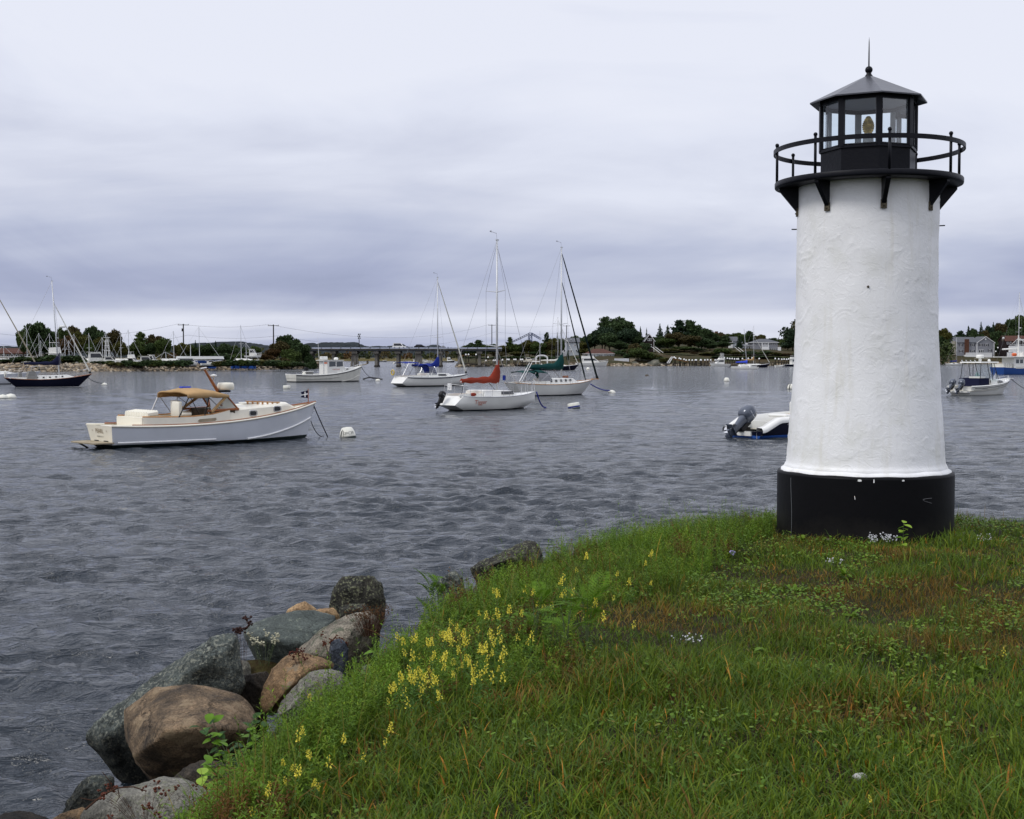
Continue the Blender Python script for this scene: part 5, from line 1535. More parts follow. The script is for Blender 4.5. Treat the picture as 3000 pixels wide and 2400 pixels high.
bare = MB(); rb_ = random.Random(8)
def _branch(p, d, l_, rad, depth):
 e = p + d * l_
 bare.tube([p, p.lerp(e, .5) + Vector((rb_.gauss(0, .01), rb_.gauss(0, .01), 0)), e], [rad, rad * .8, rad * .6], 4, cap=False)
 if depth:
  for _ in range(3 if depth > 1 else 4):
   nd_ = (d + Vector((rb_.gauss(0, .5), rb_.gauss(0, .5), rb_.gauss(.15, .25)))).normalized()
   _branch(e, nd_, l_ * rb_.uniform(.55, .8), rad * .55, depth - 1)
_branch(Vector((0, 0, -.02)), Vector((0, 0, 1)), .34, .022, 4)
BARE = bare.mesh('trunk', mat('grey_twigs', (.11, .10, .095), .9))
_tr = random.Random(33)
ORD = ['first', 'second', 'third', 'fourth', 'fifth', 'sixth', 'seventh', 'eighth', 'ninth', 'tenth', 'eleventh', 'twelfth', 'thirteenth', 'fourteenth', 'fifteenth', 'sixteenth', 'seventeenth', 'eighteenth', 'nineteenth', 'twentieth']
TREE_LIST = []
def tree(px, top, wpx, kind, colr, Y, label, zf, group):
 p = P(px, 1050, Y)
 z = float(zf(p.x, Y))
 h = P(px, top, Y).z - z
 name = {'round': 'broadleaf_tree', 'bush': 'bush', 'conifer': 'spruce_tree', 'pine': 'pine_tree', 'bare': 'bare_tree'}[kind]
 t = thing(name, label, 'bush' if kind == 'bush' else 'tree', (p.x, Y, z), _tr.uniform(0, 6.28), group)
 w = wpx * Y / F
 if kind == 'bare':
  t.scale = (w * .9, w * .9, h)
  link('trunk', BARE, t)
  return t
 cr, tk = TREES[kind][_tr.randrange(3)]
 t.scale = (w, w, h)
 link('trunk', tk, t)
 c = link('crown', cr, t)
 c.material_slots[0].link = 'OBJECT'
 c.material_slots[0].material = TREE_COL[colr]
 return t
CW = {'dark': 'dark green', 'green': 'green', 'olive': 'olive', 'rust': 'rusty', 'brown': 'bronze', 'pine': 'blackish'}
KW = {'round': 'broad-crowned tree', 'bush': 'bush', 'conifer': 'pointed spruce', 'pine': 'ragged pine', 'bare': 'leafless grey tree'}
def grove(rows, Y, zf, where, from_, group, jit=6):
 """trees of one stretch of shore; look-alikes are counted along the shore"""
 rows = sorted(rows)
 cnt = {}
 for r_ in rows:
  k = (r_[3], r_[4]); cnt[k] = cnt.get(k, 0) + 1
 seen = {}
 for r_ in rows:
  px, top, w, kind, c = r_[:5]
  dy = r_[5] if len(r_) > 5 else 0
  k = (kind, c); seen[k] = seen.get(k, 0) + 1
  base = f"{CW[c]} {KW[kind]} {where}" if kind != 'bare' else f"{KW[kind]} {where}"
  lab = base if cnt[k] == 1 else f"{ordw(seen[k] - 1)} {base} from {from_}"
  tree(px, top, w, kind, c, Y + dy + _tr.uniform(-jit, jit), lab, zf, group)
grove([(112, 944, 96, 'round', 'dark'), (70, 966, 44, 'round', 'green', -2), (142, 962, 44, 'round', 'dark', 3), (178, 961, 42, 'round', 'green', 5), (214, 955, 66, 'round', 'brown', 0), (232, 972, 60, 'round', 'olive', -8), (196, 985, 56, 'round', 'rust', -10), (276, 956, 62, 'round', 'dark', 2), (340, 958, 66, 'bare', 'dark', 8), (335, 966, 48, 'round', 'brown', -4), (302, 988, 66, 'round', 'olive', -10), (355, 1000, 50, 'round', 'olive', -12), (268, 1000, 50, 'round', 'green', -12), (412, 976, 50, 'pine', 'green', 0), (400, 1000, 60, 'round', 'green', -5), (450, 980, 52, 'round', 'brown', 0), (478, 990, 52, 'round', 'green', -4), (440, 1005, 60, 'round', 'dark', -10), (92, 1000, 60, 'round', 'dark', -6), (140, 1000, 60, 'round', 'dark', -8)],
      338, left_z, 'behind the boatyard', 'the brown-roofed building', 'trees behind the boatyard')
grove([(532, 1005, 52, 'round', 'olive'), (560, 1010, 40, 'round', 'green'), (573, 997, 26, 'conifer', 'pine'), (590, 1012, 50, 'round', 'dark'), (632, 999, 34, 'conifer', 'pine', 3), (612, 1008, 54, 'round', 'dark', -3), (658, 1006, 56, 'round', 'dark', 0), (690, 1012, 46, 'round', 'green', 2), (715, 1018, 50, 'round', 'dark', -4), (742, 1014, 48, 'round', 'green'), (650, 1030, 60, 'bush', 'dark', -14), (700, 1032, 50, 'bush', 'green', -14)],
      352, left_z, 'mid spit', 'the boatyard end', 'trees along the middle of the spit')
grove([(845, 981, 84, 'round', 'dark', 4), (820, 1000, 56, 'round', 'brown', -3), (878, 1005, 58, 'round', 'dark', -2), (800, 1022, 46, 'round', 'rust', -6), (775, 1034, 60, 'bush', 'rust', -8), (855, 1022, 60, 'round', 'green', -10), (902, 1030, 44, 'round', 'dark', -2), (825, 1042, 56, 'bush', 'brown', -14), (912, 1048, 34, 'bush', 'dark', -6)],
      372, left_z, 'at the bridge end of the spit', 'the boatyard', 'trees at the bridge end of the spit', 3)
grove([(10, 1051, 75, 'bush', 'dark'), (62, 1042, 57, 'bush', 'dark'), (98, 1045, 70, 'bush', 'green'), (140, 1037, 67, 'bush', 'dark'), (172, 1045, 55, 'bush', 'olive'), (205, 1039, 70, 'bush', 'dark'), (232, 1051, 42, 'bush', 'green'), (290, 1057, 50, 'bush', 'dark'), (345, 1059, 62, 'bush', 'olive'), (378, 1053, 52, 'bush', 'dark'), (432, 1049, 45, 'bush', 'dark'), (466, 1051, 50, 'bush', 'green'), (498, 1053, 55, 'bush', 'dark'), (535, 1052, 57, 'bush', 'dark'), (648, 1055, 55, 'bush', 'olive'), (685, 1051, 57, 'bush', 'dark'), (725, 1051, 62, 'bush', 'green'), (765, 1053, 57, 'bush', 'olive'), (800, 1051, 57, 'bush', 'dark'), (840, 1055, 55, 'bush', 'green'), (872, 1057, 45, 'bush', 'dark'), (318, 1055, 37, 'bush', 'green'), (395, 1057, 37, 'bush', 'green'), (35, 1054, 50, 'bush', 'olive'), (118, 1052, 50, 'bush', 'dark'), (158, 1050, 50, 'bush', 'green'), (190, 1056, 44, 'bush', 'dark'), (262, 1064, 34, 'bush', 'olive'), (412, 1058, 40, 'bush', 'green'), (450, 1064, 36, 'bush', 'olive'), (515, 1057, 50, 'bush', 'olive'), (668, 1056, 50, 'bush', 'dark'), (705, 1054, 50, 'bush', 'olive'), (745, 1054, 50, 'bush', 'dark'), (785, 1056, 50, 'bush', 'dark'), (822, 1055, 50, 'bush', 'green'), (860, 1058, 44, 'bush', 'dark'), (890, 1062, 36, 'bush', 'dark')],
      301, lambda x, y: np.maximum(left_z(x, y), .8), 'on the spit stone bank', 'the brown-roofed building', 'bushes on the stone bank', 1)
grove([(1345, 1030, 30, 'round', 'dark'), (1362, 1014, 40, 'pine', 'green'), (1385, 1004, 40, 'round', 'dark'), (1402, 998, 44, 'pine', 'dark', 4), (1425, 1010, 46, 'round', 'green'), (1447, 1008, 46, 'round', 'dark', 5), (1470, 1012, 48, 'round', 'olive'), (1494, 990, 30, 'pine', 'green', 4), (1510, 1008, 46, 'round', 'green'), (1532, 1006, 44, 'round', 'dark'), (1552, 996, 48, 'round', 'olive', 3), (1578, 1002, 46, 'round', 'green'), (1601, 977, 28, 'pine', 'pine', 6), (1600, 1002, 40, 'round', 'brown'), (1620, 990, 40, 'round', 'olive', 6), (1633, 976, 20, 'conifer', 'pine', 8), (1640, 992, 34, 'round', 'green', 9), (1400, 1035, 60, 'round', 'olive', -8), (1460, 1032, 60, 'round', 'brown', -8), (1520, 1030, 60, 'round', 'olive', -8), (1575, 1030, 60, 'round', 'dark', -8), (1620, 1025, 50, 'round', 'olive', -8), (1380, 1044, 50, 'bush', 'dark', -30), (1425, 1046, 56, 'bush', 'green', -30), (1470, 1044, 56, 'bush', 'dark', -30), (1515, 1042, 56, 'bush', 'dark', -30), (1560, 1044, 56, 'bush', 'green', -30), (1610, 1042, 56, 'bush', 'dark', -30), (1664, 1026, 13, 'conifer', 'dark', -25), (1700, 1044, 40, 'bush', 'dark', -26)],
      545, right_z, 'before the white house', 'the bridge', 'trees between the bridge and the white house', 4)
grove([(1688, 984, 44, 'round', 'green', 12), (1702, 1000, 44, 'round', 'olive', 0), (1722, 985, 50, 'round', 'dark', 5), (1742, 970, 56, 'round', 'dark', 8), (1772, 932, 64, 'pine', 'dark', 16), (1816, 930, 96, 'round', 'dark', 10), (1764, 958, 66, 'round', 'pine', 2), (1786, 975, 70, 'round', 'dark', -6), (1832, 962, 66, 'round', 'pine', -4), (1856, 962, 56, 'round', 'dark', 6), (1876, 958, 30, 'conifer', 'pine', 8), (1870, 985, 50, 'round', 'dark', -4), (1894, 961, 16, 'conifer', 'dark', 22), (1705, 1020, 50, 'bush', 'olive', -16), (1812, 1000, 60, 'round', 'dark', -10), (1840, 1010, 50, 'round', 'dark', -14)],
      580, right_z, 'on the knoll behind the clubhouse', 'the white house', 'trees on the knoll', 2)
grove([(1858, 1006, 50, 'round', 'brown', -4), (1882, 1004, 46, 'round', 'dark', 0), (1870, 1020, 62, 'round', 'green', -10), (1898, 1028, 40, 'bush', 'green', -6), (1915, 1036, 44, 'bush', 'olive', -6), (1842, 1035, 30, 'bush', 'dark', -6), (1822, 1030, 44, 'bush', 'dark', 10), (1800, 1026, 44, 'bush', 'dark', 24), (1840, 1022, 50, 'bush', 'green', 26), (1930, 1044, 40, 'bush', 'dark', -8), (1950, 1046, 40, 'bush', 'olive', -10)],
      533, right_z, 'below the dark gabled house', 'the white wharf', 'trees in front of the dark house', 2)
grove([(1933, 950, 46, 'conifer', 'pine', 10), (1956, 953, 48, 'conifer', 'dark', 14), (1990, 941, 62, 'pine', 'pine', 16), (2020, 941, 66, 'pine', 'dark', 18), (2046, 952, 54, 'round', 'dark', 16), (2064, 962, 54, 'round', 'dark', 12), (1930, 985, 46, 'round', 'dark', 2), (1955, 990, 54, 'round', 'green', -4), (1986, 974, 72, 'round', 'brown', -2), (2024, 982, 76, 'round', 'brown', -6), (2056, 990, 66, 'round', 'dark', -8), (1960, 1020, 60, 'bush', 'olive', -20), (2005, 1015, 70, 'round', 'green', -18), (2042, 1020, 60, 'round', 'dark', -18), (2080, 1005, 50, 'round', 'dark', -8), (1975, 1040, 56, 'bush', 'dark', -30), (2015, 1042, 56, 'bush', 'dark', -32), (2055, 1040, 56, 'bush', 'green', -32), (2090, 1042, 50, 'bush', 'dark', -32), (2034, 1032, 24, 'bush', 'rust', -26), (1940, 1030, 46, 'bush', 'green', -22)],
      585, right_z, 'on the wooded point', 'the dark gabled house', 'trees on the wooded point', 2)
grove([(2092, 976, 40, 'round', 'dark', 24), (2112, 974, 40, 'round', 'brown', 30), (2132, 978, 44, 'round', 'green', 34), (2124, 985, 46, 'pine', 'dark', -4), (2115, 1000, 50, 'round', 'dark', -10), (2165, 975, 46, 'round', 'green', 30), (2166, 982, 30, 'conifer', 'pine', -2), (2196, 972, 42, 'pine', 'dark', 10), (2185, 985, 40, 'round', 'dark', 14), (2212, 984, 40, 'round', 'brown', 30), (2232, 980, 36, 'round', 'olive', 34), (2268, 990, 50, 'round', 'dark', 36), (2300, 992, 50, 'round', 'green', 34), (2322, 968, 60, 'pine', 'pine', 0), (2345, 975, 60, 'pine', 'dark', 4), (2308, 1005, 50, 'round', 'dark', 6)],
      598, right_z, 'around the hillside houses', 'the wooded point', 'trees around the hillside houses', 2)
grove([(2095, 1030, 50, 'bush', 'dark'), (2118, 1018, 56, 'bush', 'green'), (2148, 1026, 50, 'bush', 'olive'), (2172, 1032, 46, 'bush', 'dark'), (2196, 1026, 48, 'bush', 'dark'), (2222, 1030, 46, 'bush', 'green'), (2248, 1026, 50, 'bush', 'dark'), (2272, 1030, 44, 'bush', 'olive'), (2300, 1034, 40, 'bush', 'rust'), (2325, 1034, 40, 'bush', 'green'), (2075, 1030, 50, 'bush', 'olive'), (2110, 1042, 50, 'bush', 'dark', -12), (2150, 1044, 50, 'bush', 'dark', -12), (2190, 1044, 50, 'bush', 'green', -12), (2230, 1042, 50, 'bush', 'dark', -12), (2270, 1044, 50, 'bush', 'dark', -12), (2310, 1046, 46, 'bush', 'green', -12)],
      548, right_z, 'under the hillside houses', 'the wooded point', 'bushes under the hillside houses', 2)
grove([(2768, 962, 54, 'round', 'olive', 10), (2752, 985, 56, 'round', 'dark', 6), (2795, 984, 44, 'round', 'dark', 6), (2812, 972, 40, 'pine', 'pine', 12), (2836, 955, 44, 'conifer', 'pine', 14), (2852, 962, 40, 'round', 'dark', 14), (2873, 944, 36, 'conifer', 'pine', 18), (2893, 955, 40, 'round', 'pine', 14), (2909, 944, 34, 'conifer', 'dark', 20), (2930, 946, 56, 'round', 'brown', 24), (2955, 936, 60, 'round', 'dark', 30), (2982, 926, 64, 'round', 'green', 36), (3010, 918, 70, 'round', 'dark', 40), (3045, 915, 70, 'round', 'dark', 44), (2888, 968, 46, 'round', 'brown', 6), (2925, 970, 56, 'round', 'dark', 4), (2960, 965, 64, 'round', 'dark', 8), (2995, 960, 64, 'round', 'dark', 10), (2770, 1005, 60, 'round', 'dark', -14), (2795, 1015, 40, 'round', 'dark', -18), (2920, 1000, 50, 'round', 'dark', -10), (2938, 1010, 40, 'round', 'pine', -14), (2760, 1028, 44, 'bush', 'green', -24), (2855, 975, 50, 'round', 'dark', 2), (2975, 985, 50, 'round', 'dark', 2), (3030, 985, 60, 'round', 'dark', 2)],
      752, right_z, 'on the hill behind the grey house', 'the lighthouse', 'trees on the wooded hill', 2)
# ------------------------------------------------------------------ road bridge
def bridge():
 Y = 465.0
 root = thing('road_bridge', 'long low concrete road bridge on tall piers across the river mouth', 'bridge', (0, Y, 0))
 def lx(px): return (px - 1500) * Y / F
 def lz(py): return CAMZ + (1050 - py) * Y / F
 x0, x1 = lx(850), lx(1470)
 g = MB(); g.box2((x0, -5, lz(1029)), (x1, 5, lz(1024))); g.build('girder', M['bridge_deck'], root)
 d = MB(); d.box2((x0, -5.6, lz(1024) + .01), (x1, 5.6, lz(1022))); d.build('deck_slab', M['concrete'], root)
 for yy in (-5.5, 5.5):
  r_ = MB(); r_.box2((x0, yy - .05, lz(1021.6)), (x1, yy + .05, lz(1018.6))); r_.build('guard_rail', M['bridge_rail'], root)
 for k in range(22):
  p = MB(); x = x0 + (x1 - x0) * (k + .5) / 22
  p.box2((x - .12, -5.62, lz(1022)), (x + .12, -5.40, lz(1016.6))); p.build('rail_post', M['bridge_deck'], root)
 for k, px in enumerate((915, 980, 1043, 1105, 1168, 1228, 1291, 1346, 1405)):
  x = lx(px)
  c = MB(); c.box((x, 0, lz(1029) - .45), (2.0, 9.4, .88)); cap = c.build('pier_cap', M['concrete'], root)
  trip = px in (1043, 1228)
  for yy in (-3.2, 3.2):
   p = MB()
   p.box((x, yy, (lz(1029) - .9 - 1.5) / 2), (1.05, 1.05, lz(1029) - .9 + 1.5), taper=.86)
   p.build('pier_column', M['concrete'], root)
  if trip:
   for s_ in (-1, 1):
    p = MB(); p.tube([(x + s_ * .6, -3.2, lz(1032)), (x + s_ * 1.35, -3.5, -1.2)], .40, 8); p.build('raking_pile', M['concrete'], root)
  f = MB(); f.box((x, 0, .05), (1.5, 8.4, .9), taper=.9); f.build('pier_foot', M['tar'], root)
 return root
bridge()
def car(px, Y, zdeck, colr, label, L=4.6, H=1.55, van=False):
 p = P(px, 1050, Y)
 t = thing('car', label, 'car', (p.x, Y, zdeck), 0, 'cars on the bridge')
 b = MB()
 b.prism([(-L / 2, .35), (-L / 2, .85), (-L / 2 + .2, .95), (L / 2 - 1.0, .95), (L / 2 - .1, .75), (L / 2, .45), (L / 2, .35)], -.88, .88); b.build('body', colr, t)
 c = MB()
 q = [(-L / 2 + .15, .95), (-L / 2 + .4, H), (L / 2 - 1.9, H), (L / 2 - 1.1, .95)] if van else [(-L / 2 + .3, .95), (-L / 2 + .9, H), (.4, H), (1.2, .95)]
 c.prism(q, -.76, .76); c.build('cabin', colr, t)
 w = MB()
 q2 = [(x * .88, .98 + (z - .95) * .8) for x, z in q]
 w.prism(q2, -.78, .78); w.build('side_window', M['win_dark'], t)
 for sx in (-L / 2 + .85, L / 2 - .85):
  for sy in (-.8, .8):
   k = MB(); k.tube([(sx, sy - .1, .33), (sx, sy + .1, .33)], .33, 12); k.build('wheel', M['black_rubber'], t)
_zd = CAMZ + (1050 - 1022) * 465 / F + .02
car(1170, 463, _zd, M['white_paint'], 'white van crossing the bridge above the fifth pier', 4.9, 2.0, True)
car(1232, 463.2, _zd, M['black'], 'dark car crossing the bridge above the pier with raking piles', 4.5, 1.5)
# ------------------------------------------------------------------ poles and wires
POLE = {}
def pole(px, top, Y, label, arm=True, base=None):
 p = P(px, top, Y)
 t = thing('utility_pole', label, 'utility pole', (p.x, Y, 0), 0, 'utility poles along the shore')
 m = MB(); m.tube([(0, 0, -1 if base is None else base), (0, 0, p.z)], [.24, .17], 8); m.build('pole', M['pole_wood'], t)
 if arm:
  a = MB(); a.box((0, 0, p.z - .35), (3.4, .14, .16)); a.build('cross_arm', M['pole_wood'], t)
  for x in (-1.5, 1.5):
   i = MB(); i.tube([(x, 0, p.z - .27), (x, 0, p.z)], .06, 6); i.build('insulator', M['wood_pale'], t)
 if px == 537:
  b = MB(); b.tube([(-.3, -.1, p.z - 2.3), (-.3, -.1, p.z - 1.4)], .22, 8); b.build('transformer', M['pole_wood'], t)
 POLE[px] = Vector((p.x, Y, p.z))
pole(-60, 968, 380, 'utility pole behind the brown-roofed building')
pole(537, 949, 395, 'tall utility pole with a transformer rising from the olive trees on the spit')
pole(801, 951, 395, 'tall utility pole beside the large dark tree near the bridge')
pole(1441, 951, 600, 'utility pole rising behind the pines past the bridge')
pole(1660, 953, 610, 'utility pole rising behind the white house')
def wire(name, a, b, sag, label, rad=.024, group='power lines'):
 m = MB()
 m.tube([a.lerp(b, t) - Vector((0, 0, sag * 4 * t * (1 - t))) for t in np.linspace(0, 1, 17)], rad, 4, cap=False)
 tag(m.build(name, M['pole_wood']), label, 'power line', group)
for (a, b, s_, w) in ((-60, 537, 3.0, 'behind the boatyard trees'), (537, 801, .9, 'between the two poles on the spit'), (801, 1441, 5.0, 'across the river mouth above the bridge'), (1441, 1660, 1.0, 'behind the pines past the bridge')):
 for dx, dz, word in ((-1.5, 0, 'upper'), (1.4, -3.4, 'lower')):
  wire('power_line', POLE[a] + Vector((dx, 0, dz)), POLE[b] + Vector((dx, 0, dz)), s_, f'{word} power line {w}')
# phone mast on the far hill
p = P(1052, 978, 2350)
t = thing('phone_mast', 'thin phone mast with antenna cluster on the far hill above the bridge', 'mast', (p.x, 2350, 0))
m = MB(); m.tube([(0, 0, 5), (0, 0, p.z)], [1.0, .6], 8); m.build('pole', M['pole_wood'], t)
for k, z in enumerate((p.z - 1, p.z - 4.5, p.z - 8)):
 for a in range(3):
  m = MB(); m.box((2.2 * math.cos(a * 2.1 + k), 2.2 * math.sin(a * 2.1 + k), z), (1.3, 1.3, 2.2)); m.build('antenna', M['pole_wood'], t)
# drawbridge frame behind the pines
Yd = 900.0
p0 = P(1552, 1050, Yd)
t = thing('drawbridge', 'raised steel drawbridge frame showing above the pines past the bridge', 'bridge', (p0.x, Yd, 0))
def dl(px, py): return Vector(((px - 1552) * Yd / F, 0, CAMZ + (1050 - py) * Yd / F))
blu = mat('blue_grey_steel', (.10, .12, .20), .6); pal = mat('pale_steel', (.24, .26, .32), .5)
m = MB()
for px in (1549, 1558): m.tube([dl(px, 1040), dl(px, 976)], .35, 4)
for a_, b_ in (((1549, 976), (1558, 976)), ((1549, 978), (1558, 988)), ((1558, 978), (1549, 988)), ((1549, 990), (1558, 990)), ((1549, 990), (1558, 1002))): m.tube([dl(*a_), dl(*b_)], .28, 4)
m.build('tower', blu, t)
m = MB(); m.tube([dl(1558, 976), dl(1586, 992)], .3, 4); m.tube([dl(1558, 981), dl(1584, 996)], .25, 4)
for k in range(5): m.tube([dl(1560 + 5 * k, 978 + 2.9 * k), dl(1563 + 5 * k, 984 + 2.8 * k)], .18, 4)
m.build('counterweight_arm', blu, t)
m = MB(); m.tube([dl(1549, 977), dl(1495, 1003)], .3, 4); m.tube([dl(1549, 982), dl(1500, 1004)], .25, 4)
for k in range(8): m.tube([dl(1545 - 6 * k, 979 + 2.9 * k), dl(1542 - 6 * k, 985 + 2.6 * k)], .18, 4)
m.build('lift_span', pal, t)
# ------------------------------------------------------------------ buildings
class House:
 def __init__(s, name, label, pxc, base_py, Y, zf=None, cat='house'):
  s.Y, s.c = Y, pxc
  p = P(pxc, base_py, Y)
  s.z0 = p.z
  s.r = thing(name, label, cat, (p.x, Y, p.z))
 def X(s, px): return (px - s.c) * s.Y / F
 def Z(s, py): return CAMZ + (1050 - py) * s.Y / F - s.z0
 def block(s, x0, x1, top, base, d, m, name='wall', y0=0.0):
  b = MB(); b.box2((s.X(x0), y0, s.Z(base) - 3), (s.X(x1), y0 + d, s.Z(top))); return b.build(name, m, s.r)
 def gable_front(s, x0, x1, eave, apex, d, mw, mr, ax=None, y0=0.0, over=.35, trim=True):
  """wall triangle facing us, ridge running away"""
  a = (s.X(x0) + s.X(x1)) / 2 if ax is None else s.X(ax)
  e, t = s.Z(eave), s.Z(apex)
  b = MB(); b.prism([(s.X(x0), e - .01), (s.X(x1), e - .01), (a, t)], y0, y0 + d); b.build('gable', mw, s.r)
  for sx in (x0, x1):
   q = s.X(sx); k = over * (1 if q > a else -1)
   sl = (t - e) / (a - q)
   r_ = MB(); r_.prism([(q + k, e + sl * k + .03), (a, t + .03), (a, t + .24), (q + k, e + sl * k + .24)], y0 - over, y0 + d + over); r_.build('roof', mr, s.r)
   if trim:
    r_ = MB(); r_.prism([(q + k, e + sl * k - .12), (a, t - .12), (a, t + .22), (q + k, e + sl * k + .22)], y0 - over - .10, y0 - over - .01); r_.build('barge_board', M['trim'], s.r)
 def gable_side(s, x0, x1, eave, apex, d, mw, mr, y0=0.0, over=.4):
  """ridge parallel to us"""
  e, t = s.Z(eave), s.Z(apex)
  a0, a1 = s.X(x0), s.X(x1)
  r_ = MB()
  r_.prism([(y0 - over, e - .1), (y0 - over, e + .12), (y0 + d / 2, t + .12), (y0 + d + over, e + .12), (y0 + d + over, e - .1), (y0 + d / 2, t - .12)], a0 - over, a1 + over, 'x'); r_.build('roof', mr, s.r)
  b = MB(); b.prism([(y0, e - .02), (y0 + d / 2, t - .13), (y0 + d, e - .02)], a0 + .01, a1 - .01, 'x'); b.build('gable', mw, s.r)
 def hip(s, x0, x1, eave, apex, d, mr, rx0, rx1, y0=0.0, over=.5):
  e, t = s.Z(eave), s.Z(apex)
  A = [(s.X(x0) - over, y0 - over, e), (s.X(x1) + over, y0 - over, e), (s.X(x1) + over, y0 + d + over, e), (s.X(x0) - over, y0 + d + over, e)]
  R0, R1 = (s.X(rx0), y0 + d / 2, t), (s.X(rx1), y0 + d / 2, t)
  b = MB(); b.poly([A[0], A[1], R1, R0]); b.poly([A[1], A[2], R1]); b.poly([A[2], A[3], R0, R1]); b.poly([A[3], A[0], R0]); b.poly(A[::-1])
  b.build('roof', mr, s.r)
  b = MB(); b.box2((A[0][0] + .02, A[0][1] + .02, e - .22), (A[1][0] - .02, A[2][1] - .02, e - .01)); b.build('eave_board', M['trim'], s.r)
 def win(s, x0, x1, top, bot, y=0.0, shut=False, name='window', pane='win_dark', mull=1):
  f = MB(); f.box2((s.X(x0), y - .10, s.Z(bot)), (s.X(x1), y + .05, s.Z(top))); o = f.build(name, M['trim'], s.r)
  w = (s.X(x1) - s.X(x0)); q = min(.14, w * .14)
  for k in range(mull):
   a = s.X(x0) + w * k / mull + q * .8; b_ = s.X(x0) + w * (k + 1) / mull - q * .8
   g = MB(); g.box2((a, y - .125, s.Z(bot) + q), (b_, y - .09, s.Z(top) - q)); g.build('pane', M[pane], o)
  if shut:
   for (a, b_) in ((x0 - 3.2, x0 - .4), (x1 + .4, x1 + 3.2)):
    g = MB(); g.box2((s.X(a), y - .09, s.Z(bot)), (s.X(b_), y + .02, s.Z(top))); g.build('shutter', M['shutter'], s.r)
 def chimney(s, x0, x1, top, bot, y, d, m='brick'):
  b = MB(); b.box2((s.X(x0), y, s.Z(bot)), (s.X(x1), y + d, s.Z(top))); b.build('chimney', M[m], s.r)
 def rail(s, x0, x1, top, bot, y, n=14, m='trim', solid=False):
  f = MB(); f.box2((s.X(x0), y - .05, s.Z(top) - .14), (s.X(x1), y + .07, s.Z(top))); o = f.build('deck_rail', M[m], s.r)
  for k in range(n + 1):
   a = s.X(x0) + (s.X(x1) - s.X(x0)) * k / n
   w = .05 if not solid else (s.X(x1) - s.X(x0)) / n * .36
   g = MB(); g.box2((a - w, y - .03, s.Z(bot)), (a + w, y + .03, s.Z(top) - .14)); g.build('baluster', M[m], o)
h = House('boatyard_shed', 'long low brown-roofed building behind the boatyard on the spit', 55, 1052, 352, cat='building')
h.block(-60, 106, 1036, 1052, 12, M['tan_siding']); h.gable_side(-60, 106, 1036, 1021, 12, M['grey_siding'], M['brown_roof'])
for k in range(9): h.win(-20 + 13 * k, -12 + 13 * k, 1038.5, 1046)
h.rail(-30, 112, 1044.5, 1049, -3, 26)
h = House('white_house', 'three storey white house with grey roof behind the navy ketch', 1668, 1058, 560)
h.block(1636, 1660, 999, 1058, 9, M['white_siding']); h.gable_front(1636, 1660, 999, 991, 9, M['white_siding'], M['shingle_roof'], over=.5)
h.block(1660.3, 1697, 1003, 1058, 12, M['blue_siding'], 'wing', .6); h.gable_side(1660.3, 1697, 1003, 990, 12, M['blue_siding'], M['shingle_roof'], .6)
for x in (1640, 1651): h.win(x, x + 5, 1008, 1016)
for x in (1664, 1681): h.win(x, x + 6.5, 1008, 1015, .6, mull=2)
for x in (1640, 1651): h.win(x, x + 5, 1024, 1032)
h.win(1664, 1676, 1025, 1033, .6, mull=3); h.win(1687, 1691, 1024, 1030, .6)
for x in (1671, 1684): h.win(x, x + 5, 995, 1000, 2.2, name='dormer')
h.block(1627, 1658, 1034, 1036, 2.2, M['trim'], 'balcony', -2.4); h.rail(1627, 1658, 1030.5, 1034, -2.3, 12)
b = MB(); b.prism([(h.X(1652), h.Z(1036)), (h.X(1665), h.Z(1052)), (h.X(1665), h.Z(1055)), (h.X(1652), h.Z(1039))], -2.3, -1.2); b.build('outside_stair', M['trim'], h.r)
h = House('clubhouse', 'low white clubhouse with a brown hipped roof behind the motor yacht', 1757, 1056, 545, cat='building')
h.block(1722, 1800, 1036, 1056, 14, M['blue_siding']); h.hip(1720, 1801, 1036, 1022, 14, M['brown_roof'], 1742, 1772)
for x in (1735, 1755): h.win(x, x + 8, 1038.5, 1046, name='door', mull=2)
for x in (1779, 1786): h.win(x, x + 4, 1039, 1044)
for x in (1724, 1731, 1745, 1766): h.block(x, x + .9, 1036.4, 1052, .25, M['trim'], 'porch_post', -1.8)
h.rail(1724, 1770, 1047, 1051, -1.7, 20)
h = House('dark_gabled_house', 'dark brown house with a white trimmed gable among the spruces', 1903, 1024, 566)
h.block(1890, 1916, 997, 1024, 10, M['dark_siding']); h.gable_front(1890, 1916, 997, 980, 10, M['dark_siding'], M['shingle_roof'], over=.5)
h.win(1897, 1910, 992, 999, mull=2); h.win(1901, 1909, 1009, 1017); h.block(1915, 1916, 997, 1024, .2, M['trim'], 'corner_board', -.22)
h.block(1884, 1890, 1002, 1024, 8, M['dark_siding'], 'wing', 1);
h = House('tan_shed', 'tan gabled house with a brick chimney high among the trees', 2092, 1002, 640)
h.block(2078, 2100, 989, 1002, 9, M['dark_siding']); h.gable_side(2078, 2096, 989, 974, 9, M['tan_siding'], mat('tan_roof', (.26, .24, .19), .9)); h.chimney(2096.5, 2104, 971, 1002, .5, 2.5)
h = House('grey_roofed_house', 'house with a grey roof and white corner balcony on the hillside', 2150, 1024, 605)
h.block(2146, 2164, 1002, 1024, 9, M['blue_siding'], 'wall', 1.0); h.gable_side(2140, 2163, 1001, 987, 9, M['dark_siding'], M['shingle_roof'], 1.0)
h.block(2136, 2146, 1000, 1024, 8, M['dark_siding'], 'wing', .4); h.rail(2134, 2146, 1003, 1010, -.8, 4); h.block(2134, 2146, 1010, 1011, 1.4, M['trim'], 'balcony', -1); h.block(2145, 2146, 1000, 1022, .3, M['trim'], 'porch_post', -.9)
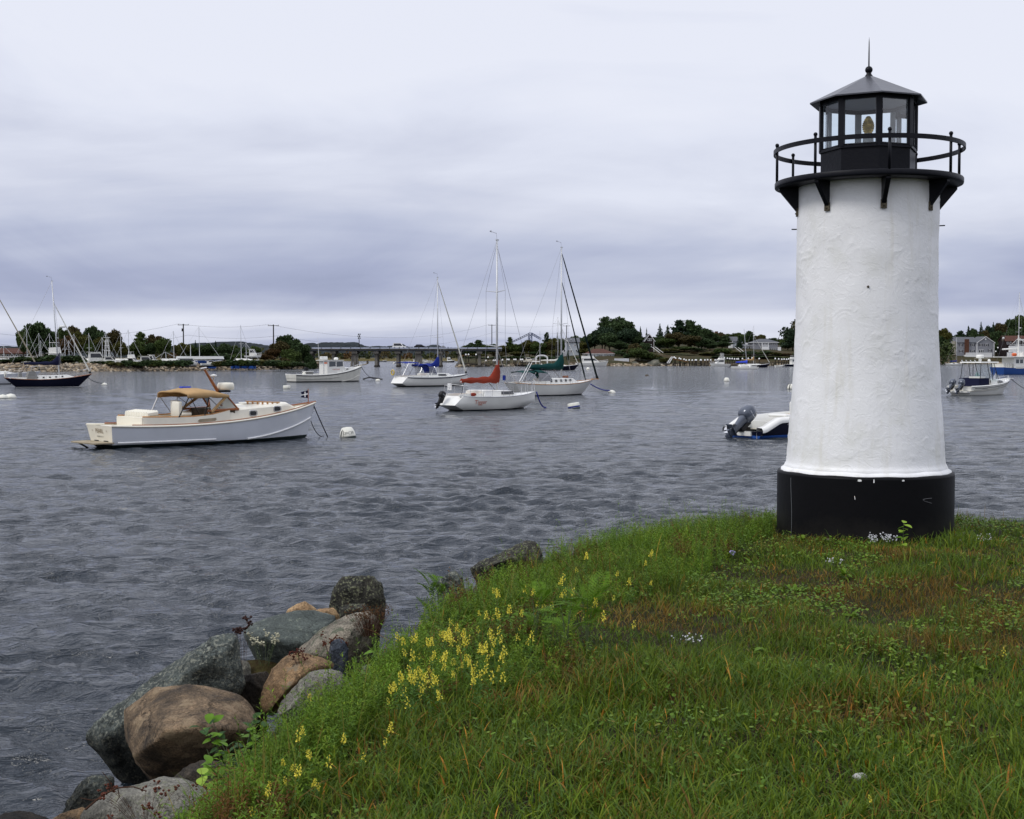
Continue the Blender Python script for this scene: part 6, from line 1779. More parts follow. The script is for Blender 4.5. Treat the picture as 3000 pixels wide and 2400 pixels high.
h.win(2154, 2157, 1012, 1017, 1.0); h.block(2151, 2167, 1018, 1025, .3, M['trim'], 'deck_fence', -1.5)
h = House('porch_house', 'low white porch building between two hillside houses', 2185, 1026, 598)
h.block(2172, 2209, 1013, 1026, 7, M['white_siding']); h.hip(2172, 2209, 1013, 1008, 7, M['shingle_roof'], 2180, 2200)
for x in (2181, 2186, 2193): h.win(x, x + 4, 1015, 1023, name='door')
h.chimney(2188, 2193, 1004.5, 1012, 2, 1.5, 'trim')
h = House('hip_roofed_house', 'large pale two storey house with a grey hipped roof on the hillside', 2244, 1030, 590)
h.block(2212, 2278, 1003, 1034, 13, M['grey_siding']); h.hip(2211, 2279, 1003, 992.5, 13, M['shingle_roof'], 2232, 2256)
for x in (2253.5, 2259, 2264.5, 2270.5): h.win(x, x + 3.2, 1005, 1011.5)
for x in (2250, 2255, 2260.5, 2266, 2271.5): h.win(x, x + 3.2, 1020, 1027)
for x in (2213.5, 2222): h.win(x, x + 2.6, 1006, 1013)
h.block(2231, 2233, 1003.5, 1030, .4, M['trim'], 'porch_post', -.45); h.block(2250, 2251.5, 1003.5, 1030, .4, M['trim'], 'porch_post', -.45)
h.block(2231, 2251, 1016, 1018, 1.6, M['trim'], 'balcony', -1.7); h.rail(2231, 2251, 1012, 1016, -1.6, 8); h.win(2234, 2248, 1005, 1011, mull=3); h.win(2234, 2248, 1020, 1028, mull=3)
h.block(2278.4, 2288, 1017, 1019, 4, M['trim'], 'side_porch_roof', 0); h.block(2286, 2287, 1019.3, 1030, .3, M['trim'], 'porch_post', .1)
h = House('grey_house', 'big grey two storey house with brick chimney and white deck on the shore ledge', 2860, 1048, 728)
h.block(2803, 2861, 1004, 1048, 12, M['grey_siding']); h.gable_side(2803, 2861, 1004, 988, 12, M['grey_siding'], M['shingle_roof'])
h.block(2861.2, 2911, 1004, 1050, 13, M['grey_siding'], 'wing', -.5); h.gable_front(2861.2, 2911, 1004, 987, 14, M['grey_siding'], M['shingle_roof'], 2886, -.5, .5)
h.block(2859.5, 2861.5, 1004, 1046, .25, M['trim'], 'corner_board', -.80); h.block(2909.6, 2911.2, 1004, 1046, .25, M['trim'], 'corner_board', -.80)
for x in (2812, 2846): h.win(x, x + 6, 1008, 1014.5, shut=True)
for x in (2812, 2846): h.win(x, x + 6, 1026, 1032, shut=True)
for x in (2869, 2885.5): h.win(x, x + 6.5, 1008, 1014.5, -.5, True)
h.win(2866, 2881, 1024.5, 1034, -.5, name='patio_door', mull=3); h.win(2896, 2901, 1024, 1030, -.5, True, pane='win_grey')
h.chimney(2825, 2837, 994, 1038, -1.0, .9)
b = MB(); b.tube([(h.X(2885.5), -.5, h.Z(994)), (h.X(2885.5), -.72, h.Z(994))], .48, 14); b.build('round_vent', M['trim'], h.r)
h.block(2822, 2898, 1040, 1041.5, 3.4, M['trim'], 'deck', -4.2); h.rail(2822, 2898, 1033.5, 1040, -4.1, 40, solid=True); h.block(2820, 2866, 1041.8, 1050, .2, M['trim'], 'deck_skirt', -3.9)
b = MB(); b.block if False else b.box2((h.X(2798), 1, h.Z(1040)), (h.X(2806), 6, h.Z(1000))); b.build('side_stair_tower', M['tan_siding'], h.r)
h = House('white_trimmed_house', 'dark house with white trimmed balconies at the outer edge of the shore', 2980, 1040, 720)
h.block(2946, 3040, 1000, 1042, 11, M['dark_siding']); h.gable_side(2946, 3040, 1000, 984, 11, M['dark_siding'], M['brown_roof'])
h.gable_front(2964, 3000, 1006, 990, 6, M['dark_siding'], M['brown_roof'], y0=-1.0)
for x in (2949, 2957.5): h.win(x, x + 5, 1002, 1009, -.02)
h.win(2970, 2986, 1000, 1013, -1.0, mull=3); h.win(2993, 3003, 1000, 1012, -1.0, mull=2)
h.block(2952, 2996, 1014, 1016, 2, M['trim'], 'balcony', -3.2); h.rail(2952, 2994, 1009, 1014, -3.1, 12)
for x in (2963, 2970, 2977): h.win(x, x + 5, 1019, 1028, -.02)
h.win(2994, 3004, 1018, 1027, -.02); h.block(2948, 3010, 1033, 1034.5, 2, M['trim'], 'deck', -3.4)
b = MB(); b.prism([(h.X(2966), h.Z(1033)), (h.X(2978), h.Z(1044)), (h.X(2978), h.Z(1047)), (h.X(2966), h.Z(1036))], -3.4, -2); b.build('outside_stair', M['wood_pale'], h.r)
h.chimney(2944, 2949, 983, 1000, 3, 2, 'wood_grey')
b = MB(); b.ball((h.X(2944), 2.5, h.Z(991)), (.65, .3, .65), 12, 8); b.build('satellite_dish', M['trim'], h.r)
# ledges of the shore
def ledge(label, pts, Y, seed):
 cx = sum(p[0] for p in pts) / len(pts)
 o = rock(label, pts, Y, 'grey', seed=seed, lump=.4, lscale=.45, name='ledge', group='rock ledges on the far shore', thick=6)
 o.data.materials[0] = M['ledge']
ledge('pale rounded ledge between the wharf and the dark house stairs', [(1885, 1076), (1895, 1062), (1915, 1052), (1945, 1055), (1975, 1068), (1985, 1077)], 522, 61)
ledge('small pale ledge beside the white wharf', [(1830, 1077), (1845, 1064), (1862, 1061), (1878, 1068), (1885, 1077)], 520, 62)
ledge('broad green grey ledge under the grey house', [(2820, 1068), (2840, 1052), (2870, 1047), (2900, 1048), (2925, 1058), (2935, 1069)], 712, 63)
ledge('brown grassy ledge at the lighthouse side of the grey house', [(2775, 1068), (2790, 1056), (2820, 1050), (2850, 1055), (2860, 1068)], 714, 64)
# ------------------------------------------------------------------ wharves and piles
def pile(parent, x, y, z0, z1, r_=.17, cap=True):
 b = MB(); b.tube([(x, y, z0), (x, y, z1)], r_, 7); o = b.build('pile', M['tar'], parent)
 if cap:
  c = MB(); c.lathe([(r_ + .16, 0), (r_ + .14, .28), (.03, .62)], 8, (x, y, z1)); c.build('pile_cap', M['white_paint'], o)
def dock(label, Y, deck, piles, depth=3.0, rail=None, name='dock'):
 (x0, x1, py) = deck
 c = (x0 + x1) / 2
 t = thing(name, label, 'dock', (P(c, 1050, Y).x, Y, 0))
 X = lambda px: (px - c) * Y / F
 Z = lambda py_: CAMZ + (1050 - py_) * Y / F
 b = MB(); b.box2((X(x0), 0, Z(py) - .35), (X(x1), depth, Z(py))); b.build('deck', M['wood_grey'], t)
 for px, top in piles: pile(t, X(px), -.25, -1.5, Z(top) - .5)
 n = int((x1 - x0) / 7)
 for k in range(n + 1):
  b = MB(); x = X(x0) + (X(x1) - X(x0)) * k / n
  b.tube([(x, .4, -1.4), (x, .4, Z(py) - .35)], .14, 6); b.build('dock_post', M['tar'], t)
 if rail:
  b = MB()
  b.box2((X(rail[0]), .1, Z(rail[2]) - .1), (X(rail[1]), .2, Z(rail[2]))); r_ = b.build('rail', M['wood_pale'], t)
  for k in range(13):
   x = X(rail[0]) + (X(rail[1]) - X(rail[0])) * k / 12
   q = MB(); q.box2((x - .06, .12, Z(py)), (x + .06, .2, Z(rail[2]) - .1)); q.build('rail_post', M['wood_pale'], r_)
 return t, X, Z
t, X, Z = dock('long timber pier with white-capped piles next to the bridge', 478, (1385, 1600, 1067.5), [(1365, 1037), (1373, 1037), (1395, 1037), (1403, 1037), (1424, 1055), (1430, 1045), (1446, 1054), (1451, 1054), (1472, 1052.5), (1486, 1051.5), (1491, 1051.5), (1506, 1051.5), (1511, 1051.5), (1526, 1051.5), (1531, 1051.5)], 4, (1430, 1600, 1055.5))
b = MB()
for (a, c_) in (((1385, 1067), (1438, 1056)), ((1385, 1073), (1438, 1066))): b.tube([(X(a[0]), -.6, Z(a[1])), (X(c_[0]), -.6, Z(c_[1]))], .12, 4)
for k in range(12):
 u = k / 11; b.tube([(X(1385 + 53 * u), -.6, Z(1067 - 11 * u)), (X(1385 + 53 * u + (3 if k % 2 else -1)), -.6, Z(1073 - 7 * u))], .07, 4)
b.build('gangway', M['wood_pale'], t)
dock('float with dinghy moorings below the timber pier', 470, (1375, 1450, 1073), [], 2.2, None, 'float')
t, X, Z = dock('white fenced wharf beside the clubhouse', 522, (1772, 1862, 1066), [(1780, 1055), (1790, 1056), (1796, 1056)], 4)
for k in range(13):
 b = MB(); b.box2((X(1800 + k * 3.3), -.1, Z(1066)), (X(1802.9 + k * 3.3), .02, Z(1050.5))); b.build('fence_board', M['white_siding'], t)
b = MB(); b.prism([(X(1845), Z(1062)), (X(1861), Z(1055)), (X(1861), Z(1051)), (X(1845), Z(1052))], -.1, .1); b.build('ramp_side', M['wood_pale'], t)
for px in (1817, 1829, 1841): pile(t, X(px), -.6, -1.5, Z(1062), .5, False)
t, X, Z = dock('dark pile pier with a row of white caps along the wooded point', 512, (1972, 2140, 1063), [(1975, 1045), (1979, 1047.5), (1990, 1048), (1994, 1050), (2004, 1051), (2010, 1053.5), (2019, 1053), (2028, 1053.5), (2037, 1053), (2040, 1053), (2052, 1053), (2054, 1053), (2065, 1053), (2073, 1052.5), (2082, 1053), (2095, 1053), (2101, 1053), (2110, 1052)], 5)
b = MB(); b.prism([(X(1970), Z(1050.5)), (X(2016), Z(1060)), (X(2016), Z(1062)), (X(1970), Z(1053))], -.9, -.5); b.build('brown_ramp', mat('red_brown_timber', (.16, .075, .03), .8, var=.3), t)
b = MB()
for k in (0, 1):
 b.tube([(X(1953 + 7 * k), -1.6, Z(1064)), (X(1965 + 5 * k), -1.6, Z(1046))], .12, 4)
for k in range(9): b.tube([(X(1953 + 12 * k / 8), -1.6, Z(1064 - 18 * k / 8)), (X(1960 + 10 * k / 8), -1.6, Z(1064 - 18 * k / 8))], .08, 4)
b.build('gangway', M['white_paint'], t)
dock('far pile pier with white caps below the hillside houses', 512, (2142, 2345, 1062), [(2122, 1047), (2131, 1048), (2138, 1049), (2145, 1049), (2152, 1050), (2159, 1050), (2163, 1050), (2175, 1049), (2192, 1048.5), (2203, 1047), (2224, 1049), (2271, 1049), (2281, 1050), (2290, 1051), (2297, 1050.5), (2304, 1051), (2310, 1050), (2326, 1051), (2333, 1049)], 5)
def stairs(label, a, b, Y, n=10):
 p, q = P(*a, Y), P(*b, Y - 12)
 t = thing('shore_stairs', label, 'stairs', p)
 for dx in (-.7, .7):
  m = MB(); m.tube([Vector((dx, 0, .9)), q - p + Vector((dx, 0, .9))], .09, 4); m.build('handrail', M['white_paint'], t)
 for k in range(n):
  m = MB(); c = (q - p) * (k / (n - 1)); m.box((c.x, c.y, c.z), (1.5, .5, .1)); m.build('tread', M['wood_pale'], t)
stairs('white stairs down from the dark gabled house', (1915, 1023), (1938, 1040), 556)
stairs('pale stairs down the slope from the grey-roofed house', (2158, 1024), (2194, 1052), 575)
# white arch on the pier, lamp posts by the grey house
Ya = 480.0
p = P(1587, 1066, Ya)
t = thing('garden_arch', 'white arched trellis standing on the pier behind the navy ketch', 'arch', p)
for s_ in (-1, 1):
 b = MB(); b.box((s_ * 2.1, 0, 1.15), (.45, .45, 2.5)); b.build('arch_post', M['white_paint'], t)
b = MB()
b.tube([(2.1 * math.cos(a), 0, 2.2 + .95 * math.sin(a)) for a in np.linspace(0, PI, 15)], .20, 5); b.tube([(1.7 * math.cos(a), 0, 2.2 + .72 * math.sin(a)) for a in np.linspace(0, PI, 15)], .10, 5); b.build('arch_hoop', M['white_paint'], t)
for px, top, lab in ((2923, 1019, 'tall lamp post with a white globe beside the grey house'), (2917, 1030, 'short lamp post with a white globe beside the grey house')):
 p = P(px, 1050, 715); q = P(px, top, 715)
 t = thing('lamp_post', lab, 'lamp post', (p.x, 715, 1.5))
 b = MB(); b.tube([(0, 0, 0), (0, 0, q.z - 1.5)], .08, 6); b.build('post', M['black'], t)
 b = MB(); b.ball((0, 0, q.z - 1.5), .42, 10, 8); b.build('globe', M['white_paint'], t)
# ------------------------------------------------------------------ boats
class Hull:
 """lofted hull; x forward, y to port, z up, water at z = 0"""
 def __init__(s, L, B, fs, fm, fb, tw=.8, ob=.06, os_=.03, bw=.86, flare=1.0, n=26, tm=.45, draft=.35, bowp=2.1, entry=1.0, rev=0.0):
  s.__dict__.update(locals())
 def f(s, t, tw=None):
  tw = s.tw if tw is None else tw
  if t < s.tm: return tw + (1 - tw) * math.sin(PI / 2 * t / s.tm)
  return max(0.0, 1 - ((t - s.tm) / (1 - s.tm)) ** s.bowp)
 def sheer(s, t):
  a = s.tm
  l0, l1, l2 = (t - a) * (t - 1) / (a), (t) * (t - 1) / (a * (a - 1)), t * (t - a) / (1 - a)
  return s.fs * (t - a) * (t - 1) / (a * 1.0) + s.fm * t * (t - 1) / (a * (a - 1)) + s.fb * t * (t - a) / (1 - a)
 def pt(s, t, u, side=-1):
  """t 0 stern..1 bow; u 0 water..1 sheer (negative: under water)"""
  xs = -s.L / 2 + s.L * t
  xw = -s.L / 2 + s.os_ * s.L + (s.L * (1 - s.os_ - s.ob)) * t
  bs = s.B / 2 * s.f(t)
  bwl = s.B / 2 * s.bw * s.f(t, s.tw * .92) * (1 - .25 * s.entry * max(0, (t - .55) / .45) ** 1.5)
  if u >= 0:
   k = u ** s.flare
   rv = s.rev * s.L * max(0.0, u - .35) / .65 * (1 - t) ** 8
   return Vector((xw + (xs - xw) * min(1, u / .35 if s.rev else u) + rv if s.rev else xw + (xs - xw) * u, side * (bwl + (bs - bwl) * k), s.sheer(t) * u))
  return Vector((xw * (1 + .06 * u), side * bwl * (1 + .55 * u), s.draft * u))
 def side(s, x, z):
  """half beam at x, z"""
  t = (x + s.L / 2) / s.L
  for _ in range(8):
   u = min(1, max(0, z / s.sheer(min(1, max(0, t)))))
   t += (x - s.pt(min(1, max(0, t)), u).x) / s.L
  return abs(s.pt(min(1, max(0, t)), u).y)
 def build(s, root, m_side, m_boot, m_bot, boot=.06, m_tr=None, name='hull'):
  us = [-1, -.4, 0, None, .35, .55, .75, .9, 1.0]
  mb = MB(); mb.sm = True
  for side in (-1, 1):
   rows = []
   for i in range(s.n + 1):
    t = i / s.n
    rows.append([s.pt(t, (boot / s.sheer(t)) if u is None else u, side) for u in us])
   b = len(mb.v)
   for r_ in rows: mb.v += [tuple(p) for p in r_]
   k = len(us)
   for i in range(s.n):
    for j in range(k - 1):
     mb.mi = 2 if j < 2 else (1 if j == 2 else 0)
     a = b + i * k + j
     mb.face((a, a + k, a + k + 1, a + 1))
  mb.mi = 0
  o = mb.build(name, [m_side, m_boot, m_bot], root)
  tr = MB()
  for lo, hi, mi in (((-1, -.4, 0), None, 2), ((0, boot / s.sheer(0)), None, 1), ((boot / s.sheer(0), .35, .55, .75, .9, 1.0), None, 0)):
   tr.mi = mi
   L_, R_ = [s.pt(0, u, 1) for u in lo], [s.pt(0, u, -1) for u in lo]
   tr.strip([L_, R_])
  tr.build('transom', [m_tr or m_side, m_boot, m_bot], root)
  return o
 def deck(s, root, m, t0=0.0, t1=1.0, dz=-.03, name='deck'):
  mb = MB()
  n = 20
  L_ = [s.pt(t0 + (t1 - t0) * i / n, 1, 1) + Vector((0, 0, dz)) for i in range(n + 1)]
  R_ = [s.pt(t0 + (t1 - t0) * i / n, 1, -1) + Vector((0, 0, dz)) for i in range(n + 1)]
  C_ = [(a + b) / 2 + Vector((0, 0, .04)) for a, b in zip(L_, R_)]
  mb.strip([L_, C_, R_])
  return mb.build(name, m, root)
 def rail(s, root, m, rad=.03, dz=0.0, u=1.0, t0=0.0, t1=1.0, name='rub_rail', out=.0, both=True):
  mb = MB()
  for side in ((-1, 1) if both else (-1,)):
   pts = [s.pt(t0 + (t1 - t0) * i / 24, u, side) + Vector((0, side * out, dz)) for i in range(25)]
   mb.tube(pts, rad, 5)
  return mb.build(name, m, root)
 def letter(s, root, txt, size, x, z, m, name='lettering', side=-1):
  me = text_mesh(txt, size, m)
  for v in me.vertices:
   xx, zz = x + v.co.x, z + v.co.z
   v.co = (xx, side * (s.side(xx, zz) + .012), zz)
  return link(name, me, root)
def solid(root, name, m, rows, cap=True, smooth=False):
 mb = MB(); mb.sm = smooth
 mb.strip(rows, closed=True)
 if cap:
  mb.poly(rows[0]); mb.poly(rows[-1][::-1])
 return mb.build(name, m, root)
def cabin(root, name, m, sts, smooth=False):
 """sts: (x, half width low, half width high, z low, z high)"""
 rows = []
 for x, w0, w1, z0, z1 in sts:
  rows.append([(x, -w0, z0), (x, -w1, z1 - .04), (x, -w1 * .85, z1), (x, w1 * .85, z1), (x, w1, z1 - .04), (x, w0, z0)])
 return solid(root, name, m, rows, True, smooth)
def side_panel(root, name, m, x0, x1, z0, z1, fy, out=.008, slant=0.0, both=True):
 """thin panel laid on a cabin side; fy(x,z) gives the half width"""
 for side in ((-1, 1) if both else (-1,)):
  mb = MB()
  q = [(x0, z0), (x1, z0), (x1 - slant, z1), (x0 + slant * .3, z1)]
  o_ = [Vector((x, side * (fy(x, z) + out), z)) for x, z in q]
  i_ = [Vector((x, side * (fy(x, z) - .02), z)) for x, z in q]
  mb.poly(o_);
  for k in range(4): mb.poly([o_[k], o_[(k + 1) % 4], i_[(k + 1) % 4], i_[k]])
  mb.build(name, m, root)
def moor(boat_name, a, b, label, m='rope', sag=.3, rad=.02):
 mb = MB()
 a, b = Vector(a), Vector(b)
 mb.tube([a.lerp(b, t) - Vector((0, 0, sag * 4 * t * (1 - t))) for t in np.linspace(0, 1, 12)], rad, 5)
 return tag(mb.build('mooring_line', M[m]), label, 'rope', 'mooring lines')
def buoy(px, py, label, r_=.33, kind='dome', band=None, tilt=0.0, m='buoy_white', txt=None):
 p = W(px, py)
 t = thing('mooring_buoy', label, 'buoy', p, 0, 'mooring buoys')
 b = MB(); b.sm = True
 if kind == 'dome': pr = [(r_ * .5, -.12), (r_, .0), (r_ * 1.0, r_ * .25), (r_ * .86, r_ * .75), (r_ * .62, r_ * 1.15), (r_ * .45, r_ * 1.22), (.0, r_ * 1.25)]
 elif kind == 'drum': pr = [(r_ * .8, -.15), (r_, -.05), (r_, r_ * .75), (r_ * .9, r_ * .88), (0, r_ * .9)]
 else: pr = [(r_ * .8, -.15), (r_, 0), (r_ * .7, r_ * .55), (0, r_ * .75)]
 b.lathe(pr, 18, cap=False)
 body = b.build('float_body', M[m], t)
 if band:
  k = MB(); k.lathe([(r_ * 1.012, r_ * .10), (r_ * 1.012, r_ * .34)], 18, cap=False); k.build('band', M[band], t)
 k = MB(); k.lathe([(r_ * 1.015, -.06), (r_ * 1.015, .02)], 18, cap=False); k.build('waterline_band', M['bottom_green'], t)
 t.rotation_euler = (tilt * .4, tilt, 0)
 if txt:
  for (s_, size, ang, z) in txt:
   me = text_mesh(s_, size, M['letter_dark'])
   for v in me.vertices:
    a_ = ang + v.co.x / r_; zz = z + v.co.z
    rr = float(np.interp(zz / r_, [0, .25, .75, 1.15], [1, 1, .86, .62])) * r_ + .006
    v.co = (rr * math.cos(a_), rr * math.sin(a_), zz)
   link('lettering', me, t)
 return t, p
def outboard(root, x, y, z, tilt, sc, m, name='outboard_motor'):
 """outboard: cowl, midsection, gearcase, propeller; a part of its boat with pieces"""
 o = bpy.data.objects.new(name, None); col.objects.link(o); o.parent = root
 o.location = (x, y, z); o.rotation_euler = (0, tilt, 0); o.scale = (sc, sc, sc)
 def sec(zc, xc, lx_, ly_): return [(xc + lx_ * math.copysign(abs(math.cos(a)) ** .6, math.cos(a)), ly_ * math.copysign(abs(math.sin(a)) ** .6, math.sin(a)), zc) for a in np.linspace(0, 2 * PI, 17)[:-1]]
 solid(o, 'cowl', m, [sec(.02, -.22, .20, .19), sec(.08, -.24, .29, .245), sec(.30, -.25, .32, .265), sec(.48, -.25, .31, .255), sec(.60, -.23, .26, .22), sec(.66, -.21, .16, .14)], True, True)
 solid(o, 'midsection', m, [sec(.05, -.22, .19, .17), sec(-.12, -.22, .17, .13), sec(-.40, -.20, .15, .09), sec(-.62, -.20, .15, .07), sec(-.72, -.20, .19, .075)], True, True)
 solid(o, 'gearcase', m, [sec(-.70, -.21, .17, .05), sec(-.95, -.21, .15, .035), sec(-1.15, -.24, .09, .018)], True, True)
 k = MB(); k.box((-.28, 0, -.74), (.55, .30, .02)); k.tube([(.02, 0, -.92), (-.20, 0, -.92), (-.42, 0, -.92)], [.01, .075, .06], 10); k.build('cavitation_plate', m, o)
 for a in range(3):
  k = MB(); c, s_ = math.cos(a * 2.09 + .4), math.sin(a * 2.09 + .4)
  k.poly([(-.42, .05 * c, -.92 + .05 * s_), (-.47, .19 * c - .08 * s_, -.92 + .19 * s_ + .08 * c), (-.44, .22 * c + .02 * s_, -.92 + .22 * s_ - .02 * c), (-.40, .16 * c + .09 * s_, -.92 + .16 * s_ - .09 * c)])
  k.build('propeller_blade', M['steel'], o)
 for k_ in range(5):
  k = MB(); k.box((-.20, 0, -.50 - .055 * k_), (.325 + .01 * k_, .155 - .008 * k_, .014)); k.build('vent_rib', M['black_rubber'], o)
 k = MB()
 for sy in (-1, 1): k.poly([(-.42, sy * .262, .30), (-.06, sy * .262, .33), (-.06, sy * .262, .36), (-.42, sy * .262, .34)])
 k.build('cowl_stripe', M['letter_grey'], o)
 k = MB(); k.box((.02, 0, -.10), (.16, .26, .55)); k.build('clamp_bracket', M['black_rubber'], o)
 return o
def boat_root(name, label, px, py, phi, beam, cat='boat', group=None):
 p = W(px, py)
 y = p.y + beam * .42 * abs(math.cos(phi)); p.x *= y / p.y; p.y = y
 p.z = 0
 return thing(name, label, cat, p, phi, group), p
# --- sailing boats ------------------------------------------------------------
def sailboat(label, px, py, phi, L, B=None, hull_m='white_gel', boot='bottom_black', bottom='bottom_black', fs=.85, fm=.80, fb=1.10, tw=.55, ob=.13, os_=.04, draft=.3, mast_t=.56, mast_h=10.0, mast_z=None, boom_z=1.5, boom_l=.34, cover='blue_cloth',
             stack=.9, cab=(.34, .70, .45), ports=4, dodger=None, bimini=None, spread=(.45,), fore=('wire', .97), fore2=None, rail_m='alu', backstay=True, name='sailboat', mizzen=None, trim=None, detail=True, group=None, radar=None, port_m='win_dark', rake=0.0, boot_h=.08, bow_t=.985, long_win=False, mast_r=.065, cov=1.3, rev=0.0):
 B = B or L * .32
 root, pos = boat_root(name, label, px, py, phi, B, 'sailboat', group)
 h = Hull(L, B, fs, fm, fb, tw, ob, os_, .80, .7, draft=draft, bowp=1.9, rev=rev)
 h.build(root, M[hull_m], M[boot], M[bottom], boot_h)
 h.deck(root, M['white_gel'])
 h.rail(root, M[trim] if trim else M[rail_m], .03 if trim else .02)
 X = lambda t: -L / 2 + L * t
 t0, t1, ch = cab
 ws = lambda t: h.B / 2 * h.f(t) * .62
 zt = lambda t: h.sheer(t)
 sts = [(X(t0), ws(t0), ws(t0) * .9, zt(t0) - .05, zt(t0) + ch), (X(t0 + .02), ws(t0), ws(t0) * .88, zt(t0) - .05, zt(t0) + ch + .03), (X((t0 + t1) / 2), ws((t0 + t1) / 2), ws((t0 + t1) / 2) * .86, zt((t0 + t1) / 2) - .05, zt((t0 + t1) / 2) + ch), (X(t1 - .05), ws(t1 - .05), ws(t1 - .05) * .8, zt(t1) - .05, zt(t1) + ch * .72), (X(t1 + .04), ws(t1) * .7, ws(t1) * .55, zt(t1) - .05, zt(t1) + .02)]
 cabin(root, 'cabin', M['white_gel'], sts)
 fy = lambda x, z: ws((x + L / 2) / L) * (.99 - .10 * max(0, (z - zt((x + L / 2) / L)) / ch))
 if long_win:
  a, b_ = long_win
  side_panel(root, 'cabin_window', M[port_m], X(a), X(b_), zt(a) + ch * .30, zt(a) + ch * .80, fy, .012, .12)
 elif ports:
  for k in range(ports):
   a = t0 + .03 + (t1 - t0 - .10) * (k + .25) / ports
   side_panel(root, 'cabin_window', M[port_m], X(a), X(a) + L * .022, zt(a) + ch * .40, zt(a) + ch * .78, fy, .012, .01)
 # cockpit coaming and well
 for s_ in (-1, 1):
  c = MB(); c.prism([(X(.05), zt(.05) - .02), (X(t0), zt(t0) - .02), (X(t0), zt(t0) + ch * .55), (X(.12), zt(.1) + .16), (X(.05), zt(.05) + .10)], s_ * ws(.2) * .95 - .05, s_ * ws(.2) * .95 + .05); c.build('coaming', M['white_gel'], root)
 w = MB(); w.box2((X(.08), -ws(.2) * .7, zt(.15) - .02), (X(t0) - .03, ws(.2) * .7, zt(.15) + .02)); w.build('cockpit_well', M['teak_light'], root)
 # mast, spreaders, rigging
 mx = X(mast_t); mz = mast_z if mast_z is not None else zt(mast_t) + ch * .7
 top = Vector((mx - rake, 0, mast_h))
 mast = MB(); mast.sm = True; mast.tube([(mx, 0, mz - .1), (mx - rake * .5, 0, mast_h * .55), top], [mast_r, mast_r, mast_r * .8], 8)
 mo = mast.build('mast', M['alu'], root)
 k = MB(); k.box((top.x + .02, 0, top.z + .04), (.22, .07, .08)); k.build('masthead', M['alu'], mo)
 if detail:
  k = MB(); k.tube([top, top + Vector((-.05, 0, .45))], .008, 4); k.tube([top + Vector((-.05, 0, .42)), top + Vector((-.42, .05, .5))], .012, 4); k.poly([top + Vector((-.42, .05, .44)), top + Vector((-.58, .06, .52)), top + Vector((-.42, .05, .58))]); k.build('wind_vane', M['wire'], mo)
 tips = []
 for f_ in spread:
  z = mz + (mast_h - mz) * f_
  hw = B * .30
  k = MB(); k.tube([(mx - .12, -hw, z + .08), (mx, 0, z), (mx - .12, hw, z + .08)], [.018, .03, .018], 5); k.build('spreader', M['alu'], mo)
  tips.append((z, hw))
 wr = .011 if detail else .014
 chx = mx - .10; chy = h.B / 2 * h.f(mast_t) * .88
 for s_ in (-1, 1):
  pts = [Vector((chx, s_ * chy, zt(mast_t)))] + [Vector((mx - .12, s_ * hw, z + .08)) for z, hw in tips] + [top - Vector((0, 0, .15))]
  k = MB(); k.tube(pts, wr, 4); k.build('shroud', M['wire'], root)
  k = MB(); k.tube([Vector((chx + .25, s_ * chy, zt(mast_t))), Vector((mx, 0, mz + (mast_h - mz) * spread[0] * .96))], wr, 4); k.build('shroud', M['wire'], root)
 fm_, fh = fore
 bowp = Vector((X(bow_t), 0, zt(1.0) + .05))
 ft = Vector((mx - rake * fh, 0, mz + (mast_h - mz) * fh))
 if fm_ == 'wire': k = MB(); k.tube([bowp, ft], wr * 1.2, 4); k.build('forestay', M['wire'], root)
 else:
  k = MB(); k.tube([bowp, bowp.lerp(ft, .04), bowp.lerp(ft, .3), bowp.lerp(ft, .93), ft], [.05, .085, .075, .045, .015], 7); k.build('furled_sail', M[fm_], root)
  k = MB(); k.tube([bowp + Vector((0, 0, .02)), bowp + (ft - bowp).normalized() * .25], .11, 8); k.build('furling_drum', M['black_rubber'], root)
 if fore2:
  m2, t2, f2 = fore2
  b2, e2 = Vector((X(t2), 0, zt(t2) + .05)), Vector((mx, 0, mz + (mast_h - mz) * f2))
  k = MB(); k.tube([b2, b2.lerp(e2, .04), b2.lerp(e2, .3), b2.lerp(e2, .93), e2], [.04, .07, .06, .035, .012], 7); k.build('furled_staysail', M[m2], root)
 if backstay:
  k = MB(); k.tube([Vector((X(.01), 0, zt(0) + .05)), top], wr, 4); k.build('backstay', M['wire'], root)
 # boom with sail under its cover
 bl = L * boom_l
 k = MB(); k.tube([(mx, 0, boom_z), (mx - bl, 0, boom_z + .05)], .055, 7); k.build('boom', M['alu'], root)
 if cover:
  rows = []
  for i in range(15):
   u = i / 14
   x = mx + .12 - (bl + .10) * u
   hh = (.20 + .14 * (1 - u)) * cov + (stack * (1 - u / .26) ** 1.5 if u < .26 else 0)
   ww = .16 * cov * (1 - .45 * u)
   if u < .03: ww *= .75
   sag = .03 * math.sin(u * 19)
   zc = boom_z - .08 + .05 * u
   rows.append([(x, ww * math.cos(a) * (1 if math.sin(a) < .3 else .55), zc + (hh * .5) + (hh * .5 + sag) * math.sin(a)) for a in np.linspace(0, 2 * PI, 13)[:-1]])
  solid(root, 'sail_cover', M[cover], rows, True, True)
 # vang and mainsheet
 k = MB(); k.tube([(mx - .1, 0, mz + .05), (mx - bl * .25, 0, boom_z)], .02, 4); k.build('vang', M['wood_grey'], root)
 k = MB(); k.tube([(mx - bl * .92, 0, boom_z), (X(.16), 0, zt(.16) + .1)], .02, 4); k.build('mainsheet', M['rope'], root)
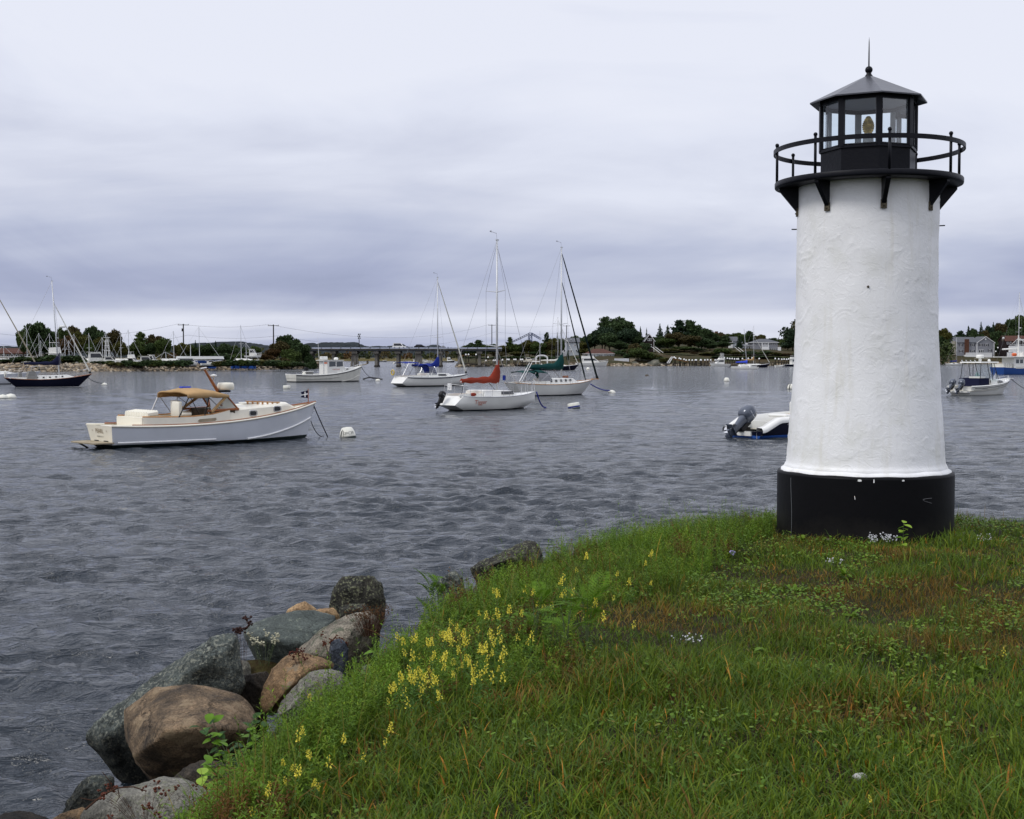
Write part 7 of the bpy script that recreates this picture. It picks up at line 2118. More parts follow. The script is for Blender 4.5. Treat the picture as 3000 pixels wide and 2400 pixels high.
 if detail:
  # lifelines
  for s_ in (-1, 1):
   ts = np.linspace(.10, .93, 8)
   tops = []
   for tt_ in ts:
    p = h.pt(tt_, 1, s_) * 1.0; p.y *= .95
    q = p + Vector((0, 0, .58)); tops.append(q)
    k = MB(); k.tube([p, q], .012, 5); k.build('stanchion', M['steel'], root)
   k = MB(); k.tube(tops, .007, 4); k.tube([q - Vector((0, 0, .28)) for q in tops], .006, 4); k.build('lifeline', M['wire'], root)
  def hoop(ta, tb, nm, sgn):
   k = MB()
   A = [h.pt(ta, 1, -1), h.pt(tb, 1, -1), h.pt(tb, 1, 1), h.pt(ta, 1, 1)]
   tp = [Vector((p.x, p.y * .92, p.z + .60)) for p in A]
   mid = (tp[1] + tp[2]) / 2 + Vector((.12 * sgn, 0, .05))
   k.tube([tp[0], tp[1], mid, tp[2], tp[3]], .016, 6)
   for p, q in zip(A, tp): k.tube([p, q], .014, 5)
   k.build(nm, M['steel'], root)
  hoop(.90, .985, 'bow_pulpit', 1); hoop(.10, .015, 'stern_rail', -1)
 if dodger:
  x0, x1, zz, mm = dodger
  hw = ws(t0) * .98
  rows = []
  for x, z in ((X(x0), zz), (X((x0 + x1) / 2), zz + .04), (X(x1) - .05, zz - .12)):
   rows.append([(x, hw * math.cos(a), z - .22 + .22 * math.sin(a)) for a in np.linspace(0, PI, 11)])
  k = MB(); k.sm = True; k.strip(rows); zl = zt(t0) + ch * .6
  k.strip([[(rows[-1][i][0], rows[-1][i][1], rows[-1][i][2]) for i in range(11)], [(X(x1) + .35, hw * math.cos(a), zl + .06) for a in np.linspace(0, PI, 11)]])
  o = k.build('dodger', M[mm], root)
  for s_ in (-1, 1):
   k = MB(); k.poly([(X(x0) + .05, s_ * hw, zl), (X(x1) + .3, s_ * hw, zl), (X(x1) - .1, s_ * hw * .995, zz - .26), (X(x0) + .1, s_ * hw * .995, zz - .2)]); k.build('dodger_window', M['vinyl'], o)
   k = MB(); k.tube([(X(x0), s_ * hw, zz - .2), (X(x0) + .3, s_ * hw, zl)], .02, 5); k.tube([(X(x1), s_ * hw, zz - .25), (X(x0) + .35, s_ * hw, zl)], .02, 5); k.build('dodger_frame', M['steel'], o)
 if bimini:
  x0, x1, zz, mm = bimini
  hw = ws(.2) * .95
  rows = [[(X(x), hw * math.cos(a), zz - .12 + .14 * math.sin(a) + dz) for a in np.linspace(0, PI, 11)] for x, dz in ((x0, -.04), ((x0 + x1) / 2, .03), (x1, -.02))]
  k = MB(); k.sm = True; k.strip(rows); o = k.build('bimini', M[mm], root)
  for s_ in (-1, 1):
   for x in (x0, x1):
    k = MB(); k.tube([(X(x), s_ * hw, zz - .12), (X((x0 + x1) / 2), s_ * hw, zt(.2))], .018, 5); k.build('bimini_pole', M['steel'], o)
 if radar:
  k = MB(); k.sm = True; k.lathe([(.30, 0), (.33, .08), (.30, .2), (.05, .24)], 14, (mx + .38, 0, radar)); k.box((mx + .15, 0, radar - .03), (.4, .1, .05)); k.build('radar_dome', M['white_gel'], mo)
 if mizzen:
  t2, h2 = mizzen
  k = MB(); k.tube([(X(t2), 0, zt(t2)), (X(t2), 0, h2)], [.065, .05], 8); mz2 = k.build('mizzen_mast', M['alu'], root)
  k = MB(); k.tube([(X(t2), -.7, h2 * .6), (X(t2), .7, h2 * .6)], .02, 5); k.build('spreader', M['alu'], mz2)
  k = MB(); k.tube([(X(t2), 0, 2.2), (X(t2) - L * .16, 0, 2.2)], .12, 7); k.build('mizzen_boom', M['white_gel'], root)
 return root, h, X, zt, ws
PHI = R(45)
# brick red cover
root, h, X, zt, ws = sailboat('white sloop with a brick red sail cover and black outboard on its stern', 1442, 1201, R(47), 7.5, 2.6, 'white_gel', 'white_gel', 'bottom_black', .80, .72, .93, .62, .13, .10, .3, .555, 9.85, None, 1.55, .40, 'red_cloth', .95, (.30, .70, .36), 0, None, None, (.30, .66), ('wire', .97), long_win=(.50, .66), mast_r=.062, boot_h=.03, rev=.075)
h.letter(root, 'Tigger', .33, X(.17), .33, M['letter_red'])
root.location.z = .06
outboard(root, X(0) - .02, .30, .62, R(32), .62, M['black_rubber'])
k = MB(); k.prism([(X(.30), zt(.3) + .02), (X(.38), zt(.3) + .02), (X(.38), zt(.3) + .34), (X(.315), zt(.3) + .34)], -ws(.34) - .02, -ws(.34) + .01); k.build('side_panel', M['white_paint'], root)
k = MB(); k.ball((X(.19), -ws(.2) * .98 - .05, zt(.2) + .14), (.26, .08, .10), 10, 7); k.build('horseshoe_float', M['red_cloth'], root)
k = MB(); k.tube([(X(.60), .3, zt(.6) + .3), (X(.60), .3, zt(.6) + 1.3)], .04, 6); k.build('whip_aerial', M['white_paint'], root)
k = MB(); k.box((X(.10), .5, zt(.1) + .55), (.05, .3, .38)); k.build('rail_panel', M['white_paint'], root)
# blue cover
root, h, X, zt, ws = sailboat('white sloop with royal blue sail cover and blue bimini', 1268, 1132, PHI, 10.2, 3.3, 'white_gel', 'bottom_black', 'bottom_black', 1.05, .98, 1.30, .66, .10, .08, .3, .57, 11.7, None, 2.15, .36, 'blue_cloth', .9, (.36, .72, .42), 0, (.36, .44, 2.35, 'blue_cloth'), (.04, .24, 2.6, 'blue_cloth'), (.38,), ('old_white', .97), long_win=(.50, .62), boot_h=.12, name='sailboat', rev=.06)
h.rail(root, M['navy_cloth'], .035, -.09, 1.0, 0, 1, 'hull_stripe', .01)
k = MB(); k.tube([(X(.02) + .0, .85 + .22 * math.cos(a), zt(0) + .45 + .26 * math.sin(a)) for a in np.linspace(0, 2 * PI, 15)], .07, 6); k.build('life_ring', mat('yellow_ring', (.55, .40, .08), .6), root)
k = MB(); k.tube([(X(.10), .45 * math.cos(a), zt(.1) + .65 + .45 * math.sin(a)) for a in np.linspace(0, 2 * PI, 19)], .02, 5); k.build('steering_wheel', M['steel'], root)
# green cover
root, h, X, zt, ws = sailboat('white cutter with dark green sail cover and two dark furled headsails', 1620, 1159, R(42), 9.4, 2.9, 'white_gel', 'bottom_black', 'bottom_green', 1.05, .90, 1.25, .45, .15, .09, .3, .60, 12.0, None, 2.15, .41, 'green_cloth', .9, (.34, .74, .48), 5, (.24, .37, 2.05, 'green_cloth'), (.07, .23, 1.98, 'green_cloth'), (.42,), ('furled_green', .97), ('furled_green', .90, .76), trim='teak_light', bow_t=1.05, cov=1.7)
k = MB(); k.box((X(1.02), 0, zt(1) + .02), (.75, .22, .07)); k.build('bowsprit', M['teak_light'], root)
k = MB(); k.box((X(.005), .75, zt(0) + .40), (.06, .30, .40)); k.build('rail_cushion', M['blue_cloth'], root)
k = MB()
for dx in (0, .25): k.tube([(X(.02) + dx, -.9, zt(0) + .1), (X(.12) + dx, -1.05, zt(0) + 1.6)], .03, 5)
k.build('davit', M['white_paint'], root)
k = MB(); k.box((X(.62), -.3, zt(.62) + .55), (.34, .34, .16)); k.build('deck_box', M['teak'], root)
# navy sloop on the outer side
root, h, X, zt, ws = sailboat('navy hulled sloop with a dark navy boom cover and grey canvas dodger', 143, 1135, R(28), 8.7, 2.6, 'navy', 'white_gel', 'bottom_black', 1.0, .82, 1.35, .30, .16, .13, .3, .62, 11.0, None, 2.35, .40, 'navy_cloth', .95, (.30, .76, .36), 5, None, None, (.40,), ('old_white', .78), trim='teak', radar=6.2, rake=.6, boot_h=.05)
k = MB(); k.prism([(X(.24), zt(.25)), (X(.36), zt(.3)), (X(.36), zt(.3) + .35), (X(.335), zt(.3) + .85), (X(.27), zt(.3) + .85)], -.75, .75); k.build('dodger', M['grey_cloth'], root)
k = MB(); k.prism([(X(.15), zt(.15)), (X(.20), zt(.2)), (X(.19), zt(.2) + .7), (X(.165), zt(.2) + .75)], -.4, .4); k.build('wheel_cover', M['grey_cloth'], root)
k = MB(); k.tube([(X(.01), -.2 + .25 * math.cos(a), zt(0) + .4 + .27 * math.sin(a)) for a in np.linspace(.5, 2 * PI + .2, 15)], .09, 6); k.build('life_ring', M['old_white'], root)
# grey hulled sloop cut by the frame
root, h, X, zt, ws = sailboat('grey hulled sloop showing only its bow beside the navy sloop', -25, 1126, R(26), 11.0, 3.2, 'grey_white', 'bottom_black', 'bottom_black', 1.2, 1.1, 1.5, .6, .12, .05, .3, .50, 13.0, None, 2.4, .36, 'navy_cloth', .8, (.3, .7, .4), 0, None, None, (.45,), ('furled_tan', .9))
h.build if False else None
# navy ketch by the pier
root, h, X, zt, ws = sailboat('long navy hulled ketch with white deck lying off the pier arch', 1624, 1086, R(16), 12.8, 3.4, 'navy', 'white_gel', 'bottom_black', 1.15, 1.0, 1.5, .5, .10, .07, .3, .57, 13.0, None, 2.4, .34, 'old_white', .2, (.3, .72, .35), 0, None, None, (.5,), ('old_white', .95), mizzen=(.21, 9.6), detail=False, boot_h=.06)
for k_ in range(3):
 k = MB(); k.tube([(X(.2 + .15 * k_), -1.2, 1.3), (X(.2 + .15 * k_) + .3, -1.2, 1.6)], .16, 8); k.build('white_fender', M['white_paint'], root)
# blue covered trimaran, tan covered sloop by the far piers
root, h, X, zt, ws = sailboat('dark hulled sloop with a tan sail cover beside the far pier', 2212, 1078, R(14), 10.4, 2.8, 'navy', 'white_gel', 'bottom_black', 1.0, .9, 1.4, .4, .12, .08, .3, .45, 13.2, None, 2.4, .36, 'tan_cloth', 1.0, (.25, .66, .35), 0, None, None, (.5,), ('old_white', .75), detail=False)
root, pos = boat_root('trimaran', 'white trimaran with a bright blue sail cover in front of the dark sloop', 2180, 1081.5, R(4), 2.2, 'sailboat')
for sy, LL, xo in ((0, 7.6, 0), (-1.9, 6.4, .6), (1.9, 6.4, .6)):
 hh = Hull(LL, 1.3 if sy == 0 else .55, .75 if sy == 0 else .5, .75 if sy == 0 else .5, .95 if sy == 0 else .6, .7, .08, .03)
 sub = bpy.data.objects.new('main_hull' if sy == 0 else 'outrigger', None); col.objects.link(sub); sub.parent = root; sub.location = (xo, sy, 0)
 hh.build(sub, M['white_gel'], M['bottom_black'], M['bottom_black'], .08); hh.deck(sub, M['white_gel'])
cabin(root, 'cabin', M['white_gel'], [(-1.6, .55, .45, .7, 1.25), (0, .6, .5, .7, 1.35), (1.6, .5, .35, .7, 1.15), (2.4, .3, .2, .7, .8)])
for x in (-1.4, 1.2):
 k = MB(); k.tube([(x, -1.9, .52), (x, -.5, .95), (x, .5, .95), (x, 1.9, .52)], .13, 7); k.build('crossbeam', M['white_gel'], root)
k = MB(); k.tube([(.75, 0, 1.2), (-.10, 0, 11.2)], [.08, .06], 8); mo = k.build('mast', M['alu'], root)
k = MB(); k.tube([(.6, -.6, 6), (.6, .6, 6)], .02, 5); k.build('spreader', M['alu'], mo)
rows = [[(.85 - 3.2 * u, (.26 - .10 * u) * math.cos(a), 2.0 - .1 * u + (.30 - .14 * u + (.3 if u < .2 else 0) * (1 - u * 5)) * math.sin(a)) for a in np.linspace(0, 2 * PI, 11)[:-1]] for u in np.linspace(0, 1, 8)]
solid(root, 'sail_cover', M['bright_blue'], rows, True, True)
outboard(root, -3.9, 0, .6, R(60), .5, M['black_rubber'])
root, h, X, zt, ws = sailboat('little white sloop with blue boom cover anchored under the grey house', 2796, 1071.5, R(12), 8.3, 2.4, 'white_gel', 'old_white', 'bottom_black', .75, .68, .95, .6, .1, .06, .3, .60, 11.5, None, 1.7, .36, 'blue_cloth', .2, (.3, .66, .4), 0, None, None, (.5,), ('wire', .95), detail=False, long_win=(.36, .48))
outboard(root, X(0) - .1, .2, .55, R(55), .5, M['black_rubber'])
k = None
# --- picnic boat in front -------------------------------------------------------
def picnic_boat():
 phi = R(43)
 root, pos = boat_root('motor_launch', 'cream and pearl grey motor launch with a tan canvas top and varnished trim', 628, 1300, phi, 2.6, 'motor boat')
 L, B = 8.7, 2.6
 h = Hull(L, B, .66, .64, 1.22, .72, .045, .012, .88, .8, 30, .42, .28, 2.3)
 h.build(root, M['grey_white'], M['bottom_green'], M['bottom_green'], .02, M['cream'])
 X = lambda t: -L / 2 + L * t
 zs = h.sheer
 h.deck(root, M['cream'], .50, 1.0); h.deck(root, M['cream'], 0, .14, name='aft_deck')
 h.rail(root, M['cream'], .040, .0, 1.0, name='gunwale'); h.rail(root, M['teak'], .026, .045, 1.0, .08, 1.0, 'toe_rail', -.03)
 # spray rails: one aft low, one sweeping up to the bow
 k = MB(); k.tube([Vector((h.pt(t, .10, -1).x, h.pt(t, .10, -1).y - .02, .085)) for t in np.linspace(.02, .44, 14)], .034, 5); k.build('spray_rail', M['white_paint'], root)
 k = MB(); k.tube([h.pt(t, .06 + .52 * ((t - .60) / .40) ** 1.3, -1) + Vector((0, -.025, 0)) for t in np.linspace(.60, .985, 18)], .036, 5); k.build('spray_rail', M['white_paint'], root)
 # coaming band: from aft deck forward, rising into the trunk cabin
 fw = lambda t: h.B / 2 * h.f(t) * .86
 n = 34; topc = []; rows_s = {}
 def ztop(t):
  base = zs(t)
  return base + float(np.interp(t, [.13, .20, .34, .42, .46, .50, .60, .80, .86], [.30, .29, .27, .30, .35, .40, .41, .34, .06]))
 for s_ in (-1, 1):
  rows = []
  for i in range(n + 1):
   t = .13 + (.50 - .13) * i / n
   rows.append([(X(t), s_ * fw(t), zs(t) - .06), (X(t), s_ * (fw(t) - .02), ztop(t)), (X(t), s_ * (fw(t) - .12), ztop(t)), (X(t), s_ * (fw(t) - .12), zs(t) - .3)])
  k = MB(); k.strip(rows); k.poly(rows[0]); k.build('coaming', M['cream'], root)
  k = MB(); k.tube([Vector((X(t), s_ * (fw(t) - .06), ztop(t) + .015)) for t in np.linspace(.13, .50, 22)], .03, 5); k.build('coaming_cap', M['teak_light'], root)
 # aft bulkhead of the cockpit and transom seat
 k = MB(); k.box2((X(.125), -fw(.13) + .03, zs(.1) - .05), (X(.145), fw(.13) - .03, ztop(.13) - .01)); k.build('aft_bulkhead', M['cream'], root)
 k = MB();
 for i in range(9):
  y = -fw(.16) + .25 + (2 * fw(.16) - .5) * i / 8
  k.tube([(X(.16), y, zs(.1) + .20), (X(.16), y, zs(.1) + .38), (X(.20), y, zs(.1) + .42)], .105, 7)
 k.build('seat_back', M['cream'], root)
 k = MB(); k.box2((X(.145), -fw(.2) + .15, .35), (X(.22), fw(.2) - .15, zs(.2) + .12)); k.build('aft_seat', M['cream'], root)
 k = MB(); k.box2((X(.14), -fw(.2) + .1, .30), (X(.52), fw(.2) - .1, .34)); k.build('cockpit_sole', M['teak_light'], root)
 # trunk cabin forward
 sts = []
 for t, dz in ((.49, .40), (.52, .42), (.60, .42), (.70, .37), (.78, .32), (.83, .24), (.87, .04)):
  w = fw(t) * (.97 if t < .8 else .80)
  sts.append((X(t), w, w * .93, zs(t) - .08, zs(t) + dz))
 rows = []
 for x, w0, w1, z0, z1 in sts:
  rows.append([(x, -w0, z0), (x, -w1, z1 - .07), (x, -w1 * .90, z1), (x, -w1 * .4, z1 + .06), (x, w1 * .4, z1 + .06), (x, w1 * .90, z1), (x, w1, z1 - .07), (x, w0, z0)])
 solid(root, 'trunk_cabin', M['cream'], rows)
 fy = lambda x, z: fw((x + L / 2) / L) * .96
 for t in (.615, .745):
  mb = MB(); z0 = zs(t) + .11
  for s_ in (-1, 1):
   pts = [(X(t) + .13 * math.copysign(abs(math.cos(a)) ** .5, math.cos(a)), s_ * (fy(X(t), 0) + .012), z0 + .075 + .075 * math.copysign(abs(math.sin(a)) ** .5, math.sin(a))) for a in np.linspace(0, 2 * PI, 17)[:-1]]
   mb.poly(pts)
  f = mb.build('porthole', M['win_dark'], root)
  mb = MB()
  mb.tube([Vector((X(t) + .155 * math.copysign(abs(math.cos(a)) ** .5, math.cos(a)), -(fy(X(t), 0) + .012), z0 + .075 + .095 * math.copysign(abs(math.sin(a)) ** .5, math.sin(a)))) for a in np.linspace(0, 2 * PI, 17)], .018, 5)
  mb.build('porthole_rim', M['steel'], f)
 k = MB(); k.poly([(X(.395) + a, -(fw(.41) + .012), zs(.42) + b) for a, b in ((-.30, .06), (.30, .09), (.36, .13), (.34, .19), (-.30, .16), (-.36, .11))]); k.build('vent_panel', M['wood_pale'], root)
 # grab rail on the cabin top
 k = MB()
 for i in range(7): k.box((X(.62 + .024 * i), -.55, zs(.7) + .47 - .010 * i), (.05, .05, .09))
 k.tube([(X(.61), -.55, zs(.7) + .525), (X(.775), -.55, zs(.7) + .45)], .022, 5); k.build('grab_rail', M['teak_light'], root)
 k = MB(); k.box((X(.66), -.1, zs(.66) + .49), (.55, .55, .05)); k.build('deck_hatch', M['white_gel'], root)
 # windscreen with varnished frame
 xb, xt = X(.545), X(.498)
 zb = zs(.54) + .39; zt_ = zb + .50
 wb, wt = fw(.52) * .92, fw(.46) * .80
 fr = MB()
 A, B_, C_, D_ = Vector((xb, -wb, zb)), Vector((xb, wb, zb)), Vector((xt, wt, zt_)), Vector((xt, -wt, zt_))
 xa = X(.40); za = zs(.40) + .34 + .10; wa = fw(.38) * .97
 SA = Vector((xa, -wa, za)); PA = Vector((xa, wa, za))
 for a, b_ in ((A, B_), (C_, D_), (A, D_), (B_, C_), ((A + B_) / 2, (C_ + D_) / 2)): fr.tube([a, b_], .035, 5)
 for a, b_ in ((A, SA), (B_, PA)): fr.tube([a + Vector((0, 0, .02)), b_], .045, 5)
 fo = fr.build('windscreen_frame', M['teak'], root)
 for a, b_, c_, d_ in ((A, (A + B_) / 2, (C_ + D_) / 2, D_), ((A + B_) / 2, B_, C_, (C_ + D_) / 2)):
  k = MB(); k.poly([a, b_, c_, d_]); k.build('windscreen_pane', M['glass'], fo)
 top = [Vector((X(.30), s_ * wa * .98, zt_ + .06)) for s_ in (-1, 1)]
 for s_, a_, d_ in ((-1, A, D_), (1, B_, C_)):
  sa = SA if s_ < 0 else PA
  k = MB(); k.poly([a_, d_, d_.lerp(sa, .12) , sa]); k.build('side_pane', M['vinyl'], fo)
 # canvas top: arched, on a folding frame
 xs = [X(.315), X(.335), X(.37), X(.41), X(.455), X(.495), X(.508)]
 zc = [zt_ + .14, zt_ + .21, zt_ + .26, zt_ + .25, zt_ + .18, zt_ + .05, zt_ + .0]
 rows = []
 for x, z in zip(xs, zc):
  w = fw(.34) * .98 if x < X(.44) else np.interp(x, [X(.44), X(.508)], [fw(.34) * .98, wt + .05])
  e = zt_ + .02 + (z - zt_) * .05
  rows.append([(x, w * math.cos(a), e + (z - e) * math.sin(a) ** .75 + .012 * math.sin(x * 9 + a * 5)) for a in np.linspace(0, PI, 17)])
 rows2 = [[(p[0], p[1] * 1.0, p[2] - .10) if i in (0, 16) else p for i, p in enumerate(r_)] for r_ in rows]
 k = MB(); k.sm = True; k.strip(rows2); cv = k.build('canvas_top', M['tan_cloth'], root)
 sol = cv.modifiers.new('thick', 'SOLIDIFY'); sol.thickness = .03
 k = MB(); k.sm = True
 k.tube([Vector(p) for p in rows2[0]], .035, 6); k.build('canvas_hem', M['tan_cloth'], cv)
 k = MB(); k.box((X(.385), .25, zt_ + .29), (.36, .18, .05)); k.build('blue_strap', M['bright_blue'], cv)
 # canvas side flaps: slanting strips over the side opening
 for s_ in (-1, 1):
  d_ = D_ if s_ < 0 else C_
  w = fw(.34)
  k = MB(); k.tube([d_ + Vector((0, 0, -.02)), Vector((X(.415), s_ * w, zs(.4) + .40))], .055, 5); k.build('rolled_flap', M['tan_cloth'], cv)
  k = MB(); k.poly([Vector((X(.415), s_ * w, zs(.4) + .42)), d_, Vector((X(.405), s_ * w, zt_ - .04))]); k.build('clear_flap', M['vinyl'], cv)
  k = MB()
  k.tube([Vector((xs[0], s_ * w * .99, zt_ - .05)), Vector((X(.275), s_ * fw(.28) * .97, ztop(.28)))], .022, 5)
  k.tube([Vector((X(.405), s_ * w, zt_ - .05)), Vector((X(.385), s_ * w, zs(.38) + .3))], .020, 5)
  k.tube([Vector((xs[0] + .08, s_ * w * .99, zt_ - .05)), Vector((X(.37), s_ * w * .9, zs(.37) + .3))], .013, 5)
  k.tube([Vector((X(.405), s_ * w, zt_ - .06)), Vector((X(.46), s_ * w * .9, zs(.45) + .5))], .013, 5)
  k.build('top_frame', M['wire'] if s_ > 0 else M['black_rubber'], root)
 # helm chairs, console
 for y, x in ((-.60, X(.32)), (.55, X(.385))):
  k = MB(); k.sm = True
  k.box((x, y, .80), (.48, .50, .14)); k.box((x - .22, y, 1.12), (.13, .50, .58)); k.box((x, y - .27, .98), (.36, .07, .1)); k.box((x, y + .27, .98), (.36, .07, .1)); k.tube([(x, y, .34), (x, y, .75)], .06, 8)
  k.build('helm_chair', M['cream'], root, bevel=.04)
 k = MB(); k.box2((X(.46), -1.0, .34), (X(.53), 1.0, zb + .02)); k.build('helm_console', M['wood_grey'], root)
 k = MB(); k.tube([(X(.455), -.5 + .19 * math.cos(a), zb - .05 + .19 * math.sin(a)) for a in np.linspace(0, 2 * PI, 17)], .018, 5); k.build('steering_wheel', M['steel'], root)
 # raked signal mast with radar and GPS dome
 mb_ = MB(); b0 = Vector((X(.497), -.42, zt_ + .05)); e0 = Vector((X(.43), -.42, zt_ + .92))
 mb_.tube([b0, e0], [.065, .04], 7); ms = mb_.build('signal_mast', M['teak'], root)
 k = MB(); k.sm = True; k.lathe([(.27, 0), (.30, .05), (.30, .18), (.26, .25), (0, .26)], 18, (b0.x + .26, b0.y, b0.z + .14)); k.build('radar_dome', M['cream'], ms)
 k = MB(); k.box((b0.x + .16, b0.y, b0.z + .09), (.46, .22, .07)); k.build('radar_bracket', M['black_rubber'], ms)
 mid = b0.lerp(e0, .62)
 k = MB(); k.sm = True; k.lathe([(.02, -.12), (.02, 0), (.12, .02), (.11, .07), (0, .10)], 12, (mid.x + .14, mid.y, mid.z + .06)); k.build('gps_antenna', M['white_gel'], ms)
 k = MB(); k.tube([e0 + Vector((-.16, 0, .02)), e0 + Vector((.08, 0, .06))], .03, 6); k.build('mast_light', M['steel'], ms)
 # bow staff with burgee
 k = MB(); q = Vector((X(.962), 0, zs(.965))); k.tube([q, q + Vector((0, 0, .58))], .016, 6); st = k.build('bow_staff', M['teak'], root)
 flg = MB(); a = q + Vector((0, 0, .53)); dn = Vector((-.30, .06, -.10)); flg.poly([a, a + dn + Vector((0, 0, .03)), a + dn * .8 + Vector((0, 0, -.09)), a + dn + Vector((0, 0, -.17)), a + Vector((0, 0, -.30))]); fo2 = flg.build('burgee', M['navy_cloth'], st)
 k = MB()
 for off in (-.004, .004): k.poly([a + Vector((-.02, off, -.11)), a + dn * .85 + Vector((0, off, -.08)), a + dn * .85 + Vector((0, off, -.11)), a + Vector((-.02, off, -.17))]); k.poly([a + dn * .35 + Vector((0, off, -.01)), a + dn * .5 + Vector((0, off, -.01)), a + dn * .5 + Vector((0, off, -.21)), a + dn * .35 + Vector((0, off, -.23))])
 k.build('burgee_cross', M['white_paint'], fo2)
 k = MB(); k.box2((X(.965), -.05, zs(.97) - .02), (X(.99), .05, zs(.97) + .06)); k.build('bow_cleat', M['steel'], root)
 # swim platform
 k = MB(); bw_ = B / 2 * .70
 k.prism([(-L / 2 - .62, -bw_ * .9), (-L / 2 - .50, -bw_), (-L / 2 + .10, -bw_), (-L / 2 + .10, bw_), (-L / 2 - .50, bw_), (-L / 2 - .62, bw_ * .9)], .075, .115, 'z'); k.build('swim_platform', M['wood_pale'], root)
 for y in (-.6, .6):
  k = MB(); k.tube([(-L / 2 - .45, y, .07), (-L / 2 - .02, y, -.18)], .03, 5); k.build('platform_strut', M['black'], root)
 # name on the transom
 def tr_text(txt, size, z, m_, yo=0.0):
  me = text_mesh(txt, size, m_)
  w = max(v.co.x for v in me.vertices) - min(v.co.x for v in me.vertices)
  lo = min(v.co.x for v in me.vertices)
  for v in me.vertices:
   zz = z + v.co.z
   xx = -L / 2 + (1 - zz / .66) * .012 * L - .02
   v.co = (xx, (w / 2 - (v.co.x - lo)) + yo, zz)
  link('lettering', me, root)
 tr_text('PEARL', .21, .40, M['gold']); tr_text('*', .16, .40, M['gold'], .52); tr_text('*', .16, .40, M['gold'], -.52)
 tr_text('PENINSULA, N', .075, .26, M['letter_dark'])
 for y in (-.35, .35):
  k = MB(); k.box((-L / 2 + .10, y, .135), (.05, .32, .03)); k.build('exhaust_slot', M['black'], root)
 return root, h, X
root, h, X = picnic_boat()
root.location.z = .10
bpy.context.view_layer.update()
mw = root.matrix_world
by, bp_ = buoy(1019, 1281, 'large white domed buoy with black lettering C39 moored ahead of the cream launch', .31, 'dome', None, -.12, 'buoy_white', [('C39', .12, R(-118), .11), ('C39', .15, R(-78), .10)])
k = MB()
for s_ in (-.16, -.04): k.tube([(-.08 + s_, -.29 - s_ * .3, .04), (-.08 + s_ * .6, -.23, .24), (-.05, -.07, .385)], .015, 5)
k.build('pennant_strap', M['rope'], by)
moor('', mw @ Vector((X(.985), 0, 1.20)), bp_ + Vector((-.75, -.1, .02)), 'dark mooring line from the bow of the cream launch to the C39 buoy', 'rope', .02, .022)
moor('', mw @ Vector((X(.975), 0, .52)), W(948, 1279), 'slack dark line hanging from the bow of the cream launch into the water', 'rope', .18, .016)
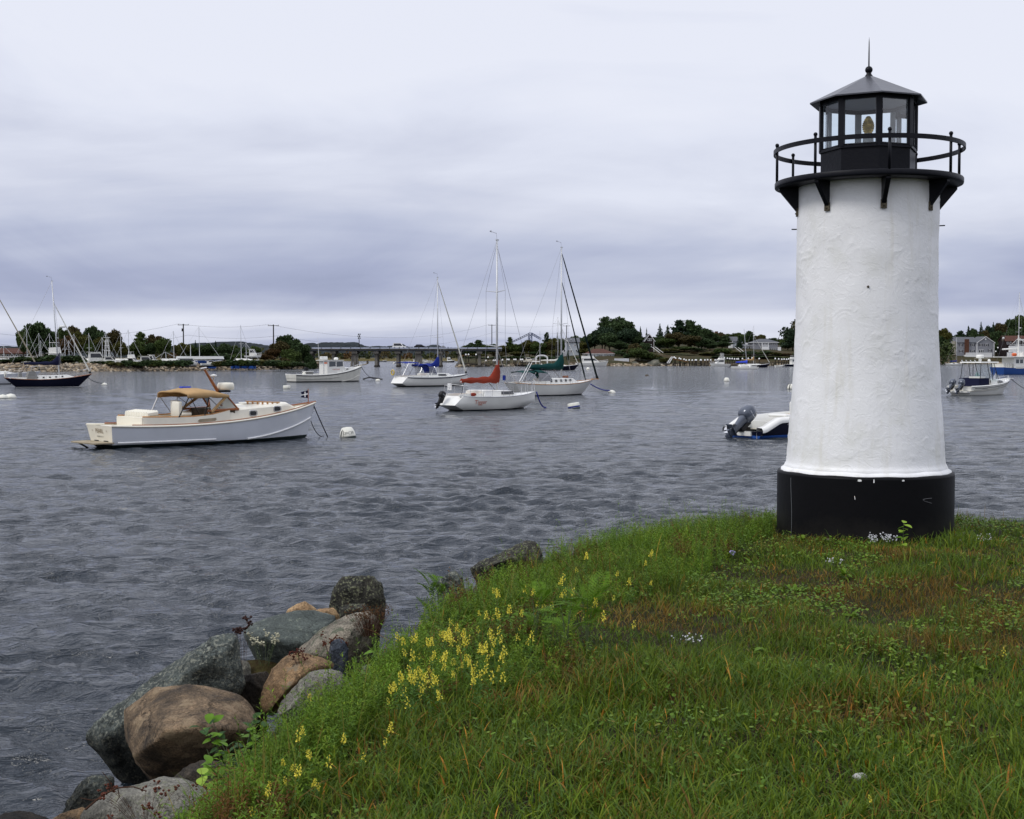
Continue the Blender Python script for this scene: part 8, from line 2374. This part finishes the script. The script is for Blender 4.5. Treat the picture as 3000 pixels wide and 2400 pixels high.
# --- lobster boat ---------------------------------------------------------------
def lobster_boat():
 root, pos = boat_root('lobster_boat', 'white working boat with a wheelhouse and a brown dog-eared bow pulpit near the bridge', 958, 1119, R(38), 3.2, 'motor boat')
 L, B = 10.4, 3.3
 h = Hull(L, B, .98, .98, 2.0, .86, .045, .01, .88, .8, 28, .45, .3, 2.4)
 h.build(root, M['old_white'], M['bottom_black'], M['bottom_black'], .12)
 X = lambda t: -L / 2 + L * t; zs = h.sheer
 h.rail(root, M['white_gel'], .07, 0, 1, name='gunwale'); h.rail(root, M['black_rubber'], .03, -.12, 1, 0, 1, 'rub_rail', .01); h.deck(root, M['old_white'], .60, 1); h.deck(root, M['grey_cloth'], 0, .6, -.5, 'working_deck')
 k = MB(); k.tube([h.pt(t, .05 + .4 * ((t - .66) / .34) ** 1.4, -1) + Vector((0, -.02, 0)) for t in np.linspace(.66, .98, 14)], .04, 5); k.build('spray_rail', M['old_white'], root)
 w = 1.05
 cabin(root, 'trunk_cabin', M['white_gel'], [(X(.66), 1.15, 1.05, zs(.66) - .1, zs(.66) + .55), (X(.78), .95, .8, zs(.78) - .1, zs(.78) + .38), (X(.90), .45, .35, zs(.9) - .1, zs(.9) + .1)])
 z0, z1 = zs(.55) - .3, zs(.55) + 1.62
 k = MB(); k.prism([(X(.45), z0), (X(.70), z0), (X(.70), zs(.6) + .55), (X(.665), z1), (X(.45), z1)], -w, w); k.build('wheelhouse', M['white_gel'], root)
 k = MB(); k.box2((X(.41), -w - .1, z1 + .005), (X(.68), w + .1, z1 + .09)); k.build('wheelhouse_roof', M['white_gel'], root)
 for s_ in (-1, 1):
  for a, b_ in ((.475, .565), (.578, .664)):
   k = MB(); k.poly([(X(a), s_ * (w + .012), z1 - .78), (X(b_) + (.06 if b_ > .6 else 0), s_ * (w + .012), z1 - .72), (X(b_), s_ * (w + .012), z1 - .12), (X(a), s_ * (w + .012), z1 - .12)]); k.build('wheelhouse_window', M['win_grey'], root)
 k = MB(); k.box((X(.735), -1.0, zs(.73) + .25), (.30, .04, .13)); k.build('cabin_port', M['win_dark'], root)
 for x, m_ in ((.45, 'white_gel'), (.70, 'white_gel')): pass
 h2 = text_mesh('FORTUNE', .24, M['letter_red'])
 for v in h2.vertices: v.co = (X(.52) + v.co.x, -(w + .014), zs(.55) + .42 + v.co.z)
 link('lettering', h2, root)
 k = MB(); k.box((X(.455), .0, z1 + .32), (.9, .55, .42)); k.build('life_raft', M['white_gel'], root, bevel=.08)
 k = MB(); k.sm = True; k.lathe([(.28, 0), (.30, .15), (.2, .3), (0, .33)], 14, (X(.63), 0, z1 + .1)); k.build('radar_dome', M['white_gel'], root)
 k = MB(); k.tube([(X(.42), .5, z1), (X(.40), .5, z1 + 3.0)], [.03, .015], 5); k.build('whip_aerial', M['white_paint'], root)
 k = MB(); k.tube([(X(.40), -w, zs(.4)), (X(.40), -w, z1 + .05), (X(.45), -w, z1 + .05)], .05, 6); k.build('hauler_post', M['steel'], root)
 k = MB(); k.box((X(.42), -w - .12, z1 - .3), (.35, .12, .16)); k.build('orange_float', M['orange'], root)
 k = MB(); k.box((X(.225), -.2, zs(.2) + .12), (1.0, .9, .55)); k.build('bait_box', M['grey_cloth'], root); k = MB(); k.box((X(.225), -.2, zs(.2) + .44), (1.1, 1.0, .08)); k.build('box_lid', M['white_gel'], root)
 k = MB(); k.box((X(.20), -.2, zs(.2) + .74), (.45, .4, .42)); k.build('deck_engine', M['black'], root)
 k = MB(); k.ball((X(.15), -.6, zs(.1) + .1), .25, 10, 7); k.build('deck_float', M['buoy_white'], root)
 k = MB(); pp = []
 for i in range(9):
  p = h.pt(.70 + .28 * i / 8, 1, -1); pp.append(Vector((p.x, p.y * .9, p.z + .42)))
  k.tube([Vector((p.x, p.y * .9, p.z)), pp[-1]], .025, 5)
 k.tube(pp, .025, 5); k.build('bow_rail', M['white_paint'], root)
 k = MB(); k.tube([(X(.97), 0, zs(1) + .05), (X(1.09), 0, zs(1) + .30)], .07, 6); k.build('bow_plank', M['wood_pale'], root)
 k = MB(); k.box((X(1.085), 0, zs(1) + .52), (.22, .2, .42)); k.build('anchor', M['wood_grey'], root)
 return root, X, zs
root, X, zs = lobster_boat()
bpy.context.view_layer.update(); mw_l = root.matrix_world.copy(); bow_l = mw_l @ Vector((X(.99), 0, 1.95))
by, p2 = buoy(1107, 1116, 'white float on a slack line ahead of the white working boat', .36, 'low')
moor('', bow_l, p2 + Vector((-.5, 0, .25)), 'mooring line from the white working boat to its float', 'rope', .35, .035)
k = MB(); p3 = W(1090, 1112); k.tube([p3 + Vector((-1.3, 0, .05)), p3 + Vector((-.4, 0, .30)), p3 + Vector((.9, .2, .12)), p3 + Vector((1.5, 0, .02))], .10, 6)
tag(k.build('pickup_hose', M['black_rubber']), 'dark chafe hose floating beside the white working boat float', 'hose')
# --- hardtop fishing boat by the lighthouse --------------------------------------
def hardtop_boat():
 root, pos = boat_root('fishing_boat', 'white hardtop fishing boat with a navy curtain and two grey outboards', 2884, 1157, R(37), 2.4, 'motor boat')
 L, B = 7.0, 2.6
 h = Hull(L, B, .70, .82, 1.28, .86, .12, .02, .80, .75, 24, .45, .3, 2.2)
 h.build(root, M['white_gel'], M['old_white'], M['bottom_black'], .05)
 X = lambda t: -L / 2 + L * t; zs = h.sheer
 h.rail(root, M['white_gel'], .06, .02, 1, name='gunwale'); h.rail(root, M['grey_cloth'], .028, -.13, 1, .06, .99, 'hull_stripe', .012); h.rail(root, M['grey_cloth'], .018, -.28, 1, .04, .8, 'lower_stripe', .004)
 h.deck(root, M['white_gel'], .50, 1); h.deck(root, M['cream'], 0, .5, -.35, 'cockpit_sole')
 cabin(root, 'cabin', M['white_gel'], [(X(.46), .85, .75, zs(.46) - .2, zs(.46) + .45), (X(.56), .9, .75, zs(.56) - .1, zs(.56) + .42), (X(.72), .72, .55, zs(.72) - .1, zs(.72) + .24), (X(.84), .4, .3, zs(.84) - .1, zs(.84) + .06)])
 k = MB(); k.poly([(X(.60), -.90, zs(.6) + .05), (X(.74), -.72, zs(.7) + .02), (X(.70), -.66, zs(.7) + .17), (X(.60), -.82, zs(.6) + .28)]); k.build('cabin_window', M['win_dark'], root)
 zr = 2.62
 fr = MB()
 for s_ in (-1, 1):
  for a, b_ in (((.20, zs(.2)), (.235, zr)), ((.42, zs(.4) + .2), (.36, zr)), ((.46, zs(.46) + .4), (.45, zr)), ((.575, zs(.56) + .42), (.49, zr))):
   fr.tube([(X(a[0]), s_ * .92, a[1]), (X(b_[0]), s_ * .86, b_[1])], .028, 5)
 fr.build('top_frame', M['black_rubber'], root)
 k = MB(); k.box((X(.39), 0, zr + .05), (X(.62) - X(.24), 2.0, .09), taper=.95); k.build('hardtop', M['white_gel'], root, bevel=.03)
 k = MB(); k.poly([(X(.575), -.9, zs(.56) + .42), (X(.575), .9, zs(.56) + .42), (X(.50), .8, zr), (X(.50), -.8, zr)]); k.build('windscreen', M['glass'], root)
 k = MB()
 for s_ in (-1, 1): k.poly([(X(.46), s_ * .92, zs(.46) + .43), (X(.62), s_ * .80, zs(.6) + .40), (X(.535), s_ * .88, zs(.56) + 1.05)])
 k.build('side_windscreen', M['green_glass'], root)
 k = MB(); k.box2((X(.19), -.93, zs(.2) - .02), (X(.205), .93, zs(.2) + .66))
 for s_ in (-1, 1): k.box2((X(.20), s_ * .95 - .02, zs(.2) - .02), (X(.38), s_ * .95 + .02, zs(.2) + .66))
 k.build('navy_curtain', M['navy_cloth'], root)
 k = MB(); k.box((X(.35), 0, zs(.3) + .3), (.8, 1.0, .9)); k.build('helm_seat', M['white_gel'], root)
 for j in range(5):
  k = MB(); k.tube([(X(.235), -.8 + .4 * j, zr + .05), (X(.205), -.8 + .4 * j, zr + .22)], .035, 6); k.build('rod_holder', M['alu'], root)
 k = MB(); k.sm = True; k.lathe([(.30, 0), (.32, .06), (.32, .2), (.27, .27), (0, .28)], 16, (X(.40), 0, zr + .40)); k.build('radar_dome', M['white_gel'], root)
 k = MB(); k.tube([(X(.40), 0, zr + .08), (X(.40), 0, zr + .42)], .10, 8); k.build('radar_mast', M['white_gel'], root)
 for q in ((X(.47), .3, zr + .24), (X(.52), -.3, zr + .18)):
  k = MB(); k.ball(q, .13, 10, 7); k.build('antenna_dome', M['white_gel'], root)
 k = MB(); pts = [h.pt(t, 1, -1) * 1 for t in np.linspace(.68, .99, 8)] + [h.pt(t, 1, 1) * 1 for t in np.linspace(.99, .68, 8)]
 tp = [Vector((p.x, p.y * .9, p.z + .26)) for p in pts]
 k.tube(tp, .018, 5)
 for p, q in list(zip(pts, tp))[::2]: k.tube([p, q], .015, 5)
 k.build('bow_rail', M['steel'], root)
 k = MB(); k.box((X(1.03), 0, zs(1) + .03), (.55, .3, .06)); k.build('bow_pulpit', M['white_gel'], root)
 k = MB(); k.box2((-L / 2 - .35, -.95, .24), (-L / 2 + .05, .95, .34)); k.build('engine_platform', M['white_gel'], root)
 for y in (-.42, .42): outboard(root, -L / 2 - .35, y, .72, R(42), .82, M['engine_grey'])
 me = h.letter(root, 'GRADY-WHITE', .10, X(.20), .50, M['letter_dark'])
 return root, X, zs
root, X, zs = hardtop_boat()
bpy.context.view_layer.update()
moor('', root.matrix_world @ Vector((X(1.05), 0, 1.28)), W(3040, 1150), 'anchor line running off the bow of the hardtop fishing boat', 'rope', .25, .025)
# --- navy runabout half hidden by the tower --------------------------------------
def runabout():
 phi = R(38)
 root, pos = boat_root('runabout', 'navy hulled runabout with a tilted grey outboard, its bow hidden behind the lighthouse', 2302, 1279, phi, 2.4, 'motor boat')
 L, B = 5.0, 2.2
 h = Hull(L, B, .34, .82, 1.02, .90, .07, .01, .86, .8, 34, .40, .25, 2.3)
 _s = h.sheer
 h.sheer = lambda t: float(np.interp(t, [0, .04, .19, .35, 1.0], [.27, .29, .62, .65, .85]))
 h.build(root, M['navy'], M['bottom_blue'], M['bottom_blue'], .10)
 h.rail(root, M['cream'], .016, .125, 0, 0, .96, 'boot_line', .012)
 X = lambda t: -L / 2 + L * t; zs = h.sheer
 # white moulded gunwale following the notched sheer
 for s_ in (-1, 1):
  rows = []
  for t in np.linspace(0, .98, 40):
   p = h.pt(t, 1, s_); b_ = abs(p.y)
   hgt = .12
   rows.append([(p.x, s_ * (b_ + .025), p.z - .06), (p.x, s_ * (b_ + .03), p.z + .02), (p.x, s_ * (b_ - .02), p.z + hgt), (p.x, s_ * max(0, b_ - .28), p.z + hgt + .02), (p.x, s_ * max(0, b_ - .30), p.z - .3)])
  k = MB(); k.sm = True; k.strip(rows); k.build('gunwale', M['white_gel'], root)
 k = MB(); k.box2((X(.27), -.85, .30), (X(.30), .85, .58)); k.build('splash_well', M['white_gel'], root)
 k = MB(); k.box2((-L / 2 - .04, -.45, .08), (-L / 2 + .30, .45, .25)); k.build('engine_bracket', M['white_gel'], root)
 k = MB(); k.box2((X(.27), -.80, .25), (X(.95), .80, .30)); k.build('cockpit_sole', M['cream'], root)
 k = MB(); k.box((X(.36), -.30, .80), (.40, .9, .12)); k.build('bolster', M['white_gel'], root, bevel=.06)
 k = MB(); k.box((X(.49), -.4, .78), (.75, .7, .12)); k.build('cushion', M['tan_cloth'], root)
 k = MB(); k.box2((X(.62), -.35, .3), (X(.74), .35, 1.3)); k.build('centre_console', M['white_gel'], root, bevel=.05)
 h.letter(root, 'ROBALO', .13, X(.375), .30, M['letter_grey'])
 k = MB(); k.ball((X(.27), -(h.side(X(.27), .5) + .0), .5), .02, 8, 6); k.build('fuel_vent', M['steel'], root)
 outboard(root, -L / 2 + .16, 0, .52, R(54), .98, M['engine_grey'])
 return root
runabout()
# --- blue trawler ------------------------------------------------------------------
def trawler():
 root, pos = boat_root('trawler_yacht', 'white trawler yacht with a blue hull and orange floats, cut off by the frame', 2994, 1097, R(24), 4.2, 'motor boat')
 L, B = 12.5, 4.2
 h = Hull(L, B, 1.35, 1.25, 2.4, .85, .05, .02, .9, .8, 24, .45, .3, 2.3)
 h.build(root, M['trawler_blue'], M['trawler_blue'], M['bottom_black'], .10)
 X = lambda t: -L / 2 + L * t; zs = h.sheer
 h.rail(root, M['white_gel'], .10, .0, 1, .22, 1, 'gunwale'); h.rail(root, M['black_rubber'], .05, .16, 1, .22, 1, 'rub_rail'); h.deck(root, M['white_gel'])
 w = B * .36
 k = MB(); k.prism([(X(.22), zs(.3) - .1), (X(.72), zs(.3) - .1), (X(.70), zs(.3) + 2.0), (X(.22), zs(.3) + 2.0)], -w, w); k.build('deckhouse', M['white_gel'], root)
 k = MB(); k.box2((X(.06), -w - .35, zs(.3) + 2.005), (X(.76), w + .35, zs(.3) + 2.13)); k.build('boat_deck', M['white_gel'], root)
 for x in (.26, .34, .43, .52, .60):
  for s_ in (-1, 1):
   k = MB(); k.box((X(x + .025), s_ * (w + .0), zs(.3) + 1.25), (.75, .05, .72)); k.build('saloon_window', M['win_grey'], root)
 k = MB(); k.prism([(X(.42), zs(.3) + 2.14), (X(.70), zs(.3) + 2.14), (X(.66), zs(.3) + 3.0), (X(.42), zs(.3) + 3.0)], -w * .8, w * .8); k.build('flybridge', M['white_gel'], root)
 k = MB(); k.tube([(X(.13), .3, zs(.3) + 3.5), (X(.42), .3, zs(.3) + 3.7)], .14, 8); k.build('boom', M['white_gel'], root)
 k = MB(); k.tube([(X(.42), 0, zs(.3) + 2.1), (X(.42), 0, zs(.3) + 6.2)], [.16, .10], 8); ms = k.build('signal_mast', M['white_gel'], root)
 k = MB(); k.box((X(.47), 0, zs(.3) + 5.3), (1.2, .5, .28)); k.build('radar', M['white_gel'], ms)
 for x in (.20, .235):
  k = MB(); k.sm = True; k.ball((X(x), -w, zs(.3) + 2.5), .33, 12, 9); k.build('orange_float', M['orange'], root)
 k = MB()
 for x in np.linspace(.06, .36, 7): k.tube([(X(x), -w - .2, zs(.3) + 2.1), (X(x), -w - .2, zs(.3) + 2.9)], .03, 5)
 k.tube([(X(.06), -w - .2, zs(.3) + 2.9), (X(.36), -w - .2, zs(.3) + 2.9)], .03, 5); k.build('deck_rail', M['steel'], root)
 k = MB()
 for x in np.linspace(.01, .20, 6): k.tube([(X(x), -w - .1, zs(.1)), (X(x), -w - .1, zs(.1) + .85)], .03, 5)
 k.tube([(X(.01), -w - .1, zs(.1) + .85), (X(.20), -w - .1, zs(.1) + .85)], .03, 5); k.build('stern_rail', M['steel'], root)
 k = MB(); k.box2((X(.02), -w, zs(.1)), (X(.18), w, zs(.1) + .75)); k.build('deck_locker', M['old_white'], root)
 return root
trawler()
k = None
# tall mast of a yacht behind the trawler
root, h, X, zt, ws = sailboat('white yacht with a very tall mast behind the blue trawler', 2975, 1083, R(20), 13.5, 3.6, 'white_gel', 'bottom_black', 'bottom_black', 1.2, 1.1, 1.5, .6, .1, .06, .3, .57, 20.5, None, 2.5, .34, 'blue_cloth', .2, (.3, .7, .4), 0, None, None, (.45, .72), ('old_white', .95), detail=False, radar=11.0, mast_r=.10)
# --- simple motor boats --------------------------------------------------------
def motor_boat(label, px, py, phi, L, hull_m='white_gel', house=(.35, .72, 1.3), fly=None, tower=None, boot='bottom_black', bim=None, top='white_gel', group=None, z=0.0, Y=None, name='motor_boat', win='win_dark', out=None):
 B = L * .33
 if Y is None: root, pos = boat_root(name, label, px, py, phi, B, 'motor boat', group)
 else:
  p = P(px, 1050, Y); root = thing(name, label, 'motor boat', (p.x, Y, z), phi, group)
 h = Hull(L, B, L * .095, L * .10, L * .155, .85, .07, .01, .85, .8, 18, .45, .3, 2.2)
 h.build(root, M[hull_m], M[boot], M['bottom_black'], .07)
 h.deck(root, M['white_gel']); h.rail(root, M['white_gel'], .05)
 X = lambda t: -L / 2 + L * t; zs = h.sheer
 a, b_, hh = house
 w = B * .34
 k = MB(); k.prism([(X(a), zs(.5) - .1), (X(b_ + .10), zs(.6) - .1), (X(b_ + .04), zs(.6) + hh * .45), (X(b_ - .06), zs(.5) + hh), (X(a), zs(.5) + hh)], -w, w); k.build('cabin', M[top], root)
 for s_ in (-1, 1):
  k = MB(); k.poly([(X(a + .04), s_ * (w + .015), zs(.5) + hh * .50), (X(b_ + .01), s_ * (w + .015), zs(.5) + hh * .50), (X(b_ - .07), s_ * (w + .015), zs(.5) + hh * .88), (X(a + .04), s_ * (w + .015), zs(.5) + hh * .88)]); k.build('side_window', M[win], root)
 k = MB(); k.poly([(X(b_ + .045), -w * .85, zs(.6) + hh * .45), (X(b_ + .045), w * .85, zs(.6) + hh * .45), (X(b_ - .05), w * .85, zs(.5) + hh * .95), (X(b_ - .05), -w * .85, zs(.5) + hh * .95)]); k.build('windscreen', M[win], root)
 k = MB(); k.box2((X(a - .08), -w - .1, zs(.5) + hh + .005), (X(b_ - .04), w + .1, zs(.5) + hh + .07)); k.build('cabin_roof', M['white_gel'], root)
 zt = zs(.5) + hh + .07
 if fly:
  k = MB(); k.prism([(X(a), zt), (X(b_ - .06), zt), (X(b_ - .10), zt + fly), (X(a), zt + fly * .9)], -w * .85, w * .85); k.build('flybridge', M['white_gel'], root)
  k = MB(); k.box2((X(a + .02), -w * .8, zt + fly * 1.75), (X(b_ - .12), w * .8, zt + fly * 1.82)); k.build('bimini', M['white_gel'], root)
  k = MB()
  for x in (a + .04, b_ - .14):
   for s_ in (-1, 1): k.tube([(X(x), s_ * w * .75, zt + fly * .8), (X(x), s_ * w * .75, zt + fly * 1.76)], .035, 5)
  k.build('bimini_pole', M['steel'], root)
 if tower:
  k = MB()
  for s_ in (-1, 1):
   for x in (a, a + .16): k.tube([(X(x), s_ * w, zt), (X(a + .08) + (x - a - .08) * 2, s_ * w * .4, zt + tower)], .06, 5)
  for f_ in (.3, .55, .8): k.tube([(X(a), -w * .8, zt + tower * f_), (X(a + .14), -w * .8, zt + tower * f_), (X(a + .14), w * .8, zt + tower * f_), (X(a), w * .8, zt + tower * f_)], .05, 5)
  k.box((X(a + .08), 0, zt + tower), (1.2, 1.2, .1)); k.build('tuna_tower', M['white_paint'], root)
 if bim:
  k = MB(); k.box2((X(a - .25), -w, zt - .1), (X(a), w, zt - .02)); k.build('canvas_cover', M[bim], root)
 k = MB()
 pts = [h.pt(t, 1, -1) for t in np.linspace(.6, .99, 6)] + [h.pt(t, 1, 1) for t in np.linspace(.99, .6, 6)]
 tp = [Vector((p.x, p.y * .9, p.z + .5)) for p in pts]
 k.tube(tp, .03, 4)
 for p, q in zip(pts, tp): k.tube([p, q], .025, 4)
 k.build('bow_rail', M['steel'], root)
 if out: outboard(root, -L / 2 - .1, 0, .6, R(40), .8, M[out])
 return root
motor_boat('large white motor yacht with flybridge berthed at the clubhouse', 1735, 1073, R(8), 12.6, house=(.18, .62, 1.7), fly=.95)
motor_boat('white sport fishing boat with a flybridge frame at the dark pile pier, bow outward', 2108, 1073, R(196), 8.2, house=(.30, .62, 1.6), fly=.7, tower=2.4)
motor_boat('white open boat behind the dark sloop at the far pier', 2256, 1069, R(10), 8.6, house=(.28, .58, 1.3))
motor_boat('dark hulled cruiser with a white awning half hidden by the lighthouse', 2332, 1074, R(12), 8.4, 'navy', house=(.25, .6, 1.9), fly=.7, win='win_grey')
motor_boat('cream cabin boat on a lift at the timber pier', 1550, 1060, R(8), 6.2, 'cream', house=(.3, .6, 1.1), Y=482, z=1.5, top='cream')
motor_boat('small white skiff with a canopy beyond the bridge piers', 1192, 1063, R(5), 6.0, house=(.4, .6, .7))
motor_boat('white cabin cruiser behind the raking bridge piles', 1222, 1063.5, R(10), 9.5, house=(.25, .65, 1.5))
motor_boat('second white cruiser just past the raking bridge piles', 1247, 1063.2, R(8), 9.0, house=(.3, .6, 1.3))
motor_boat('dark hulled boat with a white cabin seen through the last bridge opening', 1314, 1062, R(12), 9.5, 'navy', house=(.4, .7, 1.9), fly=.8)
motor_boat('low dark skiff beyond the fourth bridge pier', 1122, 1060, R(0), 7.0, 'navy', house=(.5, .6, .4))
def dinghy(label, px, py, phi, L, m='white_gel', group='dinghies'):
 root, pos = boat_root('dinghy', label, px, py, phi, 1.2, 'dinghy', group)
 h = Hull(L, L * .42, .42, .40, .58, .8, .08, .03, .8, .8, 14, .45, .2, 2.2)
 h.build(root, M[m], M[m], M['bottom_black'], .05); h.deck(root, M['grey_cloth'], .02, .95, -.18, 'floor'); h.rail(root, M[m], .07, name='gunwale')
 k = MB(); k.box((0, 0, .34), (.25, L * .36, .04)); k.build('thwart', M['wood_pale'], root)
dinghy('white inflatable dinghy off the end of the far pier', 2286, 1074, R(14), 4.2)
dinghy('small white dinghy tied in front of the far pier', 2282, 1077, R(10), 2.6)
dinghy('white dinghy moored under the timber pier', 1527, 1072, R(5), 3.6)
dinghy('dark inflatable dinghy at the float by the timber pier', 1462, 1075, R(2), 3.0, 'black_rubber')
# buoys
def line_to(boat, bx, b_, label, m='rope_blue', sag=.2, rad=.035):
 moor('', boat, b_, label, m, sag, rad)
t1, q1 = buoy(1682, 1196, 'white drum buoy with a blue band ahead of the red covered sloop', .36, 'drum', 'blue_cloth', -.16)
t2, q2 = buoy(1793, 1151, 'cream cone buoy ahead of the green covered cutter', .34, 'low', None, .2)
t3, q3 = buoy(306, 1128, 'white float ahead of the navy sloop', .34, 'low')
buoy(840, 1139, 'white pill-shaped buoy between the cream launch and the working boat', .36, 'drum')
buoy(2129, 1117, 'white ball buoy with a black band on open water', .38, 'dome')
buoy(8, 1167, 'flat white buoy at the outer edge of the harbour', .40, 'low')
buoy(31, 1166, 'dirty white buoy with a gull-sized brown patch beside the flat white one', .45, 'low')
buoy(1723, 1083.5, 'small white conical buoy in front of the motor yacht', .5, 'dome')
buoy(1155, 1066, 'tiny white marker in the middle of the bridge opening', .6, 'dome')
buoy(1895, 1102, 'brown half-sunk buoy alone on the open water', .38, 'low', m='wood_grey')
tz, qz = buoy(2318, 1140, 'white buoy with black stripes just beside the lighthouse wall', .40, 'dome')
for a in range(5):
 k = MB(); k.tube([(.41 * math.cos(a * 1.256 + .3), .41 * math.sin(a * 1.256 + .3), .02), (.26 * math.cos(a * 1.256 + .3), .26 * math.sin(a * 1.256 + .3), .48)], .05, 5); k.build('black_stripe', M['black'], tz)
line_to(W(1572, 1198) + Vector((0, 0, 1.0)), 0, q1 + Vector((-1.7, 0, .05)), 'blue mooring line from the bow of the red covered sloop', 'rope_blue', .28, .04)
line_to(W(1730, 1160) + Vector((0, 0, .95)), 0, q2 + Vector((-.2, 0, .2)), 'blue mooring line from the bow of the green covered cutter', 'rope_blue', .15, .045)
line_to(W(249, 1133) + Vector((0, 0, 1.25)), 0, q3 + Vector((-.2, 0, .2)), 'dark mooring line from the bow of the navy sloop', 'rope', .25, .035)
# --- boatyard on the spit -------------------------------------------------------
def yard_sail(px, top, hull_m, label, phi=.3, L=7.0, Y=318, mz=1.3):
 """laid-up yacht on the hard: hull on stands, bare mast"""
 p = P(px, 1050, Y)
 t = thing('laid_up_yacht', label, 'sailboat', (p.x, Y, mz + .3), phi, 'yachts laid up in the boatyard')
 h = Hull(L, L * .3, .95, .85, 1.2, .55, .12, .06, .8, .7, 16, .45, 1.1)
 h.build(t, M[hull_m], M['bottom_black'], M['bottom_blue'], .1); h.deck(t, M['white_gel'])
 X = lambda q: -L / 2 + L * q
 cabin(t, 'cabin', M['white_gel'], [(X(.34), .8, .7, .8, 1.35), (X(.55), .85, .7, .8, 1.3), (X(.72), .5, .35, .9, 1.05)])
 mh = P(px, top, Y).z - mz - .3
 k = MB(); k.tube([(0, 0, .9), (-.12, 0, mh)], [.075, .06], 7); m_ = k.build('mast', M['alu'], t)
 k = MB(); k.tube([(0, -.9, mh * .52), (0, .9, mh * .52)], .035, 5); k.build('spreader', M['alu'], m_)
 k = MB(); k.tube([(L / 2 - .2, 0, 1.15), (-.1, 0, mh * .96)], .028, 4); k.tube([(-L / 2 + .1, 0, .9), (-.12, 0, mh)], .022, 4); k.build('stay', M['alu'], t)
 for sx in (-L * .2, L * .15):
  for sy in (-1, 1):
   k = MB(); k.tube([(sx, sy * 1.5, -1.35), (sx, sy * 1.0, -.3)], .06, 5); k.build('stand', M['wood_grey'], t)
 return t
YS = [(12, 1012, 'white_gel', 'by the brown-roofed building, nearest the frame'), (80, 959, 'white_gel', 'with the tall mast before the big oak'), (116, 976, 'blue_siding', 'second past the tall mast before the big oak'), (121, 998, 'white_gel', 'with the short mast under the big oak'), (147, 977, 'navy', 'with a dark hull beside the navy sloop mast'), (191, 983, 'white_gel', 'in front of the rust coloured tree'), (203, 998, 'navy', 'with the short mast in front of the rust coloured tree'), (219, 978, 'white_gel', 'in front of the bronze brown tree'), (262, 976, 'white_gel', 'beside the white cabin cruiser'), (301, 988, 'white_gel', 'beside the tower boat'), (312, 972, 'blue_siding', 'with a blue stay behind the tower boat'), (355, 975, 'white_gel', 'under the leafless grey tree'), (378, 966, 'white_gel', 'at the end of the main boatyard row'), (487, 1031, 'white_gel', 'with a stub mast before the green trees'), (510, 970, 'white_gel', 'alone before the olive trees'), (707, 953, 'white_gel', 'with the tallest mast in the middle of the spit'), (722, 1004, 'white_gel', 'with the short mast in the middle of the spit')]
for px, top, hm, w in YS: yard_sail(px, top, hm, f'laid-up yacht, {w}', _tr.uniform(-.5, .9))
t = yard_sail(585, 957, 'trawler_blue', 'blue hulled yacht under a white winter cover in the middle of the spit', .1, 11, 322)
k = MB(); k.prism([(-5.6, 1.2), (5.8, 1.2), (5.6, 1.9), (-5.4, 1.9)], -1.5, 1.5); k.build('winter_cover', M['white_paint'], t)
k = MB(); k.tube([(-2.2, 0, 1), (-2.2, 0, P(577, 991, 322).z - 3.2)], [.09, .07], 7); k.build('mizzen_mast', M['alu'], t)
YM = [(244, 'with a long canopy between the bushes', dict(house=(.2, .6, 1.6)), 8), (279, 'with a tall square cabin', dict(house=(.25, .75, 2.6)), 8), (324, 'with a tuna tower', dict(house=(.3, .6, 1.5), tower=4.5), 9), (390, 'with a radar arch past the tower boat', dict(house=(.3, .6, 1.2), fly=.8), 8), (428, 'half behind a dark bush', dict(house=(.3, .7, 1.6)), 8), (452, 'with a wheelhouse at the end of the row', dict(house=(.3, .5, 2.0)), 7), (548, 'shrink wrapped in white beside the blue yacht', dict(house=(.1, .8, 1.2)), 7), (620, 'low white, at the bow of the blue yacht', dict(house=(.3, .6, .6)), 7), (742, 'with white canvas among the spit trees', dict(house=(.3, .6, 1.6)), 6), (40, 'below the brown-roofed building', dict(house=(.3, .6, 1.5)), 8), (168, 'with a flying bridge behind the navy sloop', dict(house=(.25, .65, 2.2), fly=1.4), 10)]
for px, w, kw, L in YM:
 motor_boat(f'white motor boat ashore, {w}', px, 0, _tr.uniform(-.4, .6), L * .74, Y=312 if px != 742 else 330, z=1.25 if px != 742 else 3.2, group='motor boats laid up in the boatyard', **kw)
# white lamp on the spit end
p = P(905, 1056, 392)
t = thing('bent_lamp', 'white bent lamp hood at the tip of the spit', 'lamp', p)
k = MB(); k.tube([(1.0, 0, -2.4), (.8, 0, -.6), (.5, 0, .1), (-.3, 0, .2)], [.12, .14, .3, .3], 7); k.build('hood', M['white_paint'], t)
